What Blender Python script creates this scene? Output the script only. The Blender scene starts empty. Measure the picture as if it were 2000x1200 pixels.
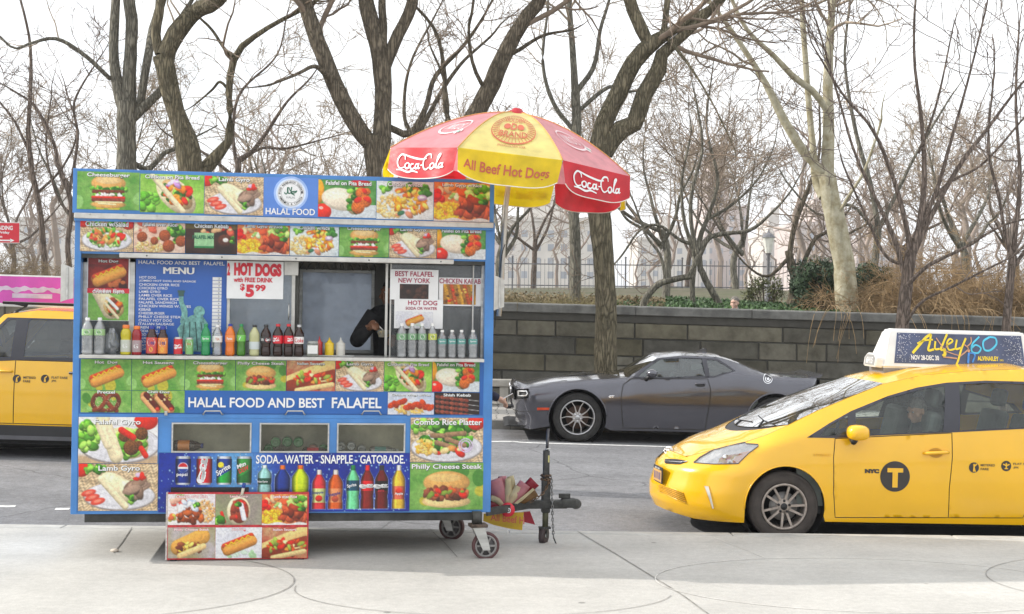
import bpy, bmesh, math, random
import numpy as np
from mathutils import Vector, Matrix
from mathutils.geometry import delaunay_2d_cdt
random.seed(7)
RNG = np.random.default_rng(11)
SC = bpy.context.scene
COL = SC.collection
# ------------------------------------------------------------------ camera
F, CAMH, ROLL = 2600.0, 2.02, 0.0117          # focal length in photo pixels (2000 wide), eye height, roll
cR, sR = math.cos(ROLL), math.sin(ROLL)
cd = bpy.data.cameras.new('camera'); cam = bpy.data.objects.new('camera', cd); COL.objects.link(cam)
cd.sensor_width = 36.0; cd.lens = 36.0 * F / 2000.0; cd.clip_start = 0.1; cd.clip_end = 5000
cam.matrix_world = Matrix(((cR, -sR, 0, 0), (0, 0, -1, 0), (sR, cR, 0, CAMH), (0, 0, 0, 1)))
SC.camera = cam
# ------------------------------------------------------------------ light
SUN_EL, SUN_DIR = math.radians(29), (1.0, -0.105)   # light travels to the right, a little towards the camera
SUN_STRENGTH, SKY_STRENGTH, EXPOSURE = 2.3, 0.134, 0.98
sd = bpy.data.lights.new('sun', 'SUN'); sd.energy = SUN_STRENGTH; sd.angle = math.radians(0.6); sd.color = (1, .95, .88)
sun = bpy.data.objects.new('sun', sd); COL.objects.link(sun)
_h = math.hypot(*SUN_DIR)
_dir = Vector((SUN_DIR[0] / _h * math.cos(SUN_EL), SUN_DIR[1] / _h * math.cos(SUN_EL), -math.sin(SUN_EL)))
sun.rotation_euler = _dir.to_track_quat('-Z', 'Y').to_euler(); sun.location = (-30, 10, 30)
W = bpy.data.worlds.new('World'); SC.world = W; W.use_nodes = True
nt = W.node_tree; nt.nodes.clear()
out = nt.nodes.new('ShaderNodeOutputWorld'); bg = nt.nodes.new('ShaderNodeBackground')
sky = nt.nodes.new('ShaderNodeTexSky'); sky.sky_type = 'NISHITA'; sky.sun_disc = False
sky.sun_elevation = SUN_EL; sky.sun_rotation = math.atan2(-SUN_DIR[0], -SUN_DIR[1])
sky.air_density = 1.0; sky.dust_density = 2.5; sky.ozone_density = 1.0
tc = nt.nodes.new('ShaderNodeTexCoord'); mp = nt.nodes.new('ShaderNodeMapping'); mp.inputs['Scale'].default_value = (3.0, 3.0, 9.0)
nz = nt.nodes.new('ShaderNodeTexNoise'); nz.inputs['Scale'].default_value = 1.6; nz.inputs['Detail'].default_value = 6; nz.inputs['Roughness'].default_value = .6
rp = nt.nodes.new('ShaderNodeValToRGB'); rp.color_ramp.elements[0].position = .30; rp.color_ramp.elements[0].color = (.66, .66, .66, 1); rp.color_ramp.elements[1].position = .50
mx = nt.nodes.new('ShaderNodeMix'); mx.data_type = 'RGBA'; mx.inputs[7].default_value = (5.6, 5.75, 5.9, 1)   # thin bright cloud over the sky
nt.links.new(tc.outputs['Generated'], mp.inputs['Vector']); nt.links.new(mp.outputs[0], nz.inputs['Vector'])
nt.links.new(nz.outputs['Fac'], rp.inputs['Fac']); nt.links.new(rp.outputs['Color'], mx.inputs[0])
nt.links.new(sky.outputs[0], mx.inputs[6]); nt.links.new(mx.outputs[2], bg.inputs['Color'])
bg.inputs['Strength'].default_value = SKY_STRENGTH; nt.links.new(bg.outputs[0], out.inputs[0])
SC.view_settings.view_transform = 'Standard'; SC.view_settings.look = 'None'; SC.view_settings.exposure = EXPOSURE
SC.view_settings.gamma = 1.0; SC.view_settings.use_curve_mapping = False
SC.render.engine = 'CYCLES'
cy = SC.cycles; cy.max_bounces = 6; cy.diffuse_bounces = 3; cy.glossy_bounces = 3; cy.transmission_bounces = 6
cy.transparent_max_bounces = 12; cy.use_denoising = True; cy.caustics_reflective = False; cy.caustics_refractive = False
cy.sample_clamp_indirect = 6.0
# ------------------------------------------------------------------ photo pixel <-> world helpers
def ray(px, py):
    u, v = px - 1000.0, 600.0 - py
    return Vector(((u * cR - v * sR) / F, 1.0, (u * sR + v * cR) / F))
CAMP = Vector((0, 0, CAMH))
def at(px, py, Y): return CAMP + ray(px, py) * Y
def project(P):
    a, b = F * P[0] / P[1], F * (P[2] - CAMH) / P[1]
    return 1000 + a * cR + b * sR, 600 + a * sR - b * cR
def onplane(M, px, py, y0=0.0):
    Mi = M.inverted(); o = Mi @ CAMP; d = Mi.to_3x3() @ ray(px, py); t = (y0 - o.y) / d.y
    p = o + d * t; return p.x, p.z
def road_z(X, Y): return -0.095 - 0.017 * (X - .95) + 0.0145 * (Y - 12.2)
# ------------------------------------------------------------------ materials
MATS = {}
def _nodes(name):
    m = bpy.data.materials.new(name); m.use_nodes = True; MATS[name] = m
    t = m.node_tree; return m, t, t.nodes['Principled BSDF']
def pm(name, col, rough=.5, metal=0.0, var=.12, scale=6.0, bump=0.0, bscale=60.0, coat=0.0, spec=.5, detail=5, stretch=None, attr=False, col2=None, pos=(.35, .65), emis=None):
    """procedural principled material: base colour broken up by noise, noise bump"""
    if name in MATS: return MATS[name]
    m, t, b = _nodes(name); N = t.nodes.new; L = t.links.new
    b.inputs['Roughness'].default_value = rough; b.inputs['Metallic'].default_value = metal
    b.inputs['Specular IOR Level'].default_value = spec; b.inputs['Coat Weight'].default_value = coat; b.inputs['Coat Roughness'].default_value = .04
    tcn = N('ShaderNodeTexCoord'); vec = tcn.outputs['Object']
    if stretch:
        mpn = N('ShaderNodeMapping'); mpn.inputs['Scale'].default_value = stretch; L(vec, mpn.inputs['Vector']); vec = mpn.outputs[0]
    n = N('ShaderNodeTexNoise'); n.inputs['Scale'].default_value = scale; n.inputs['Detail'].default_value = detail; n.inputs['Roughness'].default_value = .6
    L(vec, n.inputs['Vector'])
    r = N('ShaderNodeValToRGB'); e = r.color_ramp.elements
    c2 = col2 or tuple(c * (1 - var) for c in col); c1 = col if col2 else tuple(min(1, c * (1 + var)) for c in col)
    e[0].position, e[1].position = pos; e[0].color = (*c2, 1); e[1].color = (*c1, 1)
    L(n.outputs['Fac'], r.inputs['Fac']); src = r.outputs['Color']
    if attr:
        a = N('ShaderNodeAttribute'); a.attribute_name = 'Col'
        mm = N('ShaderNodeMix'); mm.data_type = 'RGBA'; mm.blend_type = 'MULTIPLY'; mm.inputs[0].default_value = 1
        L(src, mm.inputs[6]); L(a.outputs['Color'], mm.inputs[7]); src = mm.outputs[2]
    L(src, b.inputs['Base Color'])
    if emis: b.inputs['Emission Color'].default_value = (*emis[0], 1); b.inputs['Emission Strength'].default_value = emis[1]
    if bump:
        n2 = N('ShaderNodeTexNoise'); n2.inputs['Scale'].default_value = bscale; n2.inputs['Detail'].default_value = 4; L(vec, n2.inputs['Vector'])
        bp = N('ShaderNodeBump'); bp.inputs['Strength'].default_value = min(1, bump); bp.inputs['Distance'].default_value = .01
        L(n2.outputs['Fac'], bp.inputs['Height']); L(bp.outputs['Normal'], b.inputs['Normal'])
    return m
def glass(name, tint=(1, 1, 1), opacity=.25, body=(.5, .5, .5), rough=.03, gloss=.06, dirt=.5, trans=0.0):
    """window pane or clear plastic: see-through, reflecting, with a film of dust"""
    if name in MATS: return MATS[name]
    m, t, b = _nodes(name); N = t.nodes.new; L = t.links.new; o = t.nodes['Material Output']
    tr = N('ShaderNodeBsdfTransparent'); tr.inputs[0].default_value = (*tint, 1)
    df = N('ShaderNodeBsdfDiffuse'); df.inputs[0].default_value = (*body, 1)
    if trans:
        tb = N('ShaderNodeBsdfTranslucent'); tb.inputs[0].default_value = (*body, 1); mt = N('ShaderNodeMixShader'); mt.inputs[0].default_value = trans; L(df.outputs[0], mt.inputs[1]); L(tb.outputs[0], mt.inputs[2]); df = mt
    gl = N('ShaderNodeBsdfGlossy'); gl.inputs['Roughness'].default_value = rough
    tcn = N('ShaderNodeTexCoord'); n = N('ShaderNodeTexNoise'); n.inputs['Scale'].default_value = 9; n.inputs['Detail'].default_value = 7; L(tcn.outputs['Object'], n.inputs['Vector'])
    ma = N('ShaderNodeMapRange'); ma.inputs['From Min'].default_value = .3; ma.inputs['From Max'].default_value = .7
    ma.inputs['To Min'].default_value = opacity * (1 - dirt); ma.inputs['To Max'].default_value = min(1, opacity * (1 + dirt)); L(n.outputs['Fac'], ma.inputs['Value'])
    m1 = N('ShaderNodeMixShader'); L(ma.outputs[0], m1.inputs[0]); L(tr.outputs[0], m1.inputs[1]); L(df.outputs[0], m1.inputs[2])
    fr = N('ShaderNodeFresnel'); fr.inputs[0].default_value = 1.45
    ad = N('ShaderNodeMath'); ad.operation = 'ADD'; ad.inputs[1].default_value = gloss - .04; ad.use_clamp = True; L(fr.outputs[0], ad.inputs[0])
    m2 = N('ShaderNodeMixShader'); L(ad.outputs[0], m2.inputs[0]); L(m1.outputs[0], m2.inputs[1]); L(gl.outputs[0], m2.inputs[2])
    L(m2.outputs[0], o.inputs['Surface']); t.nodes.remove(b); return m
def lin(c):
    c = np.asarray(c, float); return np.where(c <= .04045, c / 12.92, ((c + .055) / 1.055) ** 2.4)
def hexc(h): return tuple(float(x) for x in lin([int(h[i:i + 2], 16) / 255 for i in (0, 2, 4)]))
# ------------------------------------------------------------------ object helpers
def tag(o, label=None, cat=None, group=None, kind=None):
    if label: o['label'] = label
    if cat: o['category'] = cat
    if group: o['group'] = group
    if kind: o['kind'] = kind
    return o
def thing(name, label, cat, M=None, group=None):
    o = bpy.data.objects.new(name, None); COL.objects.link(o); o.empty_display_size = .2
    if M is not None: o.matrix_world = M
    return tag(o, label, cat, group)
def T(x, y, z, rz=0.0, ry=0.0, rx=0.0):
    return Matrix.Translation((x, y, z)) @ Matrix.Rotation(rz, 4, 'Z') @ Matrix.Rotation(ry, 4, 'Y') @ Matrix.Rotation(rx, 4, 'X')
def copy_thing(root, M, label=None, group=None):
    c = root.copy(); COL.objects.link(c); c.matrix_world = M
    if label: c['label'] = label
    if group: c['group'] = group
    for ch in list(root.children):
        d = ch.copy(); COL.objects.link(d); d.parent = c
        for g in list(ch.children):
            e = g.copy(); COL.objects.link(e); e.parent = d
    return c
class MB:
    """collects shapes and links them as ONE mesh object"""
    def __init__(s): s.v = []; s.f = []; s.m = []; s.mats = []; s.c = []; s.col = False; s.n = 0; s.sm = []
    def _mi(s, mat):
        if mat not in s.mats: s.mats.append(mat)
        return s.mats.index(mat)
    def add(s, V, Fc, mat, M=None, cols=None, smooth=False):
        V = [Vector(p) for p in V]
        if M is not None: V = [M @ p for p in V]
        o = s.n; s.v += [tuple(p) for p in V]; s.n += len(V)
        k = s._mi(mat); s.f += [tuple(i + o for i in q) for q in Fc]; s.m += [k] * len(Fc); s.sm += [smooth] * len(Fc)
        if cols is not None: s.col = True; s.c += [tuple(c)[:3] for c in cols]
        else: s.c += [(1, 1, 1)] * len(V)
        return s
    def box(s, x0, x1, y0, y1, z0, z1, mat, M=None, bev=0.0, cols=None):
        if bev:
            bm = bmesh.new(); bmesh.ops.create_cube(bm, size=1)
            bmesh.ops.scale(bm, vec=(x1 - x0, y1 - y0, z1 - z0), verts=bm.verts)
            bmesh.ops.translate(bm, vec=((x0 + x1) / 2, (y0 + y1) / 2, (z0 + z1) / 2), verts=bm.verts)
            bmesh.ops.bevel(bm, geom=bm.edges[:], offset=bev, segments=2, affect='EDGES', clamp_overlap=True, profile=.5)
            s.bm(bm, mat, M, cols); return s
        V = [(x, y, z) for x in (x0, x1) for y in (y0, y1) for z in (z0, z1)]
        Q = [(0, 1, 3, 2), (4, 6, 7, 5), (0, 4, 5, 1), (2, 3, 7, 6), (0, 2, 6, 4), (1, 5, 7, 3)]
        return s.add(V, Q, mat, M, [cols] * 8 if cols is not None else None)
    def bm(s, bm, mat, M=None, cols=None, smooth=False):
        bm.verts.index_update(); V = [v.co.copy() for v in bm.verts]; Q = [tuple(v.index for v in f.verts) for f in bm.faces]
        s.add(V, Q, mat, M, [cols] * len(V) if cols is not None else None, smooth); bm.free(); return s
    def tube(s, pts, r, mat, k=8, M=None, cap=True, smooth=True):
        pts = [Vector(p) for p in pts]; n = len(pts); r = [r] * n if isinstance(r, (int, float)) else r
        V = []; Q = []; ref = None
        for i, p in enumerate(pts):
            d = (pts[min(i + 1, n - 1)] - pts[max(i - 1, 0)]).normalized()
            if ref is None: ref = d.orthogonal()
            ref = (ref - d * ref.dot(d)).normalized(); b = d.cross(ref)
            V += [p + (ref * math.cos(2 * math.pi * j / k) + b * math.sin(2 * math.pi * j / k)) * r[i] for j in range(k)]
        for i in range(n - 1):
            for j in range(k): Q.append((i * k + j, i * k + (j + 1) % k, (i + 1) * k + (j + 1) % k, (i + 1) * k + j))
        if cap: Q += [tuple(range(k - 1, -1, -1)), tuple((n - 1) * k + j for j in range(k))]
        return s.add(V, Q, mat, M, smooth=smooth)
    def lathe(s, prof, mat, k=24, M=None, smooth=True, a0=0.0, a1=2 * math.pi):
        """prof: (radius, z) pairs about the z axis"""
        full = abs(a1 - a0 - 2 * math.pi) < 1e-6; kk = k if full else k + 1; V = []; Q = []
        for r, z in prof:
            for j in range(kk):
                a = a0 + (a1 - a0) * j / k; V.append((r * math.cos(a), r * math.sin(a), z))
        for i in range(len(prof) - 1):
            for j in range(k):
                j2 = (j + 1) % kk; Q.append((i * kk + j, i * kk + j2, (i + 1) * kk + j2, (i + 1) * kk + j))
        return s.add(V, Q, mat, M, smooth=smooth)
    def prism(s, poly, y0, y1, mat, M=None, bev=0.0):
        """poly in (x, z), extruded between y0 and y1"""
        n = len(poly); V = [(x, y0, z) for x, z in poly] + [(x, y1, z) for x, z in poly]
        Q = [tuple(range(n)), tuple(range(2 * n - 1, n - 1, -1))] + [(i, i + n, (i + 1) % n + n, (i + 1) % n) for i in range(n)]
        if bev:
            bm = bmesh.new(); vs = [bm.verts.new(p) for p in V]
            for q in Q: bm.faces.new([vs[i] for i in q])
            bmesh.ops.recalc_face_normals(bm, faces=bm.faces)
            bmesh.ops.bevel(bm, geom=bm.edges[:], offset=bev, segments=2, affect='EDGES', clamp_overlap=True); return s.bm(bm, mat, M)
        return s.add(V, Q, mat, M)
    def ball(s, c, r, mat, M=None, seg=14, rings=9):
        r = (r, r, r) if isinstance(r, (int, float)) else r
        V = [(c[0], c[1], c[2] - r[2])]; Q = []
        for i in range(1, rings):
            th = math.pi * i / rings
            for j in range(seg):
                a = 2 * math.pi * j / seg
                V.append((c[0] + r[0] * math.sin(th) * math.cos(a), c[1] + r[1] * math.sin(th) * math.sin(a), c[2] - r[2] * math.cos(th)))
        V.append((c[0], c[1], c[2] + r[2])); e = len(V) - 1
        for j in range(seg):
            Q.append((0, 1 + (j + 1) % seg, 1 + j)); b = 1 + (rings - 2) * seg; Q.append((e, b + j, b + (j + 1) % seg))
        for i in range(rings - 2):
            for j in range(seg):
                a = 1 + i * seg; Q.append((a + j, a + (j + 1) % seg, a + seg + (j + 1) % seg, a + seg + j))
        return s.add(V, Q, mat, M, smooth=True)
    def build(s, name, parent=None, recalc=False):
        me = bpy.data.meshes.new(name); me.from_pydata(s.v, [], s.f)
        for m in s.mats: me.materials.append(m)
        me.polygons.foreach_set('material_index', s.m); me.polygons.foreach_set('use_smooth', s.sm)
        if s.col:
            a = me.color_attributes.new('Col', 'FLOAT_COLOR', 'POINT')
            a.data.foreach_set('color', np.c_[np.array(s.c), np.ones(len(s.c))].astype(np.float32).ravel())
        if recalc:
            bm = bmesh.new(); bm.from_mesh(me); bmesh.ops.remove_doubles(bm, verts=bm.verts, dist=1e-5); bmesh.ops.recalc_face_normals(bm, faces=bm.faces); bm.to_mesh(me); bm.free()
        me.update(); o = bpy.data.objects.new(name, me); COL.objects.link(o)
        if parent: o.parent = parent
        return o
# ------------------------------------------------------------------ lettering
_TX = {}
def text2d(body, bold=0.0, shear=0.0, space=1.0):
    """outline of a line of text, normalised to its own bounding box: (verts 0..1, faces, aspect)"""
    k = (body, bold, shear, space)
    if k not in _TX:
        c = bpy.data.curves.new('lettering', 'FONT'); c.body = body; c.offset = bold; c.shear = shear; c.fill_mode = 'FRONT'; c.resolution_u = 3; c.space_character = space
        o = bpy.data.objects.new('lettering', c); me = o.to_mesh()
        V = np.array([v.co[:2] for v in me.vertices]); Q = [tuple(p.vertices) for p in me.polygons]
        o.to_mesh_clear(); bpy.data.objects.remove(o); bpy.data.curves.remove(c)
        lo, hi = V.min(0), V.max(0); _TX[k] = ((V - lo) / (hi - lo), Q, (hi - lo)[0] / (hi - lo)[1])
    return _TX[k]
def put_text(mb, body, mapf, rect, mat, bold=0.02, shear=0.0, space=1.0):
    """lettering stretched into rect (x0, x1, top, bottom) of a mapping (x, y) -> 3D point"""
    V, Q, _ = text2d(body, bold, shear, space); x0, x1, t, b = rect
    mb.add([mapf(x0 + (x1 - x0) * u, b + (t - b) * v) for u, v in V], Q, mat)
def ribbon(mb, pts, w, mapf, mat, closed=False):
    """flat brush stroke along pts (2D) with width(s) w, mapped to 3D"""
    P = np.array(pts, float); n = len(P); w = np.full(n, w) if np.isscalar(w) else np.array(w, float)
    d = np.roll(P, -1, 0) - np.roll(P, 1, 0) if closed else np.gradient(P, axis=0)
    d /= np.maximum(np.linalg.norm(d, axis=1, keepdims=True), 1e-9); nn = np.c_[-d[:, 1], d[:, 0]] * w[:, None] / 2
    V = [mapf(*p) for p in P + nn] + [mapf(*p) for p in P - nn]; m = n if closed else n - 1
    mb.add(V, [(i, (i + 1) % n, (i + 1) % n + n, i + n) for i in range(m)], mat)
def spline(pts, n=8):
    """Catmull-Rom through pts, any dimension"""
    P = np.array(pts, float)
    if len(P) < 3: return P
    Pe = np.vstack([2 * P[0] - P[1], P, 2 * P[-1] - P[-2]]); o = []
    for i in range(len(P) - 1):
        a, b, c, d = Pe[i:i + 4]
        for t in np.arange(n) / n: o.append(.5 * (2 * b + (c - a) * t + (2 * a - 5 * b + 4 * c - d) * t * t + (3 * b - a - 3 * c + d) * t ** 3))
    o.append(P[-1]); return np.array(o)
# ================================================================== setting: ground, road, kerbs, wall, park, far buildings
def sheet(name, x0, x1, y0, y1, zf, mat, nx=2, ny=2, kind='structure'):
    xs = np.linspace(x0, x1, nx); ys = np.linspace(y0, y1, ny)
    V = [(x, y, zf(x, y)) for y in ys for x in xs]; Q = [(j * nx + i, j * nx + i + 1, (j + 1) * nx + i + 1, (j + 1) * nx + i) for j in range(ny - 1) for i in range(nx - 1)]
    o = MB().add(V, Q, mat).build(name); return tag(o, kind=kind)
KY, FKY, WY = 12.04, 21.35, 25.5            # near kerb line, far kerb line, wall face
def pave_z(X, Y): return road_z(X, FKY) + .14 + .01 * (Y - FKY)
def groundmat(name, col, fine, fa, blot, streak, spots, cracks, rough=.92, bump=.4):
    """worn ground: aggregate speckle, large blotches, streaks along the street, gum spots and hairline cracks"""
    m, t, b = _nodes(name); N = t.nodes.new; L = t.links.new; tcn = N('ShaderNodeTexCoord'); o = tcn.outputs['Object']; b.inputs['Roughness'].default_value = rough; b.inputs['Specular IOR Level'].default_value = .25
    def noise(sc, det, st=None, lo=.3, hi=.7, a=.8, bb=1.2, ro=.6):
        v = o
        if st: q = N('ShaderNodeMapping'); q.inputs['Scale'].default_value = st; L(o, q.inputs['Vector']); v = q.outputs[0]
        n = N('ShaderNodeTexNoise'); n.inputs['Scale'].default_value = sc; n.inputs['Detail'].default_value = det; n.inputs['Roughness'].default_value = ro; L(v, n.inputs['Vector']); r = N('ShaderNodeMapRange'); r.inputs['From Min'].default_value = lo; r.inputs['From Max'].default_value = hi; r.inputs['To Min'].default_value = a; r.inputs['To Max'].default_value = bb; L(n.outputs['Fac'], r.inputs['Value']); return r.outputs[0], n
    def mul(x, y): q = N('ShaderNodeMath'); q.operation = 'MULTIPLY'; L(x, q.inputs[0]); L(y, q.inputs[1]); return q.outputs[0]
    f1, nn = noise(fine, 3, None, .25, .75, 1 - fa, 1 + fa, .8); f2, _ = noise(1.1, 8, None, .3, .7, 1 - blot, 1 + blot); f3, _ = noise(.9, 6, (.12, 1.6, 1), .3, .7, 1 - streak, 1 + streak); f5, _ = noise(fine * .22, 4, None, .3, .7, 1 - fa * .6, 1 + fa * .6, .7); v = mul(mul(mul(f1, f2), f3), f5)
    if spots:
        w = N('ShaderNodeTexVoronoi'); w.inputs['Scale'].default_value = 1.7; L(o, w.inputs['Vector']); r = N('ShaderNodeMapRange'); r.inputs['From Min'].default_value = .035; r.inputs['From Max'].default_value = .055; r.inputs['To Min'].default_value = spots; r.inputs['To Max'].default_value = 1; L(w.outputs['Distance'], r.inputs['Value']); v = mul(v, r.outputs[0])
    if cracks:
        dn = N('ShaderNodeTexNoise'); dn.inputs['Scale'].default_value = 1.5; dn.inputs['Detail'].default_value = 6; L(o, dn.inputs['Vector']); ad = N('ShaderNodeMix'); ad.data_type = 'RGBA'; ad.inputs[0].default_value = .25; L(o, ad.inputs[6]); L(dn.outputs['Color'], ad.inputs[7]); w = N('ShaderNodeTexVoronoi'); w.feature = 'DISTANCE_TO_EDGE'; w.inputs['Scale'].default_value = .42; L(ad.outputs[2], w.inputs['Vector'])
        r = N('ShaderNodeMapRange'); r.inputs['From Min'].default_value = .0; r.inputs['From Max'].default_value = .006; r.inputs['To Min'].default_value = cracks; r.inputs['To Max'].default_value = 1; L(w.outputs['Distance'], r.inputs['Value']); v = mul(v, r.outputs[0])
    mm = N('ShaderNodeMix'); mm.data_type = 'RGBA'; mm.blend_type = 'MULTIPLY'; mm.inputs[0].default_value = 1; mm.inputs[6].default_value = (*col, 1); L(v, mm.inputs[7]); L(mm.outputs[2], b.inputs['Base Color'])
    bp = N('ShaderNodeBump'); bp.inputs['Strength'].default_value = bump; bp.inputs['Distance'].default_value = .006; L(nn.outputs['Fac'], bp.inputs['Height']); L(bp.outputs[0], b.inputs['Normal']); return m
M_ASPH = groundmat('asphalt', (.205, .205, .212), 55, .32, .13, .16, .75, .55, .9, .6)
M_CONC = groundmat('pavement concrete', (.475, .462, .43), 75, .16, .12, .08, .55, 0, .9, .3)
M_KERB = pm('kerb stone', (.46, .45, .42), .85, var=.15, scale=5, bump=.3, bscale=80)
M_JOINT = pm('pavement joint', (.26, .25, .23), .95, var=.3, scale=9)
M_JOINTL = pm('pale pavement joint', (.62, .6, .56), .9, var=.2, scale=9)
M_PAINT = pm('road paint', (.75, .75, .73), .7, var=.2, scale=14, detail=8)
sheet('road', -60, 60, KY - .02, FKY + .02, road_z, M_ASPH, 40, 12)
sheet('sidewalk', -40, 40, -6, KY - .16, lambda x, y: 0.0, M_CONC)
k = MB()
for i in range(-20, 20):
    x0 = i * 2.0; k.box(x0, x0 + 1.994, KY - .158, KY, -1.0, .004, M_KERB, bev=.012)
tag(k.build('kerb'), kind='structure')
k = MB()
for i in range(-16, 16):
    x0, x1 = i * 2.4, i * 2.4 + 2.392; a = .14
    V = [(x, y, road_z(x, FKY) + z) for x in (x0, x1) for y in (FKY, FKY + .16) for z in (-.5, a)]
    k.add(V, [(0, 1, 3, 2), (4, 6, 7, 5), (0, 4, 5, 1), (2, 3, 7, 6), (1, 5, 7, 3)], pm('far kerb stone', (.22, .215, .2), .85, var=.2, scale=5, bump=.3, bscale=80))
tag(k.build('far_kerb'), kind='structure')
# joints of the near sidewalk: expansion joints and the big scored rings
j = MB()
def gpt(px, py, z=.004):
    r = ray(px, py); t = (z - CAMH) / r.z; return CAMP + r * t
def gline(pix, w, mat, z=.004, closed=False):
    P = [gpt(*p) for p in pix]; ribbon(j, [(p.x, p.y) for p in P], w, lambda x, y: (x, y, z), mat, closed)
gline([(258, 1030), (238, 1060), (222, 1080)], .010, M_JOINT)
gline([(1128, 1038), (1200, 1080), (1275, 1126), (1330, 1160), (1385, 1200)], .012, M_JOINT)
gline([(838, 1032), (870, 1062), (893, 1088)], .009, M_JOINT)
gline([(1395, 1050), (1460, 1075), (1500, 1092)], .006, M_JOINTL)
def ring(px0, px1, py, mat, a0=0, a1=360, w=.011, sq=1.0):
    A, B = gpt(px0, py), gpt(px1, py); c = (A + B) / 2; r = (B - A).length / 2
    P = [(c.x + r * math.cos(math.radians(t)), c.y + r * sq * math.sin(math.radians(t))) for t in np.linspace(a0, a1, 90)]
    ribbon(j, P, w, lambda x, y: (x, y, .0045), mat)
ring(-620, 576, 1134, M_JOINT, -178, 62, .009, .62); ring(574, 1308, 1150, M_JOINT, 178, 350, .007, .62); ring(1284, 2100, 1138, M_JOINTL, 20, 330, .009, .62)
ring(1950, 3000, 1140, M_JOINT, 100, 250, .007, .6)
tag(j.build('sidewalk_joint'), kind='structure')
# road markings
m = MB()
def rline(pix, w, Yh=0):
    P = []
    for px, py in pix:
        r = ray(px, py); t = 15.0
        for _ in range(30): p = CAMP + r * t; t += (p.z - road_z(p.x, p.y)) / .12 * .9
        P.append((p.x, p.y))
    P = [tuple(q) for q in spline(P, 8)]
    ribbon(m, P, w, lambda x, y: (x, y, road_z(x, y) + .004), M_PAINT)
rline([(-700, 868), (-300, 872), (0, 876), (140, 874), (560, 866), (962, 863), (1010, 864), (1050, 866), (1300, 873), (1700, 885), (2300, 903)], .11)
rline([(-60, 990), (30, 990)], .10); rline([(108, 995), (136, 995)], .10)
rline([(1020, 859), (1090, 861)], .02)
tag(m.build('lane_marking'), kind='structure')
b = MB(); p0 = gpt(1275, 992, road_z(1.4, 13.2)); b.box(p0.x, p0.x + .14, p0.y, p0.y + .05, p0.z + .002, p0.z + .008, pm('scrap paper', (.75, .75, .75), .8), bev=.002)
tag(b.build('paper_scrap'), 'torn scrap of white paper lying on the road before the taxi bumper', 'litter')
b = MB(); p0 = gpt(224, 1078, 0); b.ball((p0.x, p0.y, .012), (.035, .025, .014), pm('paper cup', (.75, .66, .55), .8))
tag(b.build('crumpled_wrapper'), 'small crumpled tan wrapper lying on the sidewalk joint left of the cart', 'litter')
# far pavement of hexagonal stones
def hexmat():
    m, t, bs = _nodes('hexagon paving'); N = t.nodes.new; L = t.links.new
    tcn = N('ShaderNodeTexCoord'); v = N('ShaderNodeTexVoronoi'); v.feature = 'DISTANCE_TO_EDGE'; v.inputs['Scale'].default_value = 5.5; v.inputs['Randomness'].default_value = .35
    L(tcn.outputs['Object'], v.inputs['Vector']); r = N('ShaderNodeValToRGB'); r.color_ramp.elements[0].position = .02; r.color_ramp.elements[0].color = (.1, .095, .09, 1)
    r.color_ramp.elements[1].position = .07; r.color_ramp.elements[1].color = (.40, .38, .35, 1); L(v.outputs[0], r.inputs[0]); L(r.outputs[0], bs.inputs['Base Color']); bs.inputs['Roughness'].default_value = .9
    return m
sheet('far_pavement', -60, 60, FKY + .15, WY + .1, pave_z, hexmat(), 3, 3)
# the park wall of coursed stone
WT = lambda X: 2.1 - .017 * (X + .2)        # top of coping
wall = thing('park_wall', 'long dark grey park wall of coursed stone blocks with a flat coping', 'wall', T(0, WY, 0))
M_STONE = pm('wall stone', (1.0, 1.0, .96), .93, col2=(.48, .47, .44), scale=3.2, bump=1.0, bscale=20, detail=14, attr=True, spec=.2, pos=(.3, .68))
M_MORT_SHADE = pm('wall mortar and coping shade', (.07, .067, .058), .95)
mb = MB(); zt = [0.0]
hs = [.30, .33, .34, .32, .36, .26]; rnd = random.Random(5)
for ci, h in enumerate([.31, .34, .33, .34, .33, .30]):
    zb = -.31 - sum([.31, .34, .33, .34, .33, .30][:ci + 1]); x = -26 + rnd.uniform(0, 1)
    while x < 34:
        w = rnd.choice([.55, .8, 1.0, 1.2, 1.5, 1.9]) * rnd.uniform(.9, 1.1); g = .009
        sh = rnd.uniform(.60, 1.25); tn = rnd.uniform(-.006, .006); c = (.165 * sh + tn * 1.6, .155 * sh + tn * .8, .125 * sh - tn * 1.5)
        def sl(xx, zz): return zz + WT(xx)
        split = rnd.random() < .14 and w < 1.1
        for (za, zc) in ([(zb, zb + h)] if not split else [(zb, zb + h * .45), (zb + h * .45, zb + h)]):
            d = rnd.uniform(0, .012); x0, x1, z0, z1 = x + g, x + w - g, za + g, zc - g
            Vv = [(x0, .02, sl(x0, z0)), (x1, .02, sl(x1, z0)), (x1, .02, sl(x1, z1)), (x0, .02, sl(x0, z1)),
                  (x0 + .012, -d - .012, sl(x0, z0 + .012)), (x1 - .012, -d - .012, sl(x1, z0 + .012)), (x1 - .012, -d - .012, sl(x1, z1 - .012)), (x0 + .012, -d - .012, sl(x0, z1 - .012))]
            mb.add(Vv, [(4, 5, 6, 7), (0, 1, 5, 4), (1, 2, 6, 5), (2, 3, 7, 6), (3, 0, 4, 7)], M_STONE, cols=[c] * 8)
        x += w
mb.add([(-27, .012, -.6), (36, .012, -.9), (36, .012, WT(36) - .3), (-27, .012, WT(-27) - .3), (-27, .5, -.6), (36, .5, -.9), (36, .5, WT(36) - .3), (-27, .5, WT(-27) - .3)],
       [(0, 1, 2, 3), (5, 4, 7, 6), (3, 2, 6, 7)], M_MORT_SHADE)
mb.build('masonry', wall)
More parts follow.
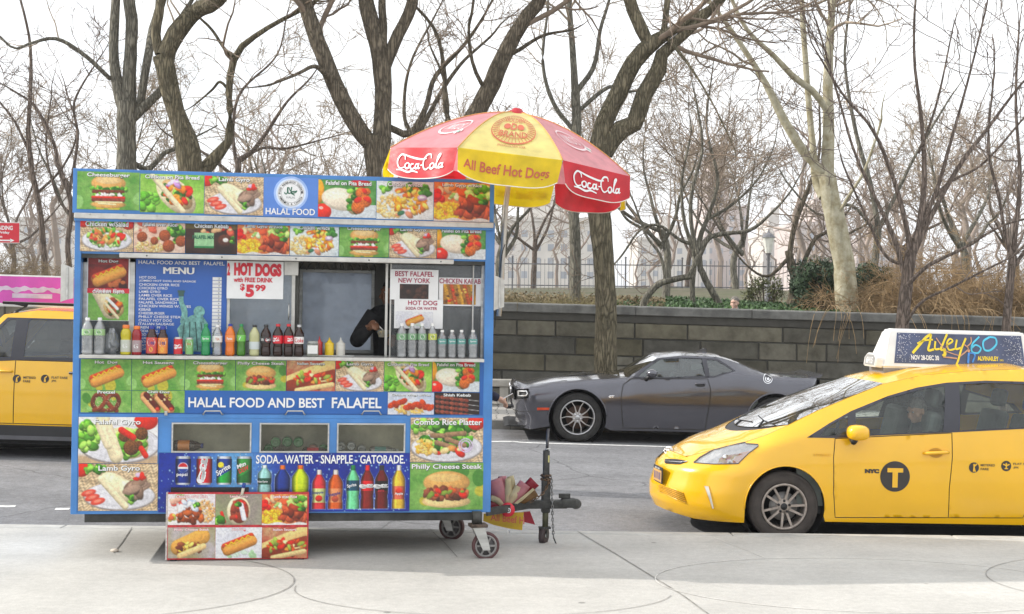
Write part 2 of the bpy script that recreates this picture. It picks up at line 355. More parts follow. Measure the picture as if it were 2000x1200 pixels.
cp = MB(); x = -27; M_COP = pm('coping stone', (.15, .15, .14), .9, var=.35, scale=3, bump=.5, bscale=45, detail=9)
while x < 36:
    w = rnd.uniform(2.0, 3.2); x1 = x + w - .012
    Vv = [(xx, y, WT(xx) + z) for xx in (x, x1) for y, z in ((-.08, -.165), (-.095, -.155), (-.095, -.02), (-.08, 0.0), (.62, .015), (.62, -.20))]
    cp.add(Vv, [tuple(range(5, -1, -1)), tuple(range(6, 12))] + [(i, (i + 1) % 6, (i + 1) % 6 + 6, i + 6) for i in range(6)], M_COP)
    cp.add([(xx, y, WT(xx) + z) for xx in (x, x1 + .012) for y, z in ((-.03, -.31), (-.03, -.15), (.5, -.15), (.5, -.31))], [(0, 1, 2, 3), (7, 6, 5, 4), (0, 4, 5, 1), (3, 2, 6, 7), (0, 3, 7, 4)], M_MORT_SHADE)  # dark band under the coping: its shadow put into the colour
    x += w
cp.build('coping', wall)
# park ground behind the wall: rises to the fence line, then level to the horizon
def park_z(X, Y):
    if Y < 26.98: return .55 - .017 * X          # a path runs lower right behind the wall
    t = min(1, max(0, (Y - WY - .5) / 34)); s = t * t * (3 - 2 * t)
    return (1.85 - .017 * X * max(0, 1 - (Y - WY) / 60)) + s * 1.05 + .12 * math.sin(X * .33 + Y * .2) * min(1, (Y - WY) / 8)
M_EARTH = pm('park soil', (.13, .105, .07), .95, var=.4, scale=.8, bump=.8, bscale=9, detail=10, col2=(.07, .085, .03))
pxs = np.linspace(-70, 70, 90); pys = np.r_[WY + .4, 26.97, 27.0, np.linspace(27.8, 75, 40)]; pn = len(pxs)
tag(MB().add([(x, y, park_z(x, y)) for y in pys for x in pxs], [(j * pn + i, j * pn + i + 1, (j + 1) * pn + i + 1, (j + 1) * pn + i) for j in range(len(pys) - 1) for i in range(pn - 1)], M_EARTH).build('park_ground'), kind='structure')
sheet('far_ground', -900, 900, 74.5, 2600, lambda x, y: 2.9, pm('far park', (.2, .19, .15), .95, var=.3, scale=.05), 2, 2)
sheet('near_ground', -900, 900, -900, 74.4, lambda x, y: -2.2, pm('lower ground', (.2, .2, .2), .95), 2, 2)
# ================================================================== trees
def tubes(P, R, k):
    """P (m,n,3), R (m,n): tubes as one vertex/face block"""
    m, n, _ = P.shape; D = np.gradient(P, axis=1); D /= np.maximum(np.linalg.norm(D, axis=2, keepdims=True), 1e-9)
    ref = np.where(np.abs(D[:, :1, 2:3]) > .8, np.array([1.0, 0, 0]), np.array([0, 0, 1.0])) + np.zeros_like(D)
    U = np.cross(D, ref); U /= np.maximum(np.linalg.norm(U, axis=2, keepdims=True), 1e-9); Vv = np.cross(D, U)
    a = np.arange(k) * 2 * np.pi / k
    V = P[:, :, None, :] + R[:, :, None, None] * (U[:, :, None, :] * np.cos(a)[None, None, :, None] + Vv[:, :, None, :] * np.sin(a)[None, None, :, None])
    idx = np.arange(m * n * k).reshape(m, n, k); A = idx[:, :-1]; B = idx[:, 1:]
    Q = np.stack([A, np.roll(A, -1, 2), np.roll(B, -1, 2), B], -1).reshape(-1, 4)
    return V.reshape(-1, 3), Q
class Mesh4:
    def __init__(s): s.V = []; s.Q = []; s.n = 0
    def add(s, V, Q): s.V.append(V); s.Q.append(Q + s.n); s.n += len(V)
    def build(s, name, mat, parent=None, smooth=True, off=None):
        V = np.concatenate(s.V); Q = np.concatenate(s.Q)
        if off is not None: V = V - np.array(off)
        me = bpy.data.meshes.new(name); k = Q.shape[1]
        me.vertices.add(len(V)); me.vertices.foreach_set('co', V.astype(np.float32).ravel()); me.loops.add(Q.size); me.loops.foreach_set('vertex_index', Q.astype(np.int32).ravel())
        me.polygons.add(len(Q)); me.polygons.foreach_set('loop_start', np.arange(0, Q.size, k, dtype=np.int32)); me.polygons.foreach_set('use_smooth', np.full(len(Q), smooth))
        me.materials.append(mat); me.update(calc_edges=True); me.validate()
        o = bpy.data.objects.new(name, me); COL.objects.link(o)
        if parent: o.parent = parent
        return o
def resample(P, n):
    P = np.asarray(P, float); d = np.r_[0, np.cumsum(np.linalg.norm(np.diff(P[:, :3], axis=0), axis=1))]
    t = np.linspace(0, d[-1], n); return np.stack([np.interp(t, d, P[:, i]) for i in range(P.shape[1])], 1), d[-1]
def sprout(P, R, L, rng, per_m, ratio, ang, up, wig, rr, n=6, t0=.25, lmin=.1, lmax=3.0, droop=0.0):
    """children of branches P (m,n,3) with lengths L"""
    cnt = np.maximum(1, rng.poisson(per_m * L * (1 - t0))); pi = np.repeat(np.arange(len(P)), cnt); m = len(pi)
    t = t0 + (1 - t0) * rng.random(m) ** .8; s = t * (P.shape[1] - 1); i0 = np.minimum(s.astype(int), P.shape[1] - 2); f = (s - i0)[:, None]
    base = P[pi, i0] * (1 - f) + P[pi, i0 + 1] * f; d = P[pi, i0 + 1] - P[pi, i0]; d /= np.maximum(np.linalg.norm(d, axis=1, keepdims=True), 1e-9)
    r0 = (R[pi, i0] * (1 - f[:, 0]) + R[pi, i0 + 1] * f[:, 0]); q = rng.normal(size=(m, 3)); q -= d * (q * d).sum(1, keepdims=True); q /= np.maximum(np.linalg.norm(q, axis=1, keepdims=True), 1e-9)
    a = np.radians(rng.normal(ang, 12, m))[:, None]; dr = d * np.cos(a) + q * np.sin(a)
    ln = np.clip(L[pi] * ratio * rng.uniform(.55, 1.25, m) * (1.15 - .6 * t), lmin, lmax)
    Pn = np.zeros((m, n, 3)); Pn[:, 0] = base; dd = dr.copy()
    for k in range(1, n):
        dd = dd + rng.normal(size=(m, 3)) * wig + np.array([0, 0, up - droop * k / n]); dd /= np.linalg.norm(dd, axis=1, keepdims=True)
        Pn[:, k] = Pn[:, k - 1] + dd * (ln / (n - 1))[:, None]
    rs = np.minimum(r0 * .8, r0 * rr); Rn = rs[:, None] * np.linspace(1, .35, n)[None]
    return Pn, Rn, ln
def bark(name, c1, c2, sc=1.0, crack=.45):
    """furrowed bark: stretched plates with dark cracks between them, lichen blotches"""
    m, t, b = _nodes(name); N = t.nodes.new; L = t.links.new; b.inputs['Roughness'].default_value = .95; b.inputs['Specular IOR Level'].default_value = .15; tcn = N('ShaderNodeTexCoord'); mpn = N('ShaderNodeMapping'); mpn.inputs['Scale'].default_value = (1, 1, .16); L(tcn.outputs['Object'], mpn.inputs['Vector'])
    dn = N('ShaderNodeTexNoise'); dn.inputs['Scale'].default_value = 7; dn.inputs['Detail'].default_value = 7; L(mpn.outputs[0], dn.inputs['Vector']); ad = N('ShaderNodeMix'); ad.data_type = 'RGBA'; ad.inputs[0].default_value = .16; L(mpn.outputs[0], ad.inputs[6]); L(dn.outputs['Color'], ad.inputs[7])
    w = N('ShaderNodeTexVoronoi'); w.feature = 'DISTANCE_TO_EDGE'; w.inputs['Scale'].default_value = 24 * sc; L(ad.outputs[2], w.inputs['Vector']); r = N('ShaderNodeMapRange'); r.inputs['From Max'].default_value = .22; r.inputs['To Min'].default_value = crack; L(w.outputs['Distance'], r.inputs['Value'])
    n = N('ShaderNodeTexNoise'); n.inputs['Scale'].default_value = 5; n.inputs['Detail'].default_value = 12; n.inputs['Roughness'].default_value = .7; L(tcn.outputs['Object'], n.inputs['Vector']); cr = N('ShaderNodeValToRGB'); cr.color_ramp.elements[0].position = .36; cr.color_ramp.elements[1].position = .62; cr.color_ramp.elements[0].color = (*c2, 1); cr.color_ramp.elements[1].color = (*c1, 1); L(n.outputs['Fac'], cr.inputs[0])
    mm = N('ShaderNodeMix'); mm.data_type = 'RGBA'; mm.blend_type = 'MULTIPLY'; mm.inputs[0].default_value = 1; L(cr.outputs[0], mm.inputs[6]); L(r.outputs[0], mm.inputs[7]); L(mm.outputs[2], b.inputs['Base Color']); bp = N('ShaderNodeBump'); bp.inputs['Strength'].default_value = 1; bp.inputs['Distance'].default_value = .03; L(r.outputs[0], bp.inputs['Height']); L(bp.outputs[0], b.inputs['Normal']); MATS[name] = m; return m
B_DARK = bark('dark furrowed bark', (.25, .21, .155), (.135, .113, .083)); B_OLIVE = bark('olive bark', (.25, .215, .145), (.14, .125, .083))
B_GREY = bark('grey bark', (.29, .272, .22), (.19, .178, .143)); B_PLANE = bark('mottled plane bark', (.52, .49, .37), (.30, .26, .16), .3, .85)
B_BROWN = bark('brown young bark', (.29, .23, .19), (.18, .142, .118)); B_TWIG = pm('twig', (.26, .20, .15), .95, var=.3, scale=2); B_TWIGP = pm('pale twig', (.34, .275, .21), .95, var=.3, scale=2)
B_TWIGD = pm('dark twig', (.19, .15, .125), .95, var=.3, scale=2)
def tree(name, label, Y, limbs, barkm, twigm, seed, group=None, ext=3.0, dens=1.0, lv=3, up=.05, base_z=None, tmin=.0048, first=.3, cat='tree', k0=12):
    """limbs: list of traced limbs [(px, py, width px, depth offset m), ...]; the first is the trunk, the rest are boughs"""
    rng = np.random.default_rng(seed); Ps = []; Rs = []; Ls = []; trunk = Mesh4(); crown = Mesh4(); base = None
    for li, lb in enumerate(limbs):
        lb = [tuple(q) + (0,) * (4 - len(q)) for q in lb]
        A = np.array([[*at(px, py, Y + dy), w * .93 * (Y + dy) / F / 2] for px, py, w, dy in lb])
        if li == 0:
            gz = base_z if base_z is not None else pave_z(A[0, 0], Y); A = np.vstack([[A[0, 0], A[0, 1], gz - .1, A[0, 3] * 1.25], A]) if A[0, 2] > gz + .3 else A; base = (A[0, 0], A[0, 1], gz)
        if lb[-1][1] <= 5 and ext:
            d = A[-1, :3] - A[-2, :3]; d /= np.linalg.norm(d); d = d * .8 + np.array([0, rng.uniform(-.2, .2), .35])
            for q in range(3): A = np.vstack([A, [*(A[-1, :3] + d * ext / 3 + rng.normal(size=3) * .12), A[-1, 3] * .72]])
        elif li:
            d = A[-1, :3] - A[-2, :3]; d /= np.linalg.norm(d); e = rng.uniform(.5, 1.1) * Y / 28
            for q in (1, 2, 3): d = d + np.array([0, 0, .15]) + rng.normal(size=3) * .12; d /= np.linalg.norm(d); A = np.vstack([A, [*(A[-1, :3] + d * e / 3), max(.004, A[-1, 3] * (.75 - .05 * q))]])
        S = spline(A, 6); jit = rng.normal(size=(len(S), 3)) * S[:, 3:4] * .035; jit[0] = 0; S[:, :3] += jit; S[:, 3] *= 1 + rng.normal(size=len(S)) * .02
        n = 14; C, L = resample(S, 26)
        (trunk if li == 0 else crown).add(*tubes(C[None, :, :3], np.maximum(C[None, :, 3], .004), k0 if C[0, 3] > .03 else 7))
        Q, L = resample(S, 14); Ps.append(Q[:, :3]); Rs.append(Q[:, 3]); Ls.append(L)
    P = np.array(Ps); R = np.array(Rs); L = np.array(Ls); 
    tip = P[1:] if len(P) > 1 else P; tr = R[1:] if len(P) > 1 else R; tl = L[1:] if len(P) > 1 else L
    p1, r1, l1 = sprout(tip, tr, tl, rng, 2.8 * dens, .46, 55, up, .17, .45, n=8, t0=first, lmin=.5, lmax=3.2); r1 = np.clip(r1, tmin * 1.6, .05)
    crown.add(*tubes(p1, r1, 5))
    p2, r2, l2 = sprout(p1, r1, l1, rng, 4.8 * dens, .55, 48, up, .22, .6, n=6, t0=.15, lmin=.3, lmax=1.6); r2 = np.clip(r2, tmin * 1.15, .02); crown.add(*tubes(p2, r2, 4))
    if lv >= 3:
        p3, r3, l3 = sprout(p2, r2, l2, rng, 6.5 * dens, .55, 45, up, .25, .7, n=4, t0=.12, lmin=.2, lmax=.9); r3 = np.clip(r3, tmin * .8, .012); crown.add(*tubes(p3, r3, 3))
    if lv >= 4:
        p4, r4, l4 = sprout(p3, r3, l3, rng, 4.0 * dens, .6, 45, up, .25, .8, n=3, t0=.1, lmin=.12, lmax=.5); r4 = np.clip(r4, tmin * .6, .01); crown.add(*tubes(p4, r4, 3))
    t = thing(name, label, cat, T(*base), group)
    trunk.build('trunk', barkm, t, off=base)
    c = crown.build('crown', barkm, t, off=base); me = c.data; me.materials.append(twigm)
    nb = sum(len(q) for q in crown.Q[:len(limbs) - 1]); mi = np.ones(len(me.polygons), dtype=np.int32); mi[:nb] = 0; me.polygons.foreach_set('material_index', mi)
    return t
SY = 23.3
tree('street_tree', 'grey street tree dividing into upright limbs behind the left end of the cart', SY + .6, [
    [(250, 420, 44), (248, 330, 42), (247, 250, 40), (250, 200, 46)], [(244, 215, 30), (228, 160, 24), (222, 100, 21), (226, 0, 19)], [(252, 205, 32), (252, 150, 28), (258, 60, 26), (252, 0, 25)],
    [(258, 230, 24), (285, 205, 20), (318, 172, 16), (335, 120, 13), (352, 40, 10), (375, 0, 9)], [(272, 215, 16), (284, 140, 18), (298, 60, 18, .3), (312, 0, 17, .5)],
    [(216, 155, 9), (165, 108, 9, -.4), (110, 76, 8, -.6), (60, 85, 6, -.8), (28, 95, 5, -1), (0, 72, 5, -1)], [(262, 320, 12, .3), (290, 330, 12, .6), (320, 300, 10, .9), (345, 290, 8, 1)]], B_GREY, B_TWIGP, 3, dens=.8)
tree('street_tree', 'leaning olive barked street tree with a thick bend to the right above the menu boards', SY, [
    [(372, 420, 56), (372, 335, 50), (366, 290, 52), (350, 235, 40), (332, 175, 40), (318, 110, 42)], [(322, 110, 36), (345, 62, 38), (382, 22, 36), (424, 0, 33, -.3), (470, -60, 28, -.5)], [(312, 105, 22), (304, 70, 21), (310, 30, 20), (316, 0, 19)],
    [(385, 345, 30, .2), (412, 318, 30, .3), (432, 296, 24, .3), (444, 285, 20, .3), (450, 235, 16, .3), (447, 170, 16, .3), (462, 105, 15, .2), (502, 68, 11, .1), (560, 34, 9), (620, 0, 8)], [(455, 110, 8), (438, 95, 7), (415, 60, 6), (390, 35, 5)],
    [(450, 180, 7, .3), (430, 160, 6, .4), (415, 175, 5, .6), (380, 205, 3, .8)]], B_OLIVE, B_TWIG, 4, dens=.8)
tree('street_tree', 'dark forked street tree rising behind the falafel pictures beside the umbrella', SY - .2, [
    [(745, 420, 60), (742, 345, 54), (736, 290, 56), (738, 268, 60)], [(728, 285, 34), (700, 252, 36), (668, 196, 36), (640, 130, 34), (612, 60, 33), (594, 0, 31)], [(745, 280, 40), (748, 200, 36), (746, 120, 40), (733, 70, 36), (714, 0, 32)],
    [(752, 130, 26), (772, 80, 26), (792, 40, 25), (806, 0, 24)], [(748, 90, 18), (749, 50, 17), (746, 0, 16)], [(640, 150, 12, -.2), (615, 130, 9, -.5), (580, 145, 7, -.9), (530, 165, 5, -1.2)],
    [(762, 250, 14, .3), (800, 262, 16, .6), (830, 215, 12, .8), (850, 150, 10, 1), (905, 90, 8, 1), (940, 40, 6, 1)]], B_DARK, B_TWIG, 5, dens=.9)
tree('street_tree', 'dark street tree slanting up to the right behind the top of the umbrella', SY + .9, [
    [(868, 520, 44), (872, 420, 44), (888, 320, 42), (905, 270, 40), (928, 222, 38)], [(925, 230, 38), (962, 160, 37), (990, 95, 34), (1026, 35, 30), (1056, -5, 28)], [(985, 110, 12), (1010, 100, 9, .2), (1060, 70, 7, .4), (1110, 60, 5, .6)],
    [(950, 180, 10), (925, 130, 8, -.3), (915, 60, 7, -.4), (925, 0, 6, -.5)], [(900, 290, 12), (870, 215, 10, .3), (868, 140, 9, .4), (850, 60, 7, .5), (800, 0, 6, .5)]], B_DARK, B_TWIG, 6, dens=.9)
tree('street_tree', 'stout olive street tree standing by the grey coupe with limbs leaning right', SY - .6, [
    [(1182, 760, 56), (1183, 730, 50), (1184, 620, 46), (1180, 520, 43), (1174, 450, 47), (1168, 380, 48), (1166, 320, 52), (1170, 285, 58)], [(1165, 300, 40), (1182, 235, 38), (1206, 185, 38), (1240, 118, 36), (1272, 86, 34), (1310, 62, 22), (1350, 38, 17), (1410, 0, 15)],
    [(1180, 300, 38), (1204, 258, 40), (1240, 240, 38), (1256, 190, 36), (1286, 138, 34), (1290, 110, 30), (1320, 82, 22), (1372, 34, 18), (1404, 0, 16)], [(1270, 95, 24), (1254, 60, 28), (1240, 30, 27), (1230, 0, 26)], [(1280, 92, 14), (1296, 60, 13), (1304, 0, 13)],
    [(1300, 72, 9), (1340, 120, 6, -.5), (1385, 190, 4, -.9), (1430, 280, 3, -1.2)]], B_OLIVE, B_TWIG, 7, dens=.8)
tree('plane_tree', 'tall pale mottled plane tree with slanting limbs behind the park wall', 27.6, [
    [(1660, 640, 52), (1656, 600, 50), (1648, 520, 46), (1636, 450, 44), (1622, 390, 40), (1616, 340, 36)], [(1616, 350, 28), (1618, 250, 25), (1617, 150, 21), (1622, 60, 17), (1626, 0, 15)], [(1618, 365, 22), (1600, 330, 20), (1566, 292, 20), (1530, 232, 19), (1500, 172, 15), (1462, 110, 12), (1425, 55, 10), (1380, -5, 9)],
    [(1608, 385, 20, .2), (1592, 350, 17, .4), (1588, 290, 14, .5), (1576, 160, 13, .6), (1566, 0, 11, .7)], [(1614, 215, 14, -.2), (1590, 180, 14, -.3), (1550, 150, 13, -.4), (1510, 108, 11, -.5), (1460, 60, 9, -.6), (1430, 0, 8, -.6)],
    [(1630, 430, 8), (1660, 380, 7, -.4), (1690, 330, 6, -.6), (1720, 240, 5, -.8)]], B_PLANE, B_TWIGP, 8, dens=.7)
tree('street_tree', 'young brown street tree with a fan of thin upright branches behind the taxi roof sign', SY - .3, [
    [(1760, 720, 30), (1762, 640, 28), (1768, 580, 27), (1774, 530, 26), (1780, 490, 24)], [(1782, 500, 16), (1796, 440, 14), (1806, 340, 11), (1798, 220, 8), (1786, 120, 6), (1788, 0, 5)], [(1778, 500, 13), (1770, 440, 11), (1742, 340, 9), (1702, 250, 7), (1650, 190, 5), (1600, 110, 4)],
    [(1784, 495, 14), (1815, 430, 11), (1870, 330, 9), (1930, 250, 7), (1990, 170, 5), (2040, 120, 4)], [(1786, 470, 12), (1830, 370, 9), (1856, 280, 7), (1890, 160, 5), (1925, 20, 4)], [(1768, 545, 11), (1748, 470, 10), (1716, 400, 8), (1670, 300, 6), (1640, 200, 5), (1600, 60, 4)],
    [(1770, 560, 9, -.2), (1812, 520, 8, -.4), (1880, 486, 6, -.6), (1960, 440, 5, -.9), (2040, 420, 4, -1)], [(1775, 520, 8, .2), (1730, 500, 7, .4), (1690, 420, 5, .6), (1650, 330, 4, .7)], [(1768, 635, 7, -.3), (1800, 590, 6, -.6), (1860, 560, 5, -.8), (1960, 510, 4, -1)],
    [(1800, 420, 8), (1850, 360, 6, .3), (1920, 320, 5, .5), (2000, 230, 4, .6)], [(1794, 300, 6), (1830, 200, 5, -.3), (1860, 60, 3, -.3)]], B_BROWN, B_TWIGD, 9, dens=.75, up=.09, first=.35)
tree('street_tree', 'thin brown street tree at the right edge beyond the taxi roof sign', SY - .1, [
    [(1962, 700, 20), (1966, 630, 18), (1972, 560, 17), (1978, 500, 16)], [(1978, 505, 12), (1985, 440, 10), (1992, 340, 8), (1984, 200, 6), (1990, 60, 4)], [(1976, 500, 10), (1962, 450, 8), (1950, 380, 7), (1930, 290, 5), (1940, 160, 4)],
    [(1974, 530, 9), (2010, 480, 8), (2060, 420, 6), (2090, 340, 5)]], B_BROWN, B_TWIGD, 10, dens=.9, up=.08)
# park trees behind the wall
def ptree(label, Y, limbs, barkm, twigm, seed, dens=.8, lv=3, **kw):
    A = at(limbs[0][0][0], limbs[0][0][1], Y); return tree('park_tree', label, Y, limbs, barkm, twigm, seed, 'bare trees in the park behind the wall', dens=dens, lv=lv, base_z=park_z(A.x, Y) - .1, tmin=.0046 * max(1, Y / 26) ** .75, **kw)
ptree('low park tree arching over to the right just behind the wall beyond the coupe', 29, [[(1254, 605, 16), (1262, 582, 15), (1285, 556, 14), (1320, 545, 13), (1350, 540, 12)], [(1345, 540, 10), (1366, 500, 12), (1384, 465, 11), (1420, 456, 9), (1465, 450, 8), (1505, 418, 6), (1540, 380, 4)],
    [(1366, 505, 10), (1350, 440, 9), (1352, 370, 8), (1372, 290, 6), (1360, 200, 4)], [(1300, 548, 7), (1290, 500, 6), (1262, 460, 5), (1240, 400, 4)]], B_GREY, B_TWIG, 21, 1.0)
ptree('park tree with crooked twin stems behind the wall above the coupe roof', 31, [[(1412, 612, 16), (1400, 585, 15), (1382, 555, 14), (1368, 525, 13)], [(1368, 530, 12), (1366, 470, 11), (1384, 420, 9), (1402, 350, 7), (1380, 250, 5), (1390, 150, 3)], [(1356, 610, 11), (1352, 560, 11), (1356, 500, 10), (1336, 430, 8), (1332, 350, 6), (1350, 260, 4)],
    [(1366, 480, 8), (1330, 470, 7), (1286, 440, 6), (1250, 450, 5), (1214, 500, 4)], [(1380, 430, 7), (1430, 400, 6), (1480, 350, 4), (1510, 290, 3)]], B_GREY, B_TWIG, 22, 1.0)
ptree('dark twisted hollow park tree left of the plane tree', 32, [[(1546, 612, 34), (1552, 580, 28), (1556, 545, 26), (1546, 520, 20), (1540, 490, 16)], [(1542, 500, 12), (1552, 440, 11), (1578, 370, 9), (1600, 300, 6), (1600, 200, 4)], [(1552, 548, 18), (1590, 545, 12), (1625, 520, 9), (1640, 470, 6), (1690, 440, 4)], [(1558, 540, 10), (1590, 470, 9), (1612, 455, 7), (1650, 420, 5)], [(1540, 505, 9), (1500, 540, 6), (1460, 520, 4), (1420, 470, 3)]], B_DARK, B_TWIGD, 23, .9)
ptree('grey park tree standing right of the plane trunk among the tan brush', 36, [[(1712, 620, 20), (1705, 560, 18), (1712, 480, 16), (1716, 440, 15)], [(1716, 445, 13), (1700, 360, 11), (1672, 260, 9), (1650, 120, 6), (1660, 0, 5)], [(1718, 445, 10), (1750, 380, 8), (1790, 300, 6), (1850, 200, 4)], [(1716, 460, 9), (1660, 400, 7), (1600, 420, 5), (1540, 360, 4)]], B_GREY, B_TWIGP, 24, 1.0)
ptree('slim park tree leaning left at the far left behind the no standing sign', 30, [[(88, 560, 14), (86, 500, 13), (76, 400, 12), (60, 320, 11), (54, 250, 10)], [(55, 255, 9), (60, 160, 8), (58, 80, 6), (40, 0, 5)], [(58, 300, 6), (30, 240, 5), (0, 200, 4)], [(70, 380, 6), (120, 330, 5), (150, 260, 4), (130, 180, 3)]], B_BROWN, B_TWIGD, 25, .9)
ptree('slim dark park tree close to the left end of the cart', 29, [[(140, 560, 12), (132, 480, 11), (140, 410, 10), (132, 370, 10), (112, 320, 9)], [(112, 325, 8), (105, 280, 7), (70, 210, 6), (30, 180, 4)], [(135, 380, 7), (152, 270, 6), (145, 200, 5), (190, 120, 3)], [(138, 420, 6), (110, 380, 5), (90, 290, 4), (100, 190, 3)]], B_BROWN, B_TWIGD, 26, .9)
ptree('upright park tree seen between the umbrella and the slanting dark trunk', 34, [[(1122, 612, 26), (1124, 500, 24), (1120, 380, 22), (1126, 250, 20), (1124, 180, 19)], [(1124, 190, 16), (1118, 90, 13), (1112, 0, 11)], [(1126, 180, 12), (1160, 130, 10), (1172, 60, 8), (1190, 0, 6)], [(1124, 260, 10), (1080, 200, 9), (1060, 120, 7), (1070, 20, 5)], [(1126, 220, 9), (1190, 170, 8), (1230, 180, 6), (1290, 160, 4)]], B_GREY, B_TWIGP, 27, 1.0, lv=4)
ptree('slender park tree with crossing limbs seen between the two dark street trees', 33, [[(462, 620, 20), (462, 500, 18), (464, 380, 14), (466, 310, 13)], [(466, 312, 10), (492, 296, 9), (520, 260, 8), (560, 200, 6), (600, 160, 4)], [(464, 330, 8), (455, 260, 7), (470, 180, 6), (540, 110, 4), (560, 30, 3)], [(466, 318, 7), (510, 290, 6), (560, 290, 5), (640, 270, 3)], [(464, 350, 7), (400, 300, 6), (340, 270, 4)]], B_BROWN, B_TWIGP, 28, 1.1)
ptree('crooked park tree above the pictures between the forked tree and the umbrella', 32, [[(838, 620, 20), (838, 500, 18), (836, 400, 15), (822, 300, 14), (815, 260, 13)], [(816, 265, 11), (840, 220, 10), (868, 170, 9), (905, 120, 7), (960, 70, 5)], [(818, 280, 9), (790, 230, 8), (800, 130, 6), (850, 30, 4)], [(834, 300, 9), (872, 240, 8), (868, 160, 6), (840, 90, 4)], [(832, 330, 7), (890, 300, 6), (940, 250, 4)]], B_DARK, B_TWIG, 29, 1.1)
# further bare trees, deeper in the park
specs = [(560, 41, 'slim far park tree with a straight stem behind the cart pictures'), (680, 52, 'far park tree with a wide lacy crown left of the forked trunk'), (980, 44, 'far park tree behind the umbrella pole'), (1040, 60, 'far park tree with fine tan twigs right of the umbrella pole'),
         (1300, 48, 'rounded far park tree filling the gap right of the stout olive trunk'), (1340, 62, 'broad far park tree with a pinkish crown above the coupe'), (1440, 55, 'far park tree before the pale towers left of the lamp'), (1760, 50, 'far park tree with a tall crown right of the plane tree'),
         (1880, 44, 'far park tree over the tan brush at the right'), (1985, 58, 'far park tree at the right edge of the view'), (180, 46, 'far park tree left of the grey trunk'), (20, 54, 'far park tree at the left edge above the van'), (870, 58, 'far park tree between the leaning trunk and the pictures'), (400, 60, 'far park tree between the first two street trees')]
for i, (px, Y, lab) in enumerate(specs):
    r = random.Random(100 + i); s = F / Y; k = lambda m: m * s * .95
    by = 560 - (Y - 40) * .1; hgt = r.uniform(4.2, 6.4); w0 = r.uniform(.22, .34) * s
    top = [(px, by + 30, w0), (px + r.uniform(-8, 8), by - k(hgt * .18), w0 * .9), (px + r.uniform(-12, 12), by - k(hgt * .34), w0 * .8)]
    limbs = [top]; tx, ty, _ = top[-1]
    for q in range(r.randint(4, 6)):
        an = math.radians(r.uniform(-62, 62)); ln = k(hgt * r.uniform(.5, .85)); y0 = ty + r.uniform(0, k(hgt * .12)); pts = [(tx, y0, w0 * .55)]
        for st in range(1, 5):
            a2 = an * (1.15 - .18 * st) + r.uniform(-.25, .25); px_, py_, _, *dd = pts[-1]; d0 = dd[0] if dd else 0
            pts.append((px_ + math.sin(a2) * ln / 4, py_ - math.cos(a2) * ln / 4, w0 * .55 * (1 - .19 * st), d0 + r.uniform(-.6, .7)))
        limbs.append(pts)
    ptree(lab, Y, limbs, [B_GREY, B_BROWN][i % 2], [B_TWIGP, B_TWIG][i % 2], 200 + i, dens=.95, lv=3, ext=0, k0=8)

# the wood beyond: bare crowns that read as one mass
rng = np.random.default_rng(77); cr = Mesh4()
m = 130; X = rng.uniform(-46, 46, m); Yw = rng.uniform(66, 120, m); z0 = 2.85
Pt = np.zeros((m, 10, 3)); hh = rng.uniform(5, 11, m)
for q in range(10): Pt[:, q] = np.stack([X + rng.normal(size=m) * .25 * q / 3, Yw, z0 + hh * q / 9], 1)
Rt = (hh * .022)[:, None] * np.linspace(1, .2, 10)[None]; cr.add(*tubes(Pt, Rt, 6))
a, b_, l = sprout(Pt, Rt, hh, rng, 1.5, .42, 48, .05, .14, .5, n=7, t0=.25, lmin=1, lmax=4); b_ = np.clip(b_, .02, .09); cr.add(*tubes(a, b_, 4))
a, b_, l = sprout(a, b_, l, rng, 2.2, .5, 45, .05, .2, .6, n=5, t0=.15, lmin=.5, lmax=2); b_ = np.clip(b_, .013, .04); cr.add(*tubes(a, b_, 3))
a, b_, l = sprout(a, b_, l, rng, 3.0, .55, 45, .05, .2, .7, n=3, t0=.1, lmin=.3, lmax=1.2); b_ = np.clip(b_, .009, .02); cr.add(*tubes(a, b_, 3))
tag(cr.build('far_wood', pm('far twigs', (.31, .25, .21), .95, var=.25, scale=.3)), kind='stuff')
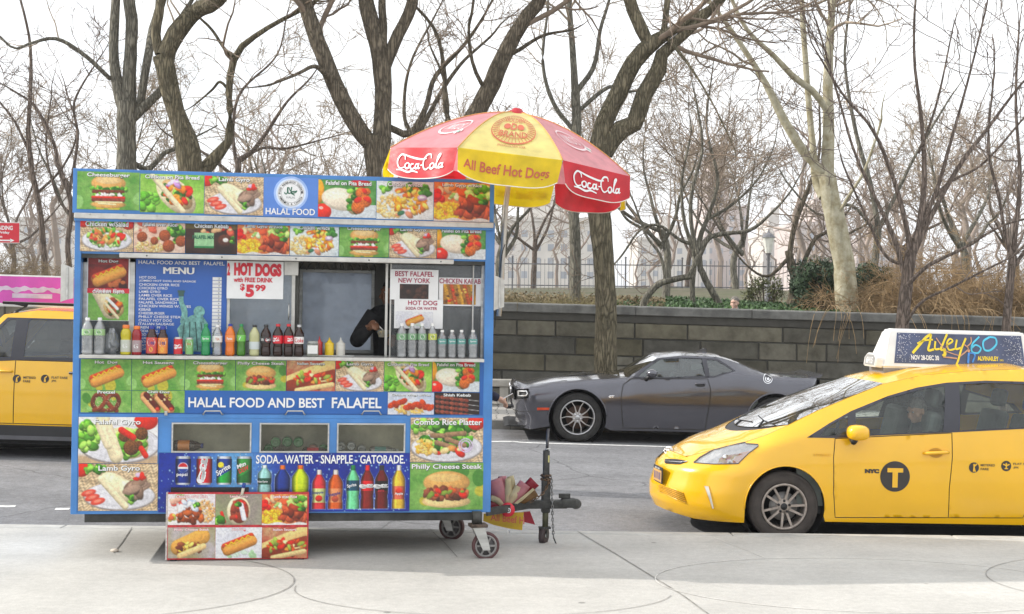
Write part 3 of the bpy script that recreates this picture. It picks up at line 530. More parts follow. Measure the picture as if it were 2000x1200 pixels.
# ================================================================== park: brush, ivy, fence, lamp, far towers
def brush(name, label, px0, px1, Y0, Y1, h, n, mat, seed, lean=0.0, cat='shrub', arch=.25, kind=None, spread=.35):
    rng = np.random.default_rng(seed); xa, xb = at(px0, 600, (Y0 + Y1) / 2).x, at(px1, 600, (Y0 + Y1) / 2).x
    cx, cyy = (xa + xb) / 2, (Y0 + Y1) / 2; g = Mesh4(); off = (cx, cyy, park_z(cx, cyy))
    B = np.stack([rng.uniform(xa, xb, n), rng.uniform(Y0, Y1, n)], 1); z = np.array([park_z(*p) for p in B]); P = np.zeros((n, 8, 3)); P[:, 0] = np.c_[B, z - .05]
    d = rng.normal(size=(n, 3)) * spread + np.array([lean, -.1, 1.0]); d /= np.linalg.norm(d, axis=1, keepdims=True); L = h * rng.uniform(.5, 1.2, n)
    for k in range(1, 8):
        d = d + rng.normal(size=(n, 3)) * .14 + np.array([0, 0, -arch * k / 7]) + d * np.array([.10, .10, 0]); d /= np.linalg.norm(d, axis=1, keepdims=True); P[:, k] = P[:, k - 1] + d * (L / 7)[:, None]
    R = np.full(n, .007)[:, None] * np.linspace(1, .5, 8)[None] * rng.uniform(.7, 1.4, n)[:, None]; g.add(*tubes(P, R, 4))
    p1, r1, l1 = sprout(P, R, L, rng, 5.5, .4, 38, -.04, .22, .8, n=5, t0=.15, lmin=.25, lmax=.9); r1 = np.clip(r1, .0035, .006); g.add(*tubes(p1, r1, 3))
    p2, r2, l2 = sprout(p1, r1, l1, rng, 5, .6, 40, -.05, .25, .8, n=4, t0=.1, lmin=.15, lmax=.4); r2 = np.clip(r2, .003, .005); g.add(*tubes(p2, r2, 3))
    t = g.build(name, mat, None, off=off); t.location = off
    return tag(t, label, cat) if not kind else tag(t, kind=kind)
M_TAN = pm('tan stems', (.32, .22, .115), .95, var=.4, scale=1.5); M_TAN2 = pm('grey tan stems', (.25, .19, .115), .95, var=.4, scale=1.5); M_OLST = pm('olive stems', (.20, .17, .08), .95, var=.4, scale=1.5)
brush('tan_shrub', 'dense tan leafless shrub around the foot of the pale plane tree', 1610, 1740, 27.1, 28.6, 1.4, 110, M_TAN, 1, -.2, arch=.6)
brush('tan_shrub', 'broad tan leafless thicket behind the wall between the fan branched tree and the plane tree', 1720, 1880, 27.1, 29.8, 2.0, 190, M_TAN, 2, 0, arch=.5)
brush('tan_shrub', 'tall tan leafless thicket behind the wall at the right edge', 1860, 2040, 27.1, 30, 2.2, 200, M_TAN, 3, .1, arch=.5)
brush('hedge', 'low olive tangle of stems on the bank left of the stout olive trunk', 960, 1165, 27.1, 30, .75, 420, M_OLST, 4, 0, arch=.8, spread=.6)
brush('hedge', 'brown leafless hedge behind the wall at the far left', -40, 150, 27.1, 28.9, 1.25, 330, M_TAN2, 5, 0, arch=.4, spread=.5)
brush('hedge', 'grey brown stems on the bank between the arching tree and the olive trunk', 1200, 1330, 27.2, 32, .6, 120, M_TAN2, 6, 0, arch=.8, spread=.7)
rng = np.random.default_rng(8); g = Mesh4(); m = 26        # loose stems drooping over the coping
P = np.zeros((m, 7, 3)); xs = np.r_[rng.uniform(5.8, 7.6, 14), rng.uniform(8.2, 9.8, 12)]
for i in range(m):
    L = rng.uniform(.4, 1.2); x = xs[i]; dx = rng.normal() * .15
    for k in range(7): q = k / 6; P[i, k] = (x + dx * q * 2 + .04 * math.sin(q * 5 + i), WY + .3 - .5 * min(1, q * 1.7), WT(x) + .12 + .12 * math.sin(q * 2.2) - L * q * q)
g.add(*tubes(P, np.full((m, 7), .0055), 3)); tag(g.build('drooping_stems', M_TAN), kind='stuff')
# ivy on the bank: leaf faces
def leaves(name, n, px0, px1, Y0, Y1, hgt, size, mat, seed, kind='stuff', label=None, cat=None, zf=None):
    rng = np.random.default_rng(seed); Yv = rng.uniform(Y0, Y1, n); Xv = np.array([at(p, 600, y).x for p, y in zip(rng.uniform(px0, px1, n), Yv)])
    z = np.array([park_z(x, y) for x, y in zip(Xv, Yv)]) + (rng.random(n) ** 1.5 * hgt if zf is None else zf(Xv, Yv, rng)); c = np.stack([Xv, Yv, z], 1)
    u = rng.normal(size=(n, 3)); u /= np.linalg.norm(u, axis=1, keepdims=True); w = rng.normal(size=(n, 3)) + np.array([0, -.5, .8]); v = np.cross(u, w); v /= np.linalg.norm(v, axis=1, keepdims=True); s = size * rng.uniform(.6, 1.3, n)[:, None]
    V = np.stack([c - u * s, c - v * s * .6, c + u * s, c + v * s * .6], 1).reshape(-1, 3); Q = np.arange(4 * n).reshape(n, 4); g = Mesh4(); g.add(V, Q); o = g.build(name, mat, None, smooth=False)
    return tag(o, label, cat, kind=kind) if not label else tag(o, label, cat)
M_IVY = pm('ivy leaves', (.07, .15, .035), .6, col2=(.025, .06, .015), scale=3); M_DRY = pm('dry leaves', (.25, .19, .11), .9, col2=(.14, .11, .05), scale=2)
M_FIR = pm('evergreen needles', (.045, .085, .035), .7, col2=(.015, .032, .014), scale=3)
leaves('ivy', 17000, 1300, 1680, 27.02, 36, .28, .045, M_IVY, 3); leaves('dry_grass', 9000, 940, 1300, 27.02, 38, .22, .04, M_DRY, 4); leaves('fallen_leaf', 4000, 1600, 2060, 27.02, 40, .1, .05, M_DRY, 5); leaves('leaf_litter', 5000, -60, 900, 27.02, 38, .15, .05, M_DRY, 6)
leaves('ivy_patch', 4200, 1160, 1330, 27.02, 33, .2, .042, M_IVY, 33)
def bush(name, label, px, py_top, py_bot, wpx, Y, n, mat, seed, size=.05, cat='bush'):
    rng = np.random.default_rng(seed); A = at(px, py_bot, Y); s = Y / F; h = (py_bot - py_top) * s; w = wpx * s / 2; lobes = [(rng.uniform(-.7, .7) * w, rng.uniform(-.5, .5) * w, rng.uniform(.2, .85) * h, rng.uniform(.3, .5) * min(w, h)) for _ in range(14)]
    pk = rng.integers(0, 14, n); L = np.array(lobes)[pk]; d = rng.normal(size=(n, 3)); d /= np.linalg.norm(d, axis=1, keepdims=True); c = L[:, :3] + d * L[:, 3:4] * rng.uniform(.55, 1.1, n)[:, None]; c[:, 2] = np.abs(c[:, 2])
    t = thing(name, label, cat, T(A.x, A.y, min(A.z, park_z(A.x, Y)))); u = rng.normal(size=(n, 3)); u /= np.linalg.norm(u, axis=1, keepdims=True); v = np.cross(u, d); sz = size * rng.uniform(.5, 1.3, n)[:, None]
    V = np.stack([c - u * sz, c - v * sz * .5, c + u * sz, c + v * sz * .5], 1).reshape(-1, 3); g = Mesh4(); g.add(V, np.arange(4 * n).reshape(n, 4)); g.build('foliage', mat, t, smooth=False)
    st = Mesh4(); P = np.stack([np.linspace((0, 0, -.2), l[:3], 5) for l in lobes]); st.add(*tubes(P, np.full((14, 5), .015), 5)); st.build('stem', B_BROWN, t)
    return t
bush('evergreen_bush', 'dark evergreen bush left of the plane trunk behind the hollow tree', 1612, 478, 612, 150, 28.6, 8000, M_FIR, 1)
bush('evergreen_bush', 'dark evergreen bush right of the plane trunk', 1702, 480, 600, 100, 29.6, 5000, M_FIR, 2)
bush('olive_bush', 'thin olive green bush under the park lamp', 1495, 520, 600, 90, 33, 1100, pm('olive leaves', (.12, .13, .05), .8, var=.4, scale=3), 3, .045)
# iron fence on the bank
FY = 56.0; gz = park_z(4, FY); fn = thing('iron_fence', 'long black iron picket fence across the park bank', 'fence', T(0, FY, gz)); M_IRON = pm('distance faded iron', (.17, .17, .18), .6, var=.3)  # black iron lightened in its colour to fade the far fence; lamp shares it
mb = MB(); mr = MB(); mp_ = MB()
for i in range(-64, 110):
    x = i * .17
    if i % 14 == 0: mp_ = MB(); mp_.box(x - .03, x + .03, -.03, .03, -.3, 1.28, M_IRON); mp_.ball((x, 0, 1.33), .05, M_IRON, seg=8, rings=5); mp_.build('post', fn)
    else: mb.box(x - .008, x + .008, -.008, .008, -.1, 1.18, M_IRON); mb.add([(x - .018, 0, 1.18), (x + .018, 0, 1.18), (x, 0, 1.26)], [(0, 1, 2)], M_IRON)
for z in (.1, 1.0): mr.box(-11, 18.8, -.016, .016, z, z + .045, M_IRON)
o = mb.build('picket', fn); o['kind'] = 'stuff'; mr.build('rail', fn)
# park lamp
A = at(1500, 560, 45); lp = thing('park_lamp', 'black park lamp post with a lantern head between the bare trees', 'lamp post', T(A.x, 45, park_z(A.x, 45)))
zt_ = at(1503, 452, 45).z - park_z(A.x, 45)
MB().lathe([(.14, 0), (.15, .1), (.10, .25), (.085, .5), (.055, .7), (.05, zt_ - 1.0), (.075, zt_ - .95), (.05, zt_ - .85), (.10, zt_ - .75)], M_IRON, 12).build('post', lp)
MB().lathe([(.10, zt_ - .74), (.20, zt_ - .25), (.21, zt_ - .22)], pm('lantern glass', (.75, .75, .70), .3), 8, smooth=False).build('lantern', lp)
MB().lathe([(.24, zt_ - .22), (.16, zt_ - .12), (.05, zt_ - .04), (.03, zt_), (0, zt_ + .12)], M_IRON, 8, smooth=False).build('lamp_cap', lp)
# far towers: haze and overexposure are put into their pale wall and window colours
def tower(label, px0, px1, ptop, Y, wall, win, fl=3.4, bay=3.2, depth=30, setb=()):
    A, B = at(px0, 560, Y), at(px1, 560, Y); w = B.x - A.x; zt = at(px0, ptop, Y).z; t = thing('far_building', label, 'building', T(A.x, Y, 0), 'pale buildings far beyond the park')
    m = MB(); m.box(0, w, 0, depth, 0, zt, wall); m.box(-.4, w + .4, -.5, depth, zt, zt + 1.0, wall)
    for (u0, u1, up) in setb: m.box(w * u0, w * u1, 4, depth - 4, zt + 1, zt + up, wall); m.box(w * u0 + 1, w * u0 + 4, 6, 10, zt + up, zt + up + 3, wall)
    m.build('wall', t); q = MB(); nb = max(2, int(w / bay)); nf = int((zt - 8) / fl)
    for i in range(nb):
        for j in range(nf):
            x = (i + .5) * w / nb; z = zt - 2.2 - j * fl
            if z < 4: continue
            q.add([(x - .75, -.06, z - 1.7), (x + .75, -.06, z - 1.7), (x + .75, -.06, z), (x - .75, -.06, z)], [(0, 1, 2, 3)], win)
    o = q.build('window', t); o['kind'] = 'stuff'; return t
TW1 = pm('haze pale limestone', (.62, .58, .53), .9, var=.06, scale=.2); TW2 = pm('haze pale pinkish brick', (.56, .48, .45), .9, var=.06, scale=.2); TWN = pm('haze pale window', (.30, .32, .36), .3, var=.2, scale=.1)
tower('wide haze pale limestone block beyond the fence between the umbrella pole and the olive trunk', 985, 1165, 432, 330, TW1, TWN, setb=((.2, .7, 9),))
tower('pale tower with a stepped top left of the park lamp', 1375, 1460, 408, 420, TW2, TWN, setb=((.1, .6, 12), (.2, .45, 18)))
tower('low pale block filling the gap right of the olive trunk', 1245, 1385, 470, 400, TW1, TWN, setb=((.3, .6, 5),))
tower('pale tower behind the park lamp with a water tank', 1490, 1560, 460, 450, TW1, TWN, setb=((.2, .5, 7),))
tower('pale brick block right of the park lamp behind the dark hollow tree', 1552, 1640, 440, 380, TW2, TWN, setb=((.5, .8, 8),))
tower('pale building at the far left below the first bare branches', 20, 145, 430, 420, TW1, TWN, setb=((.55, .75, 8),))
tower('long low pale terrace seen behind the umbrella pole', 700, 990, 470, 450, TW2, TWN)
tower('pale block behind the tan thicket at the right', 1690, 1800, 485, 430, TW2, TWN, setb=((.1, .3, 4),))
# ================================================================== printed pictures: drawn into the vertices of fine flat grids
M_PRINT = pm('printed vinyl', (.92, .92, .92), .35, var=.03, scale=3, attr=True, coat=.15)
M_WHITE = pm('white lettering', (.80, .80, .80), .5, var=.05); M_INK = pm('dark lettering', (.03, .03, .03), .5); M_RED = pm('red lettering', (.62, .03, .05), .5, var=.1)
class Pic:
    """a small painter on a w x h raster; x runs 0..aspect, y runs 0..1 downwards; colours are display values 0..1"""
    def __init__(s, w, h, seed=0):
        s.w, s.h, s.A = w, h, w / h; s.rng = np.random.default_rng(seed)
        s.y, s.x = np.meshgrid(np.linspace(0, 1, h), np.linspace(0, w / h, w), indexing='ij'); s.im = np.zeros((h, w, 3))
    def noise(s, sc, seed):
        r = np.random.default_rng(seed); o = np.zeros((s.h, s.w))
        for k in range(4):
            f = sc * 2 ** k; a, b, c, d = r.uniform(0, 6.28, 4); th = r.uniform(0, 3.14)
            o += .5 ** (k * .7) * np.sin(f * (s.x * math.cos(th) + s.y * math.sin(th)) + a + 1.7 * np.sin(f * .6 * s.y + b)) * np.cos(f * (s.y * math.cos(th) - s.x * math.sin(th)) + c + 1.5 * np.sin(f * .5 * s.x + d))
        return o / 1.8
    def bg(s, c1, c2, sc=3, seed=1, horiz=0):
        t = np.clip(.5 + .6 * s.noise(sc, seed) + horiz * (s.y - .5), 0, 1)[..., None]; s.im = np.array(c1) * (1 - t) + np.array(c2) * t; return s
    def put(s, mask, col):
        m = np.clip(mask, 0, 1)[..., None]; s.im = s.im * (1 - m) + np.clip(col, 0, 1) * m; return s
    def ell(s, cx, cy, rx, ry, col, rot=0, shade=.35, rough=.0, tex=.0, tsc=40, top=None, bottom=None, seed=3):
        c, sn = math.cos(math.radians(rot)), math.sin(math.radians(rot)); dx, dy = s.x - cx, s.y - cy; u, v = (dx * c + dy * sn) / rx, (-dx * sn + dy * c) / ry
        d = np.sqrt(u * u + v * v)
        if rough: d = d + rough * s.noise(14, seed + int(cx * 50))
        m = np.clip((1 - d) * min(rx, ry) * s.h * .9 + .5, 0, 1)
        if top is not None: m = m * (v > top)
        if bottom is not None: m = m * (v < bottom)
        sh = 1 + shade * (.25 - .55 * (dy / max(rx, ry)) * 1.4 - .25 * dx / max(rx, ry) - .55 * np.clip(d, 0, 1) ** 4)
        if tex: sh = sh + tex * s.noise(tsc, seed)
        return s.put(m, np.array(col) * sh[..., None])
    def cap(s, x0, y0, x1, y1, r, col, shade=.3, tex=0, r1=None, seed=3, tsc=30):
        dx, dy = x1 - x0, y1 - y0; t = np.clip(((s.x - x0) * dx + (s.y - y0) * dy) / max(1e-9, dx * dx + dy * dy), 0, 1); qx, qy = s.x - x0 - t * dx, s.y - y0 - t * dy
        rr = r + ((r1 if r1 is not None else r) - r) * t; d = np.hypot(qx, qy) / rr; sh = 1 + shade * (.2 - .7 * qy / rr - .5 * np.clip(d, 0, 1) ** 3)
        if tex: sh = sh + tex * s.noise(tsc, seed)
        return s.put(np.clip((1 - d) * rr * s.h * .9 + .5, 0, 1), np.array(col) * sh[..., None])
    def line(s, pts, r, col, shade=.2):
        for a, b in zip(pts[:-1], pts[1:]): s.cap(*a, *b, r, col, shade)
        return s
    def bits(s, n, cx, cy, rx, ry, size, cols, el=1.8, shade=.4, seed=5, spread=1.0):
        r = np.random.default_rng(seed)
        for _ in range(n):
            a, q = r.uniform(0, 6.28), math.sqrt(r.random()) * spread; k = r.uniform(.6, 1.3) * size
            s.ell(cx + rx * q * math.cos(a), cy + ry * q * math.sin(a), k * el, k, cols[r.integers(len(cols))], rot=r.uniform(0, 180), shade=shade)
        return s
    def leaf(s, n, cx, cy, rx, ry, size=.05, seed=6, cols=((.35, .62, .16), (.22, .48, .10), (.55, .78, .28), (.15, .36, .08))): return s.bits(n, cx, cy, rx, ry, size, cols, 1.5, .6, seed)
BUN, BUN2, CRUST, MEAT, TOM, ORG = (.88, .66, .36), (.95, .80, .55), (.74, .46, .18), (.45, .20, .12), (.86, .16, .09), (.93, .48, .10)
G1, G2, PITA, WHT = (.36, .62, .24), (.62, .78, .40), (.93, .86, .70), (.95, .94, .93)
WICK, WICK2 = (.78, .66, .50), (.55, .44, .30); RICE = ((.93, .80, .50), (.96, .87, .64), (.85, .68, .36)); YRICE = ((.97, .80, .12), (.99, .87, .25), (.88, .66, .05))
def plate(p, cx, cy, rx, ry): p.ell(cx, cy + .02, rx * 1.03, ry * 1.06, (.62, .58, .56), shade=0).ell(cx, cy, rx, ry, (.94, .93, .95), shade=.12).ell(cx, cy - .01, rx * .86, ry * .84, (.90, .89, .91), shade=.1)
def greenbg(p, seed=1): p.bg(G1, G2, 4, seed); p.bits(5, p.A * .5, .6, p.A * .6, .5, .16, ((.78, .74, .22), (.30, .55, .2), (.60, .80, .45)), 1.3, .0, seed)
def wicker(p, seed=2):
    p.bg(WICK, (.86, .76, .62), 10, seed); k = np.sin(p.y * 60 + 2 * np.sin(p.x * 30)) * np.sin(p.x * 36 + np.floor(p.y * 20) * 1.6); p.im *= (1 + .25 * k)[..., None]
def f_burger(p):
    greenbg(p); c = p.A * .5; p.ell(c, .86, .46, .10, BUN, tex=.05).ell(c, .30, .46, .22, BUN, tex=.06, bottom=.55, seed=8); p.ell(c, .22, .34, .10, BUN2, shade=.1)
    p.leaf(36, c, .46, .50, .05, .045); p.cap(c - .38, .53, c + .38, .53, .055, MEAT, tex=.3); p.leaf(16, c, .60, .42, .03, .03); p.bits(16, c, .62, .40, .03, .035, (WHT, (.95, .9, .85)), 2)
    p.cap(c - .42, .68, c + .42, .68, .035, TOM); p.cap(c - .40, .745, c + .40, .745, .05, (.52, .22, .15), tex=.3); p.cap(c - .34, .80, c + .36, .80, .02, (.97, .90, .65)); p.ell(c, .87, .44, .075, BUN, tex=.05, top=-.5); p.cap(c - .26, .84, c + .2, .86, .018, (.97, .92, .70))
def f_pita(p):
    p.bg((.45, .72, .20), (.70, .86, .40), 4, 3); p.leaf(20, p.A * .12, .75, .3, .3, .08, 4, ((.5, .76, .25), (.36, .64, .16))); c = p.A * .55
    p.ell(c + .02, .55, .62, .36, PITA, rot=42, tex=.05); p.ell(c + .04, .52, .50, .27, (.80, .66, .45), rot=42); p.leaf(30, c + .02, .50, .40, .28, .055, 7); p.bits(26, c + .05, .50, .34, .30, .06, (ORG, (.90, .30, .10), (.96, .58, .18), TOM), 1.7, .5, 9)
    p.bits(7, c - .1, .25, .2, .1, .05, ((.75, .55, .78), (.93, .85, .95)), 2); p.cap(c - .6, .05, c + .2, .95, .07, PITA, tex=.04)
def f_gyro(p):
    wicker(p); p.ell(.06, .12, .18, .16, TOM); p.leaf(18, .35, .12, .2, .1, .05); c = p.A * .52; plate(p, c, .68, p.A * .44, .29)
    for a, b in ((.22, .62), (.30, .72), (.42, .80)): p.ell(a, b, .16, .07, (.90, .30, .22), rot=-15, shade=.3).ell(a, b - .01, .09, .03, (.97, .55, .45), rot=-15, shade=.1)
    x = c + .02; p.ell(x - .05, .46, .42, .20, PITA, rot=32, tex=.06); p.ell(x + .15, .60, .18, .26, PITA, rot=-20, tex=.05); p.leaf(26, x + .27, .60, .12, .22, .05, 8); p.bits(14, x + .34, .50, .16, .17, .075, ((.58, .46, .38), (.66, .54, .46), (.50, .38, .31)), 2.2, .5, 4); p.bits(4, x + .38, .30, .10, .06, .06, (TOM, (.8, .7, .8)), 1.8)
    p.cap(x - .42, .33, x + .10, .90, .075, PITA, .35, .05)
def f_falafelpita(p):
    p.bg((.22, .50, .18), (.48, .70, .38), 5, 9); p.put((p.y > .66) * .9, (.90, .90, .95)); p.ell(.0, .32, .16, .34, (.95, .62, .12)); p.ell(p.A * .72, .08, .3, .10, (.75, .12, .14)); p.ell(.12, .86, .24, .22, (.90, .16, .07)).ell(.08, .76, .06, .04, (1, .8, .75), shade=0)
    c = p.A * .42; p.ell(c - .05, .52, .52, .30, (.92, .86, .77), rot=8, tex=.05); p.ell(c + .34, .58, .22, .34, (.80, .70, .52), rot=10); p.leaf(34, c + .32, .55, .17, .36, .055, 5)
    for a, b, r in ((.50, .34, .15), (.62, .55, .17), (.42, .72, .18), (.66, .30, .10)): p.ell(c + a, b, r, r, (.80, .40, .12), tex=.25, tsc=50)
    p.bits(4, c + .55, .45, .15, .2, .06, (TOM,), 1.5)
def f_chickenrice(p):
    p.bg((.85, .90, .92), (.95, .95, .93), 4, 2); p.leaf(16, p.A * .45, .18, .6, .14, .07); p.bits(200, p.A * .26, .66, .42, .30, .022, RICE, 2.2, .3, 3); p.bits(60, p.A * .60, .50, .45, .36, .055, ((.95, .70, .15), (.93, .55, .12), (.85, .42, .12), (.97, .80, .35)), 1.9, .5, 5)
    p.bits(12, p.A * .85, .30, .12, .25, .06, ((.30, .58, .20), (.2, .45, .15)), 1.4, .5, 6); p.ell(p.A * .80, .42, .13, .08, (.80, .66, .80)).ell(p.A * .80, .41, .08, .04, (.95, .9, .95)); p.bits(6, p.A * .45, .85, .25, .08, .06, ((.85, .55, .42), (.9, .8, .85), (.2, .45, .3)), 1.7)
def f_lambrice(p):
    p.bg((.90, .45, .22), (.95, .62, .35), 6, 4); p.bits(16, p.A * .3, .2, .4, .16, .09, ((.92, .35, .18), (.95, .55, .30), (.93, .75, .55)), 1.6); p.bits(8, .08, .38, .12, .15, .08, ((.88, .12, .08),), 1.3); p.leaf(34, p.A * .80, .26, .32, .2, .07, 5, ((.55, .75, .25), (.72, .85, .45), (.35, .6, .15))); p.bits(6, p.A * .33, .38, .15, .08, .05, ((.85, .95, .7), (.6, .75, .4)), 1.5)
    p.bits(190, p.A * .25, .76, .42, .24, .024, YRICE, 2.3, .3, 3); p.bits(40, p.A * .72, .68, .42, .24, .085, ((.62, .22, .12), (.50, .16, .08), (.72, .30, .16)), 1.9, .6, 7); p.leaf(6, p.A * .9, .5, .1, .06, .05); p.put(np.clip((p.y - .93 - .03 * np.sin(p.x * 9)) * 60, 0, 1), (.95, .93, .92))
def f_salad(p):
    wicker(p); p.ell(.1, .1, .16, .14, TOM).ell(p.A * .9, .12, .2, .16, TOM); p.leaf(20, p.A * .5, .12, .6, .1, .06); plate(p, p.A * .5, .62, p.A * .46, .34); p.leaf(70, p.A * .5, .55, p.A * .38, .28, .06, 3, ((.40, .66, .2), (.60, .80, .35), (.75, .88, .55), (.25, .5, .12)))
    p.bits(22, p.A * .5, .52, p.A * .28, .2, .06, ((.80, .55, .25), (.72, .45, .2), (.88, .70, .42)), 2.4, .5, 8); p.bits(10, p.A * .5, .55, p.A * .32, .2, .06, ((.88, .35, .25), TOM), 1.8, .4, 9)
def f_falafelrice(p):
    p.bg((.92, .72, .62), (.96, .86, .78), 5, 5); p.bits(14, p.A * .2, .2, .35, .18, .08, ((.9, .4, .3), (.95, .6, .45), (.97, .8, .7)), 1.8); p.leaf(40, p.A * .82, .35, .3, .3, .06); p.bits(120, p.A * .3, .82, .5, .18, .022, RICE, 2.2); p.ell(p.A * .52, .5, .25, .05, (.70, .82, .42), rot=-35)
    for a, b, r in ((.16, .50, .17), (.60, .45, .19), (.68, .78, .20), (.92, .62, .18), (.40, .62, .13)): p.ell(p.A * a, b, r, r, (.62, .30, .15), tex=.3, tsc=60)
def f_kebab(p):
    p.bg((.16, .09, .07), (.30, .16, .10), 5, 6); p.put((p.y < .2) * .8, (.42, .38, .15)); p.bits(12, p.A * .6, .28, .6, .12, .08, ((.85, .35, .25), TOM, (.9, .7, .5)), 1.5)
    p.put((np.abs(p.x - p.A * .36) < .32) * (np.abs(p.y - .56) < .22) * 1.0, (.62, .82, .60)); p.put((np.abs(p.x - p.A * .36) < .32) * (np.abs(p.y - .78) < .03) * 1.0, (.15, .55, .30)); p.ell(p.A * .76, .56, .22, .20, (.36, .18, .12), tex=.3).ell(p.A * .78, .55, .09, .07, (.95, .93, .9), shade=.1); p.leaf(6, p.A * .92, .6, .06, .2, .04)
def f_hotdog(p, bg='red'):
    if bg == 'red': p.bg((.35, .05, .04), (.62, .12, .08), 5, 7); p.bits(8, p.A * .7, .85, .3, .15, .1, ((.2, .03, .03), (.75, .4, .2)), 1.4, .2); p.put((p.y < .2) * .6, (.65, .10, .10))
    elif bg == 'white': p.bg((.88, .88, .92), (.97, .97, .97), 3, 4); p.bits(6, p.A * .5, .9, .6, .1, .08, ((.7, .85, .65), (.85, .92, .85)), 1.6, .1)
    else: greenbg(p)
    c = p.A * .5; p.cap(c - .42, .66, c + .38, .34, .15, CRUST, .3, .04); p.cap(c - .46, .60, c + .40, .26, .085, (.80, .25, .10), .45); p.cap(c - .36, .76, c + .44, .44, .16, (.90, .60, .26), .45, .04)
    n = 9; p.line([(c - .42 + .80 * t / n, .60 - .33 * t / n + (.045 if t % 2 else -.045)) for t in range(n + 1)], .022, (.96, .78, .15))
def f_sausage(p): f_hotdog(p, 'green')
def f_hotdogw(p): f_hotdog(p, 'white')
def f_philly(p, bg=True):
    greenbg(p, 5); c = p.A * .5; p.ell(c, .82, .52, .14, BUN2, tex=.04); p.ell(c, .42, .50, .24, BUN, tex=.05, bottom=.65).ell(c - .05, .32, .36, .09, (.95, .78, .48), shade=.1); p.bits(60, c, .66, .48, .09, .055, ((.45, .22, .14), (.55, .28, .18), (.66, .34, .20), (.36, .18, .10)), 2, .6, 3); p.bits(14, c, .66, .46, .08, .05, (TOM, (.85, .35, .15), (.5, .6, .2)), 1.7, .4, 5); p.ell(c, .85, .48, .09, BUN2, tex=.04, top=-.3)
def f_italian(p):
    p.bg((.72, .12, .10), (.85, .70, .50), 3, 8); p.put(((p.x < .35) * (p.y > .5)) * .7, (.80, .88, .72)); p.cap(.1, .75, p.A * .95, .18, .26, (.93, .76, .48), .35, .04); p.cap(.15, .86, p.A - .05, .50, .22, (.55, .20, .1)); p.bits(60, p.A * .55, .62, .62, .22, .06, ((.85, .30, .10), TOM, (.90, .55, .20), (.60, .68, .25), (.55, .2, .1), (.93, .85, .6)), 2.2, .5, 6); p.cap(.35, .98, p.A - .1, .78, .08, BUN2)
def f_chgyro(p):
    p.bg((.40, .66, .24), (.62, .82, .40), 4, 4); c = p.A * .5; p.cap(c - .34, .1, c + .1, .62, .20, PITA, .3, .05, r1=.34); p.ell(c + .18, .58, .36, .30, (.86, .72, .46), rot=35); p.bits(30, c + .18, .56, .28, .24, .06, ((.92, .45, .12), TOM, (.30, .45, .15), (.55, .25, .15)), 1.7, .5, 3); p.cap(c - .05, .28, c + .3, .62, .05, WHT, .2); p.cap(c - .1, .45, c + .32, .92, .05, PITA)
def f_pretzel(p):
    greenbg(p, 8); c = p.A * .5; B_ = (.50, .22, .12)
    for pts in ([(c - .1, .9), (c - .42, .86), (c - .62, .6), (c - .5, .25), (c - .2, .2), (c, .45), (c + .25, .75), (c + .5, .92)], [(c + .1, .9), (c + .42, .82), (c + .60, .5), (c + .48, .22), (c + .2, .22), (c, .45), (c - .25, .78), (c - .55, .9)]):
        p.line([tuple(q) for q in spline(pts, 4)], .10, B_, .5)
    p.bits(60, c, .55, .6, .35, .012, ((.95, .85, .75),), 1.2, 0)
def f_chili(p):
    greenbg(p, 11); c = p.A * .5
    for o in (-.42, .22): p.cap(c + o - .22, .25, c + o + .34, .85, .20, (.82, .55, .34), .4); p.cap(c + o - .14, .18, c + o + .40, .78, .13, (.40, .12, .08)); p.bits(20, c + o + .12, .48, .26, .30, .04, ((.35, .15, .1), (.5, .2, .12), (.9, .8, .6)), 1.4); p.ell(c + o + .38, .84, .10, .09, (.80, .22, .14)); p.cap(c + o - .3, .36, c + o + .24, .96, .10, (.88, .64, .42), .4)
def f_wings(p):
    p.bg((.75, .80, .90), (.90, .90, .92), 3, 6); p.bits(40, p.A * .5, .75, .8, .2, .035, ((.93, .78, .42), (.88, .70, .32)), 4, .3, 3)
    for i in range(11): r = np.random.default_rng(i); p.ell(p.A * (.08 + .085 * i), r.uniform(.38, .7), .2, .13, ((.78, .26, .08), (.70, .20, .06))[i % 2], rot=r.uniform(-60, 60), tex=.25)
def f_shish(p):
    p.bg((.10, .07, .06), (.20, .14, .12), 5, 3)
    for i in range(4):
        y = .22 + .22 * i; p.cap(.05, y - .06, p.A - .04, y + .16, .013, (.85, .85, .85), .1)
        for k in range(7): p.ell(.16 + p.A * .105 * k, y - .02 + .026 * k, .12, .085, ((.50, .22, .16), (.58, .28, .2))[k % 2], rot=20, tex=.3)
def f_falgyro(p):
    p.bg((.93, .92, .92), (.98, .97, .96), 2, 3); p.put(np.clip((p.y - .78) * 12, 0, 1), (.80, .68, .54)); plate(p, p.A * .52, .58, p.A * .50, .40); p.leaf(60, .22, .42, .24, .30, .07, 3, ((.45, .70, .2), (.62, .82, .34), (.3, .55, .14))); p.ell(p.A * .85, .08, .26, .20, TOM); c = p.A * .55
    p.ell(c + .1, .56, .48, .34, (.92, .83, .62), rot=12); p.leaf(50, c + .18, .58, .36, .28, .075, 8, ((.50, .76, .22), (.66, .86, .36), (.33, .58, .14)))
    for a, b, r in ((.05, .42, .12), (.20, .66, .17), (.42, .36, .14), (.36, .60, .09)): p.ell(c + a, b, r, r, (.42, .25, .12), tex=.35, tsc=60)
    p.cap(c - .02, .28, c + .24, .44, .07, TOM); p.cap(c + .42, .68, c + .52, .84, .06, TOM); p.cap(c - .42, .05, c - .12, .85, .15, PITA, .35, .05); p.cap(c - .5, .15, c - .3, .6, .1, (.95, .88, .72), .3)
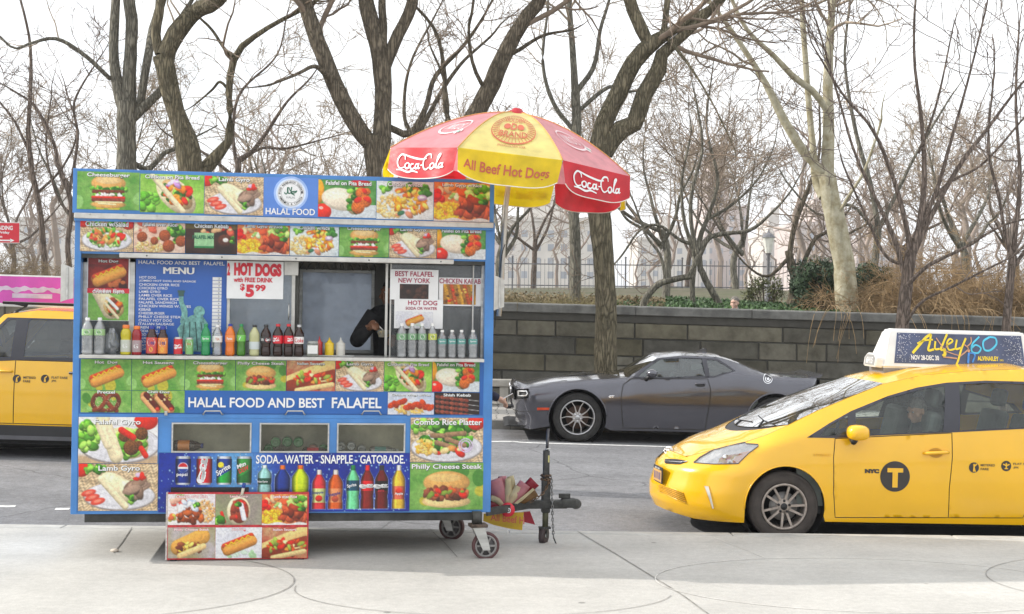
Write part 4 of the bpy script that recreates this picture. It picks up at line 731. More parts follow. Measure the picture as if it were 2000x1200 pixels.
def f_combo(p):
    wicker(p); p.leaf(46, p.A * .45, .22, .75, .14, .07); p.ell(p.A * .9, .1, .2, .18, TOM); plate(p, p.A * .5, .66, p.A * .48, .32); p.leaf(40, p.A * .5, .52, .6, .22, .07, 4); p.bits(60, p.A * .2, .66, .2, .18, .03, ((.95, .70, .25), (.97, .82, .45)), 2, .3)
    for a, b, r in ((.42, .42, -8), (.62, .40, -18), (.48, .58, 18), (.62, .50, 25)): p.cap(p.A * a - .2, b - .02, p.A * a + .2, b + .02 + r * .004, .055, (.60, .46, .34), .4, .15)
    p.bits(8, p.A * .5, .76, .4, .08, .07, (TOM, (.9, .6, .3), (.93, .80, .55)), 1.6, .4)
    for r in (.15, .10): p.line([(p.A * .76 + r * math.cos(t), .62 + r * math.sin(t)) for t in np.linspace(0, 6.3, 18)], .014, (.84, .74, .88))
def f_chover(p):
    p.bg((.90, .86, .88), (.97, .95, .93), 3, 3); p.bits(10, p.A * .2, .25, .25, .2, .10, ((.9, .35, .3), (.6, .75, .5), (.95, .7, .6)), 1.5); p.bits(120, p.A * .8, .55, .3, .38, .025, ((.88, .62, .34), (.93, .74, .48)), 2.2); p.bits(44, p.A * .48, .70, .42, .24, .07, ((.60, .26, .10), (.75, .36, .14), (.45, .18, .08)), 1.8, .6); p.bits(14, p.A * .42, .4, .3, .18, .08, ((.85, .88, .95), (.7, .76, .85), (.95, .95, .97)), 1.6, .3); p.leaf(8, p.A * .62, .36, .1, .08, .045); p.bits(5, .12, .8, .1, .12, .08, ((.75, .75, .3), (.85, .4, .2)), 1.3)
def f_lambg(p):
    p.bg((.62, .70, .45), (.55, .48, .46), 2, 5); p.put((p.x > p.A * .5) * .6, (.66, .58, .60)); p.ell(p.A * .5, .55, .38, .48, (.93, .87, .72)); p.ell(p.A * .52, .55, .30, .40, (.62, .25, .15)); p.bits(20, p.A * .5, .55, .25, .34, .07, ((.70, .25, .15), TOM, (.55, .2, .12)), 1.8); p.cap(p.A * .55, .35, p.A * .62, .8, .08, (.93, .93, .96), .2); p.leaf(6, p.A * .5, .35, .08, .08, .05); p.cap(.2, .6, .3, .9, .05, TOM); p.leaf(10, .15, .85, .12, .12, .08)
def f_philly2(p):
    p.bg((.60, .56, .30), (.78, .74, .76), 2, 8); p.cap(.35, .65, p.A * .72, .3, .26, (.88, .64, .28), .35, .04); p.bits(30, p.A * .45, .66, .4, .16, .06, ((.95, .80, .25), (.45, .2, .12), (.6, .3, .15), (.95, .85, .4)), 1.8, .5); p.cap(.4, .93, p.A * .75, .62, .1, BUN2)
def f_balls(p): p.bg((.14, .09, .08), (.22, .14, .12), 6, 2); [p.ell(p.rng.uniform(0, p.A), p.rng.uniform(.2, 1), .16, .16, (.28, .17, .13), tex=.3) for _ in range(16)]
def f_skew(p): p.bg((.5, .3, .1), (.75, .55, .2), 8, 2); [p.cap(p.A * (.05 + .2 * i), .05, p.A * (.2 + .2 * i), .98, .09, ((.80, .58, .18), (.72, .30, .12))[i % 2], .4, .35, tsc=60) for i in range(5)]; p.bits(20, p.A * .5, .6, p.A * .5, .4, .06, (TOM, (.85, .7, .3), (.4, .25, .1)), 1.4)
_TILE = {}
def tile_mesh(paint, w, h, seed=0):
    k = (paint.__name__, w, h)
    if k not in _TILE:
        p = Pic(w, h, seed); paint(p); r_ = np.random.default_rng(w * 7 + h); p.im = p.im * (1 + .05 * p.noise(70, w) + .09 * p.noise(30, h) + r_.normal(size=p.y.shape) * .02)[..., None]; p.im = .5 + (p.im - .5) * 1.04; _TILE[k] = lin(np.clip(p.im, 0, 1) * .92 + .02)
    return _TILE[k]
def tile(mb, x0, x1, zb, zt, y, col, gx=None):
    h, w, _ = col.shape; xs = np.linspace(x0, x1, w); zs = np.linspace(zt, zb, h)
    V = [(x, y, z) for z in zs for x in xs]; Q = [(j * w + i, (j + 1) * w + i, (j + 1) * w + i + 1, j * w + i + 1) for j in range(h - 1) for i in range(w - 1)]
    mb.add(V, Q, M_PRINT, cols=col.reshape(-1, 3))
# brush script lettering for the soft drink marks: strokes in a unit box, x to the right, y up
SCRIPT = [[(.17, .62), (.15, .80), (.08, .84), (.02, .62), (.03, .36), (.09, .22), (.17, .30)], [(.22, .50), (.18, .40), (.20, .26), (.25, .28), (.26, .44), (.22, .50)], [(.35, .46), (.30, .44), (.29, .28), (.34, .24), (.38, .32)], [(.45, .46), (.40, .44), (.39, .28), (.44, .30), (.46, .48), (.46, .27), (.50, .30)],
          [(.72, .70), (.70, .86), (.62, .84), (.56, .60), (.57, .34), (.63, .22), (.71, .32)], [(.76, .50), (.72, .40), (.74, .26), (.79, .28), (.80, .44), (.76, .50)], [(.82, .28), (.86, .60), (.90, .86), (.86, .80), (.85, .34), (.89, .26)], [(.96, .46), (.91, .44), (.90, .28), (.95, .30), (.97, .48), (.97, .27), (1.0, .30)],
          [(.02, .12), (.12, .16), (.25, .10), (.34, .16), (.46, .10)], [(.50, .40), (.55, .42)], [(.12, .86), (.30, .74), (.50, .66), (.62, .70)]]
def script(mb, mapf, rect, mat, w=.045):
    x0, x1, t, b = rect
    for st in SCRIPT:
        P = spline([(x0 + (x1 - x0) * u, b + (t - b) * v) for u, v in st], 5); n = len(P)
        ribbon(mb, P, abs(t - b) * w * 1.9 * (.55 + .8 * np.sin(np.linspace(.3, 2.9, n))), mapf, mat)
# ================================================================== the food cart
YL, YR = 10.38, 10.82
XL, XR = at(137, 1003, YL).x, at(958, 1003, YR).x
CM = T(XL, YL, 0, math.atan2(YR - YL, XR - XL), .004)
cart = thing('food_cart', 'blue food cart covered in food pictures with an open serving window', 'food cart', CM)
def cp(px, py, y=0.0): x, z = onplane(CM, px, py, y); return Vector((x, y, z))
def rect(px0, px1, pt, pb, y=0.0):
    cx, cy_ = (px0 + px1) / 2, (pt + pb) / 2; return onplane(CM, px0, cy_, y)[0], onplane(CM, px1, cy_, y)[0], onplane(CM, cx, pt, y)[1], onplane(CM, cx, pb, y)[1]
CW = onplane(CM, 958, 1003, 0)[0]; CD = 1.5
M_BLUE = pm('blue cart paint', (.058, .215, .53), .38, var=.14, scale=3, coat=.2, detail=9, bump=.08, bscale=30); M_BLUED = pm('royal blue vinyl', (.02, .115, .40), .4, var=.06, scale=3)
M_ALU = pm('dull aluminium', (.50, .50, .48), .38, .65, var=.18, scale=4, bump=.1, bscale=40, stretch=(1, 1, 6)); M_ALUP = pm('painted aluminium trim', (.55, .54, .51), .45, .2, var=.15, scale=8)
M_STEEL = pm('brushed steel', (.34, .34, .33), .35, .8, var=.2, scale=3, stretch=(8, 1, 1)); M_STEELD = pm('cabinet steel', (.62, .58, .46), .5, .1, var=.3, scale=2.5, detail=8)
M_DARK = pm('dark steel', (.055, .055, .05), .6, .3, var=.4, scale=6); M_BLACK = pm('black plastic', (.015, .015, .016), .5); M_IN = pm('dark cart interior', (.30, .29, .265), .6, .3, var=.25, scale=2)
# --- main shell
Z = lambda px, py, y=0: onplane(CM, px, py, y)[1]
X_ = lambda px, py=700, y=0: onplane(CM, px, py, y)[0]
zb = Z(548, 1003); zr3b, zdiv = Z(548, 811), Z(548, 813); zc0 = Z(548, 703); zw1 = Z(548, 501); zt2 = Z(548, 441); zr = Z(548, 430); zrl = Z(548, 421); zh0, zh1 = Z(548, 426), Z(548, 341)
xl, xr = 0.0, CW; x_in0, x_in1 = X_(155), X_(945)
sh = MB()
def bx(x0, x1, y0, y1, z0, z1, m=M_BLUE, bev=.004): sh.box(x0, x1, y0, y1, z0, z1, m, bev=bev)
bx(xl, x_in0, 0, .10, zb, zrl - .02); bx(x_in1, xr, 0, .10, zb, zrl - .02)          # corner posts
bx(x_in0, x_in1, .004, .05, zb, zb + .035); bx(x_in0, x_in1, .002, .05, zdiv - .02, zdiv + .012)
bx(x_in0, x_in1, .006, .05, zt2, zrl - .02)
bx(xl, xl + .03, .10, CD, zb, zrl - .03, M_BLUE); bx(xr - .03, xr, .10, CD, zb, zrl - .03, M_BLUE)   # end walls
sh.build('body_shell', cart)
o = MB(); o.box(.03, xr - .03, .10, CD, zb, zb + .05, M_DARK); o.box(xl + .1, xr - .1, .04, CD, zb - .07, zb - .001, M_DARK); o.build('floor', cart)
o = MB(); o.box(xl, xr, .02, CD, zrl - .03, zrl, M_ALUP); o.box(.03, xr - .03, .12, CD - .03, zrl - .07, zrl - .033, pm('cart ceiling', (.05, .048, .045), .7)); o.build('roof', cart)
# rail of bare metal under the sign
x0, x1, t, b = rect(145, 964, 425.5, 436, -.05); o = MB(); o.box(x0, x1, -.06, .06, b, t, M_ALUP, bev=.006)
for i in range(13): o.ball((x0 + .12 + i * (x1 - x0 - .24) / 12, -.062, (t + b) / 2 + .012), .006, M_ALU, seg=6, rings=4)
o.build('rail', cart); o = MB(); x0, x1, t, b = rect(145, 964, 434, 441, -.03); o.box(x0, x1, -.04, .05, b, t, M_BLUE, bev=.004); o.build('trim', cart)
# --- back wall with two windows
yb = CD - .04; o = MB()
wins = [(436, 577, 530, 688), (584, 731, 527, 690)]
R = [rect(*w, yb) for w in wins]; zA, zB = max(r[2] for r in R), min(r[3] for r in R)
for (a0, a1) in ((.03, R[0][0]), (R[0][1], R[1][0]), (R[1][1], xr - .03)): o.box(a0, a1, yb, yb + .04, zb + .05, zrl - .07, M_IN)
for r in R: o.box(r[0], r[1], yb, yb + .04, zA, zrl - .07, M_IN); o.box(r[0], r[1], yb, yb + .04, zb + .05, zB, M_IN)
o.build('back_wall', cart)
M_PLEX = glass('scratched plexiglass', (.80, .86, .95), .85, (.66, .72, .80), .25, .04, .15, .8)
for r in R:
    o = MB(); y = yb - .01; f_ = .03
    for (a0, a1, c0, c1) in ((r[0], r[0] + f_, zB, zA), (r[1] - f_, r[1], zB, zA), (r[0] + f_, r[1] - f_, zA - f_, zA), (r[0] + f_, r[1] - f_, zB, zB + f_)): o.box(a0, a1, y - .02, y, c0, c1, M_ALU, bev=.003)
    w = o.build('window', cart); o = MB(); o.box(r[0] + f_, r[1] - f_, y - .008, y - .004, zB + f_, zA - f_, M_PLEX); o.build('pane', w)
# corrugated awning edge seen at the top of the opening, inside
o = MB(); x0, x1, t, b = rect(575, 745, 512, 530, 1.2); n = 11
for i in range(n):
    a = x0 + (x1 - x0) * i / n; w_ = (x1 - x0) / n; o.add([(a, 1.2, t), (a + w_, 1.2, t), (a + w_ * .5, 1.2, b + .01), (a, 1.5, t), (a + w_, 1.5, t), (a + w_ * .5, 1.5, b + .01)], [(0, 1, 2), (0, 2, 5, 3), (1, 4, 5, 2)], pm('corrugated inner roof', (.23, .21, .18), .6, .3))
o.build('inner_roof', cart)
# --- header sign
hx0, hx1 = X_(142, 372, -.03), X_(965, 400, -.03); o = MB(); o.box(hx0, hx1, -.03, .03, zh0, zh1, M_BLUE, bev=.003); o.box(hx0 + .05, hx0 + .08, .03, .5, zh0, zh0 + .04, M_ALU); o.box(hx1 - .08, hx1 - .05, .03, .5, zh0, zh0 + .04, M_ALU); header = o.build('header_sign', cart)
def caption(mb, s, x0, x1, zt, zb_, y, mat=M_WHITE, bold=.02, shadow=.004):
    if shadow: put_text(mb, s, lambda a, c: (a + shadow, y - .0015, c - shadow), (x0, x1, zt, zb_), pm('caption shadow', (.10, .10, .08), .6), bold + .008)
    put_text(mb, s, lambda a, c: (a, y - .003, c), (x0, x1, zt, zb_), mat, bold)
def picture(paint, px0, px1, pt, pb, text, y, parent=cart, cw=.72, ch=.13, cx=.5, cyo=.03, capm=M_WHITE, name='food_picture', bold=.018):
    x0, x1, t, b = rect(px0, px1, pt, pb, y); mb = MB(); w, h = int((px1 - px0) * .8), int((pb - pt) * .8); tile(mb, x0 + .002, x1 - .002, b, t, y, tile_mesh(paint, w, h))
    if text: W_, H_ = x1 - x0, t - b; caption(mb, text, x0 + W_ * (cx - cw / 2), x0 + W_ * (cx + cw / 2), t - H_ * cyo, t - H_ * (cyo + ch), y, capm, bold)
    p = mb.build(name, parent); p['label'] = 'picture captioned ' + text if text else 'food picture'; return p
yh = -.034
picture(f_burger, 150, 273, 336, 410, 'Cheeseburger', yh, header, .68, .13); picture(f_pita, 273, 399, 341, 416, 'Chicken on Pita Bread', yh, header, .84, .10, cyo=.02); picture(f_gyro, 399, 515, 345, 420, 'Lamb Gyro', yh, header, .52, .13, .5)
picture(f_falafelpita, 621, 735, 352, 425, 'Falafel on Pita Bread', yh, header, .78, .11, .52); picture(f_chickenrice, 735, 847, 355, 429, 'Chicken w/Rice', yh, header, .60, .10); picture(f_lambrice, 847, 957, 357, 433, 'Lamb Gyro w/Rice', yh, header, .70, .10)
x0, x1, t, b = rect(515, 621, 347, 424, yh); o = MB(); o.add([(x0, yh, b), (x1, yh, b), (x1, yh, t), (x0, yh, t)], [(0, 1, 2, 3)], pm('mid blue vinyl', (.10, .23, .62), .4, var=.05)); cxx = (x0 + x1) / 2; cz = b + (t - b) * .60; rr = (t - b) * .335
for k, (q, m_) in enumerate(((1.28, pm('sky blue vinyl', (.33, .48, .82), .4)), (1.12, pm('pale blue vinyl', (.62, .72, .92), .4)), (1.0, M_WHITE), (.97, M_INK), (.955, M_WHITE), (.72, M_INK), (.705, M_WHITE))):
    o.add([(cxx + rr * q * math.cos(a), yh - .0006 * (k + 1), cz + rr * q * math.sin(a)) for a in np.linspace(0, 2 * math.pi, 41)[:-1]], [tuple(range(40))], m_)
fz = yh - .006; M_GRN = pm('dark green ink', (.02, .14, .08), .5)
for wd, a0, sg in (('FOOD RESEARCH COUNCIL', 90, -1), ('AMERICA & CANADA', 270, 1)):    # lettering round the seal
    n = len(wd)
    for i, ch in enumerate(wd):
        if ch == ' ': continue
        a = math.radians(a0 + sg * (i - (n - 1) / 2) * 9.2); V, Q, asp = text2d(ch, .015); r_ = rr * .835; hgt = rr * .15
        up = (math.cos(a), math.sin(a)) if sg < 0 else (-math.cos(a), -math.sin(a)); rt = (up[1], -up[0])
        o.add([(cxx + r_ * math.cos(a) + rt[0] * (u - .5) * hgt * .8 + up[0] * (v - .5) * hgt, fz, cz + r_ * math.sin(a) + rt[1] * (u - .5) * hgt * .8 + up[1] * (v - .5) * hgt) for u, v in V], Q, M_INK)
for st, w_ in (([(.52, .25), (.40, .18), (.22, .18), (.0, .06), (.18, -.08), (.34, -.16)], .07), ([(.52, .25), (.44, .12), (.30, .05), (.10, .02), (.02, .12), (.04, .40), (.06, .58)], .07), ([(.04, .10), (-.12, .36), (-.20, .55)], .06), ([(-.02, .04), (-.20, .0), (-.26, .16), (-.28, .52)], .07), ([(-.30, .55), (-.31, .1), (-.40, -.06), (-.52, -.02), (-.55, .10)], .07)):
    ribbon(o, [(cxx + p[0] * rr * .85, cz + (p[1] - .02) * rr * .85) for p in spline(st, 6)], w_ * rr * 1.1, lambda a, c: (a, fz, c), M_GRN)
put_text(o, 'HALAL', lambda a, c: (a, fz, c), (cxx - rr * .34, cxx + rr * .34, cz - rr * .24, cz - rr * .40), pm('grey ink', (.25, .27, .27), .5), 0.0)
put_text(o, 'HALAL FOOD', lambda a, c: (a, fz, c), (x0 + (x1 - x0) * .04, x0 + (x1 - x0) * .95, b + (t - b) * .215, b + (t - b) * .05), M_WHITE, .02)
p = o.build('emblem_panel', header); p['label'] = 'blue panel with a round green and white halal seal'
# --- second row
ys = -.002; bnd = [156, 261, 362, 463, 566, 662, 760, 853, 949]
r2 = [(f_salad, 'Chicken w/Salad', .80, .16), (f_falafelrice, 'Falafel over Rice', .66, .12), (f_kebab, 'Chicken Kebab', .66, .14), (f_lambrice, 'Lamb Gyro w/Rice', .72, .13), (f_chickenrice, 'Chicken w/Rice', .62, .12), (f_burger, 'Cheeseburger', .68, .13), (f_gyro, 'Lamb Gyro', .54, .13), (f_falafelpita, 'Falafel on Pita Bread', .80, .12)]
for i, (f_, tx, cw, ch) in enumerate(r2):
    c = (bnd[i] + bnd[i + 1]) / 2; pt, pb = 430 + (c - 156) * .0215, 490.5 + (c - 156) * .0215; p = picture(f_, bnd[i], bnd[i + 1], pt, pb, tx, ys, cw=cw, ch=ch)
    if tx == 'Chicken Kebab':
        x0, x1, t, b = rect(376, 418, 460, 467, ys - .004); o = MB(); put_text(o, 'FALAFEL MIX', lambda a, q: (a, ys - .004, q), (x0, x1, t, b), M_GRN, .03); o.build('sticker', p)
o = MB(); o.box(x_in0, x_in1, .012, .05, Z(548, 503), zt2, M_BLUE); o.build('fascia', cart)
x0, x1, t, b = rect(234, 886, 501, 510, -.06); o = MB(); o.box(x0, x1, -.09, -.02, b, t, M_ALUP, bev=.006); [o.ball((x0 + (x1 - x0) * q, -.092, (t + b) / 2), .006, M_INK, seg=6, rings=4) for q in (.08, .3, .52, .74, .96)]; o.build('awning_tube', cart)
o = MB(); x0, x1, t, b = rect(157, 945, 502, 511, .03); o.box(x_in0, x_in1, .02, .06, b, t, M_DARK); o.build('lintel', cart)
# --- serving opening: frames, shelf and boards
ctz, cbz = Z(548, 697.5, -.12), Z(548, 704, -.12)
o = MB(); o.box(X_(154, 697, -.12), X_(946, 697, -.12), -.12, .42, cbz, ctz, M_ALUP, bev=.004); o.build('counter', cart)
yg = .10; zg0, zg1 = ctz, Z(548, 512, yg)
def vbar(px0, px1, y=yg, m=M_ALUP, pt=512, pb=697, d=.02):
    o = MB(); x0, x1, t, b = rect(px0, px1, pt, pb, y); o.box(x0, x1, y - d / 2, y + d / 2, zg0, t, m, bev=.003); o.build('window_frame', cart)
vbar(155, 171, .13, M_ALU); vbar(252, 263, .13, M_ALU); vbar(443, 449, .13); vbar(569, 576, .13, M_ALUP); vbar(576, 583, .15, M_DARK); vbar(752, 757, .12, M_ALUP); vbar(761, 764, .12, M_ALUP); vbar(922, 925, .11, M_ALUP); vbar(939, 946, .11, M_ALU)
M_PANE = glass('serving pane', (.92, .95, .96), .10, (.5, .5, .5), .04, .05, .5)
for a0, a1 in ((171, 252), (449, 569), (764, 939)):
    o = MB(); x0, x1, t, b = rect(a0, a1, 512, 697, .135); o.box(x0, x1, .133, .137, zg0, t, M_PANE); o.build('window_pane', cart)
o = MB(); x0, x1, t, b = rect(555, 583, 511, 538, .11); o.box(x0, x1, .10, .125, b, t, M_ALUP, bev=.003); o.build('latch_plate', cart)
o = MB(); x0, x1, t, b = rect(564, 568, 594, 624, .11); o.tube([(x0, .125, b), (x0, .10, b + .01), (x0, .10, t - .01), (x0, .125, t)], .006, M_ALU, 6); o.build('slide_handle', cart)
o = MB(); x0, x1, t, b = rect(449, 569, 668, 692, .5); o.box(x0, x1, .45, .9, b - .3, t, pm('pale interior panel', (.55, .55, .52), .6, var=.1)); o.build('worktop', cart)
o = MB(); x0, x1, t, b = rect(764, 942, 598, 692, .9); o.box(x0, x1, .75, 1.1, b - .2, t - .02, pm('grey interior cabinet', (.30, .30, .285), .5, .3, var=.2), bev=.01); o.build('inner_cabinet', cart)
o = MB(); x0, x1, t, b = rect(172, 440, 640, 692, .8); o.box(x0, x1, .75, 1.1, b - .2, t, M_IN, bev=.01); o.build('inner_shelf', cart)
# boards in the opening
yp = .118
o = MB(); x0, x1, t, b = rect(170, 253, 503, 627, yp); o.box(x0, x1, yp, yp + .006, b, t, M_WHITE); pa = o.build('poster', cart); picture(f_hotdog, 171.5, 251.5, 505, 566, 'Hot Dog', yp - .002, pa, .48, .12, cyo=.04)
picture(f_chgyro, 171.5, 251.5, 566, 626, 'Chicken Gyro', yp - .002, pa, .78, .13, cyo=.02)
o = MB(); x0, x1, t, b = rect(170.5, 252.5, 563.5, 573, yp - .0025); o.add([(x0, yp - .0035, b), (x1, yp - .0035, b), (x1, yp - .0035, t), (x0, yp - .0035, t)], [(0, 1, 2, 3)], M_RED); put_text(o, 'Chicken Gyro', lambda a, c: (a, yp - .0065, c), (x0 + .05, x1 - .04, t - .004, b + .002), M_WHITE, .02); o.build('caption_strip', pa)
o = MB(); x0, x1, t, b = rect(264, 442.5, 505, 692, yp); o.box(x0, x1, yp, yp + .006, b, t, pm('menu blue', (.02, .105, .42), .35, var=.05, coat=.3)); W_, H_ = x1 - x0, t - b
mf = lambda a, c: (x0 + a * W_, yp - .003, t - c * H_)
put_text(o, 'HALAL FOOD AND BEST  FALAFEL', mf, (.03, .97, .028, .066), M_WHITE, .012); [put_text(o, 'MENU', lambda a, c: (mf(a, c)[0], yp - .003 - abs(q_), mf(a, c)[2]), (.305 + q_, .635 + q_, .095, .165), M_WHITE, 0) for q_ in (0, .006, -.005)]
items = ['HOT DOG', 'JOMBO HOT DOG AND SASAGE', 'CHICKEN OVER RICE', 'CHICKEN GYRO', 'LAMB GYRO', 'LAMB OVER RICE', 'FALAFEL OVER RICE', 'FALAFEL SANDWICH', 'CHICKEN WINGS W. FRIES', 'KEBAB', 'CHEESBURGER', 'PHILLY CHEESE STEAK', 'CHILLY HOT DOG', 'ITALIAN SAUSAGE', 'FRENCH FRIES', 'SODA CAN', 'SODA BOTTLE', 'SNAPPLE', 'GATORADE', 'WATER', 'COFFEE TEA']
for i, s_ in enumerate(items): c = .192 + i * .0372; put_text(o, s_, mf, (.04, .04 + .0258 * len(s_), c, c + .026), M_WHITE, .012)
for i in range(20): o.add([mf(.842, .19 + i * .037), mf(.942, .19 + i * .037), mf(.942, .222 + i * .037), mf(.842, .222 + i * .037)][::-1], [(0, 1, 2, 3)], pm('price sticker', (.72, .72, .72), .5)); put_text(o, str(2 + i % 5), lambda a, c: (mf(a, c)[0], yp - .005, mf(a, c)[2]), (.905, .92, .197 + i * .037, .215 + i * .037), M_INK, 0)
mbd = o.build('menu_board', cart)
o = MB(); M_VERD = pm('verdigris print', (.16, .36, .33), .5, var=.45, scale=26)       # plain draped figure with a raised arm
mv = lambda a, c: (mf(a, c)[0], yp - .0045, mf(a, c)[2])
o.add([mv(*q) for q in [(.60, .97), (.475, .97), (.50, .86), (.46, .74), (.52, .66), (.60, .60), (.66, .58), (.74, .60), (.80, .68), (.78, .80), (.80, .97)][::-1]], [tuple(range(11))], M_VERD)
ribbon(o, spline([(.53, .68), (.54, .56), (.505, .46), (.50, .40)], 6), [.075] * 4 + [.065] * 6 + [.05] * 9, lambda a, c: (mv(a, c)[0], yp - .0055, mv(a, c)[2]), M_VERD)
o.add([(mv(.70 + .062 * math.cos(a), .555 + .062 * math.sin(a))[0], yp - .006, mv(0, .555 + .062 * math.sin(a))[2]) for a in np.linspace(0, 6.283, 19)[:-1]], [tuple(range(18))], M_VERD); ribbon(o, [(.46, .345), (.54, .345)], .022, lambda a, c: (mv(a, c)[0], yp - .0055, mv(a, c)[2]), pm('dark verdigris print', (.05, .11, .10), .5)); ribbon(o, [(.47, .37), (.53, .37)], .05, mv, pm('dark verdigris print', (.05, .11, .10), .5))
[ribbon(o, [(a_, .66), (a_ + d_, .96)], .012, lambda a, c: (mv(a, c)[0], yp - .0055, mv(a, c)[2]), pm('dark verdigris print', (.05, .11, .10), .5)) for a_, d_ in ((.54, -.03), (.60, .0), (.66, .03), (.72, .05))]; o.build('printed_figure', mbd)
o = MB(); x0, x1, t, b = rect(443, 553.5, 511, 584, yp - .03); y = yp - .03; o.box(x0, x1, y, y + .005, b, t, M_WHITE); W_, H_ = x1 - x0, t - b; mf2 = lambda a, c: (x0 + a * W_, y - .003, t - c * H_)
put_text(o, '2', mf2, (.005, .055, .05, .39), M_RED, .06); put_text(o, 'HOT', mf2, (.125, .455, .04, .39), M_RED, .07); put_text(o, 'DOGS', mf2, (.50, .965, .05, .40), M_RED, .07); put_text(o, 'with FREE DRINK', mf2, (.12, .815, .435, .56), M_RED, .035)
put_text(o, '$', mf2, (.235, .32, .60, .80), M_RED, .04); put_text(o, '5', mf2, (.335, .485, .62, .96), M_RED, .06); put_text(o, '99', mf2, (.50, .69, .62, .80), M_RED, .045); p = o.build('price_sign', cart); p['label'] = 'white sign for two hot dogs with a free drink'
def poster(px0, px1, pt, pb, y, lines, paint, prect, lab):
    o = MB(); x0, x1, t, b = rect(px0, px1, pt, pb, y); o.box(x0, x1, y, y + .004, b, t, M_WHITE); W_, H_ = x1 - x0, t - b
    for s_, r_ in lines: put_text(o, s_, lambda a, c: (x0 + a * W_, y - .003, t - c * H_), r_, pm('crimson lettering', (.36, .02, .07), .5), .018)
    p = o.build('poster', cart); p['label'] = lab; a = prect; m = MB(); h = max(14, int((pb - pt) * .8 * (a[3] - a[2]))); w = max(14, int((px1 - px0) * .8 * (a[1] - a[0]))); tile(m, x0 + a[0] * W_, x0 + a[1] * W_, t - a[3] * H_, t - a[2] * H_, y - .002, tile_mesh(paint, w, h)); m.build('food_picture', p); return p
poster(762, 856, 527, 586, .10, [('BEST FALAFEL', (.10, .90, .06, .23)), ('NEW YORK', (.17, .83, .28, .44))], f_balls, (.20, .80, .48, .97), 'falafel poster'); poster(770, 865, 585, 642, .094, [('HOT DOG', (.28, .88, .04, .20)), ('SODA OR WATER', (.23, .88, .26, .36))], f_hotdogw, (.03, .80, .42, .97), 'hot dog poster')
poster(857, 941, 543, 598, .115, [('CHICKEN KABAB', (.01, .97, .03, .21))], f_skew, (.10, .86, .23, .95), 'chicken kabab poster')
# --- rows under the counter
y3 = -.004
bn = [157, 257, 361, 460, 559, 655, 750, 844, 937]; r3 = [(f_sausage, 'Hot  Dog', .44, .12), (f_sausage, 'Hot Sausage', .58, .12), (f_burger, 'Cheeseburger', .68, .12), (f_philly, 'Philly Cheese Steak', .92, .12), (f_italian, 'Italian Sausage', .56, .11), (f_gyro, 'Lamb Gyro', .54, .12), (f_pita, 'Chicken on Pita Bread', .86, .10), (f_falafelpita, 'Falafel on Pita Bread', .80, .10)]
o = MB(); o.box(x_in0, x_in1, .004, .05, zdiv + .012, cbz, M_BLUED); o.build('front_panel', cart)
for i, (f_, tx, cw, ch) in enumerate(r3): c = (bn[i] + bn[i + 1]) / 2; picture(f_, bn[i], bn[i + 1], 701.5 + (c - 157) * .0075, 762 + (c - 157) * .005, tx, y3, cw=cw, ch=ch, cyo=.05)
picture(f_pretzel, 157, 257, 763, 806, 'Pretzel', y3, cw=.34, ch=.14, cyo=.0); picture(f_chili, 257, 361, 763.5, 806.5, 'Chili Dog', y3, cw=.42, ch=.14, cyo=.0); picture(f_wings, 757, 848, 767, 810, 'Chicken Wings w/Fries', y3, cw=.84, ch=.12, cyo=.06); picture(f_shish, 848, 937, 767.5, 810, 'Shish Kebab', y3, cw=.60, ch=.13, cyo=.04)
o = MB(); x0, x1, t, b = rect(361, 757, 764, 808, y3); o.add([(x0, y3, b), (x1, y3, b), (x1, y3, t), (x0, y3, t)], [(0, 1, 2, 3)], M_BLUED)
for s_, a0, a1 in (('HALAL FOOD AND BEST', 368, 633.5), ('FALAFEL', 648, 745)): q = rect(a0, a1, 777, 796.5 if a0 < 400 else 797.5, y3); put_text(o, s_, lambda a, c: (a, y3 - .004, c), q, M_WHITE, .022)
o.build('name_banner', cart)
for a0 in (396, 557, 706):
    o = MB(); x0, x1, t, b = rect(a0, a0 + 39, 803, 811, -.03); o.tube([(x0, 0, b + .004), (x0 + .004, -.03, b + .004), (x0 + .02, -.035, t), (x1 - .02, -.035, t), (x1 - .004, -.03, b + .004), (x1, 0, b + .004)], .006, M_ALU, 8); o.build('handle', cart)
for a0 in (321, 795):
    o = MB(); x0, x1, t, b = rect(a0, a0 + 6, 803, 812, -.02); o.box(x0, x1, -.02, 0, b, t, M_ALU, bev=.003); o.build('latch', cart)
# --- lower cabinet
xa, xb_ = X_(309, 900), X_(800, 900); o = MB(); o.box(x_in0, xa, .006, .05, zb + .035, zdiv - .02, M_BLUE); o.build('side_panel', cart); o = MB(); o.box(xb_, x_in1, .006, .05, zb + .035, zdiv - .02, M_BLUE); o.build('side_panel', cart)
zw0, zw1_ = Z(560, 884.5), Z(560, 826.5); o = MB(); wx = [rect(335, 491, 826, 884), rect(507, 643, 827, 885), rect(658, 791.5, 828, 885)]
o.box(xa, xb_, .004, .05, zw1_, zdiv - .02, M_BLUE); xs = [xa] + [v for r in wx for v in r[:2]] + [xb_]
for i in range(0, 8, 2): o.box(xs[i], xs[i + 1], .004, .05, zw0, zw1_, M_BLUE)
o.box(xa, xb_, .006, .05, zb + .035, zw0, M_BLUED); o.build('cooler_front', cart)
o = MB(); yk = .42
o.box(xa, xb_, yk, yk + .01, zb + .05, zdiv, M_STEELD); o.box(xa, xb_, .055, yk, zw0 - .14, zw0 - .12, M_STEELD); o.box(xa, xb_, .055, yk, zdiv - .012, zdiv - .002, M_STEELD)
for i in (0, 2, 4, 6): c_ = (xs[i] + xs[i + 1]) / 2; o.box(c_ - .006, c_ + .006, .055, yk, zw0 - .12, zdiv - .012, M_STEELD)
o.build('cooler_box', cart)
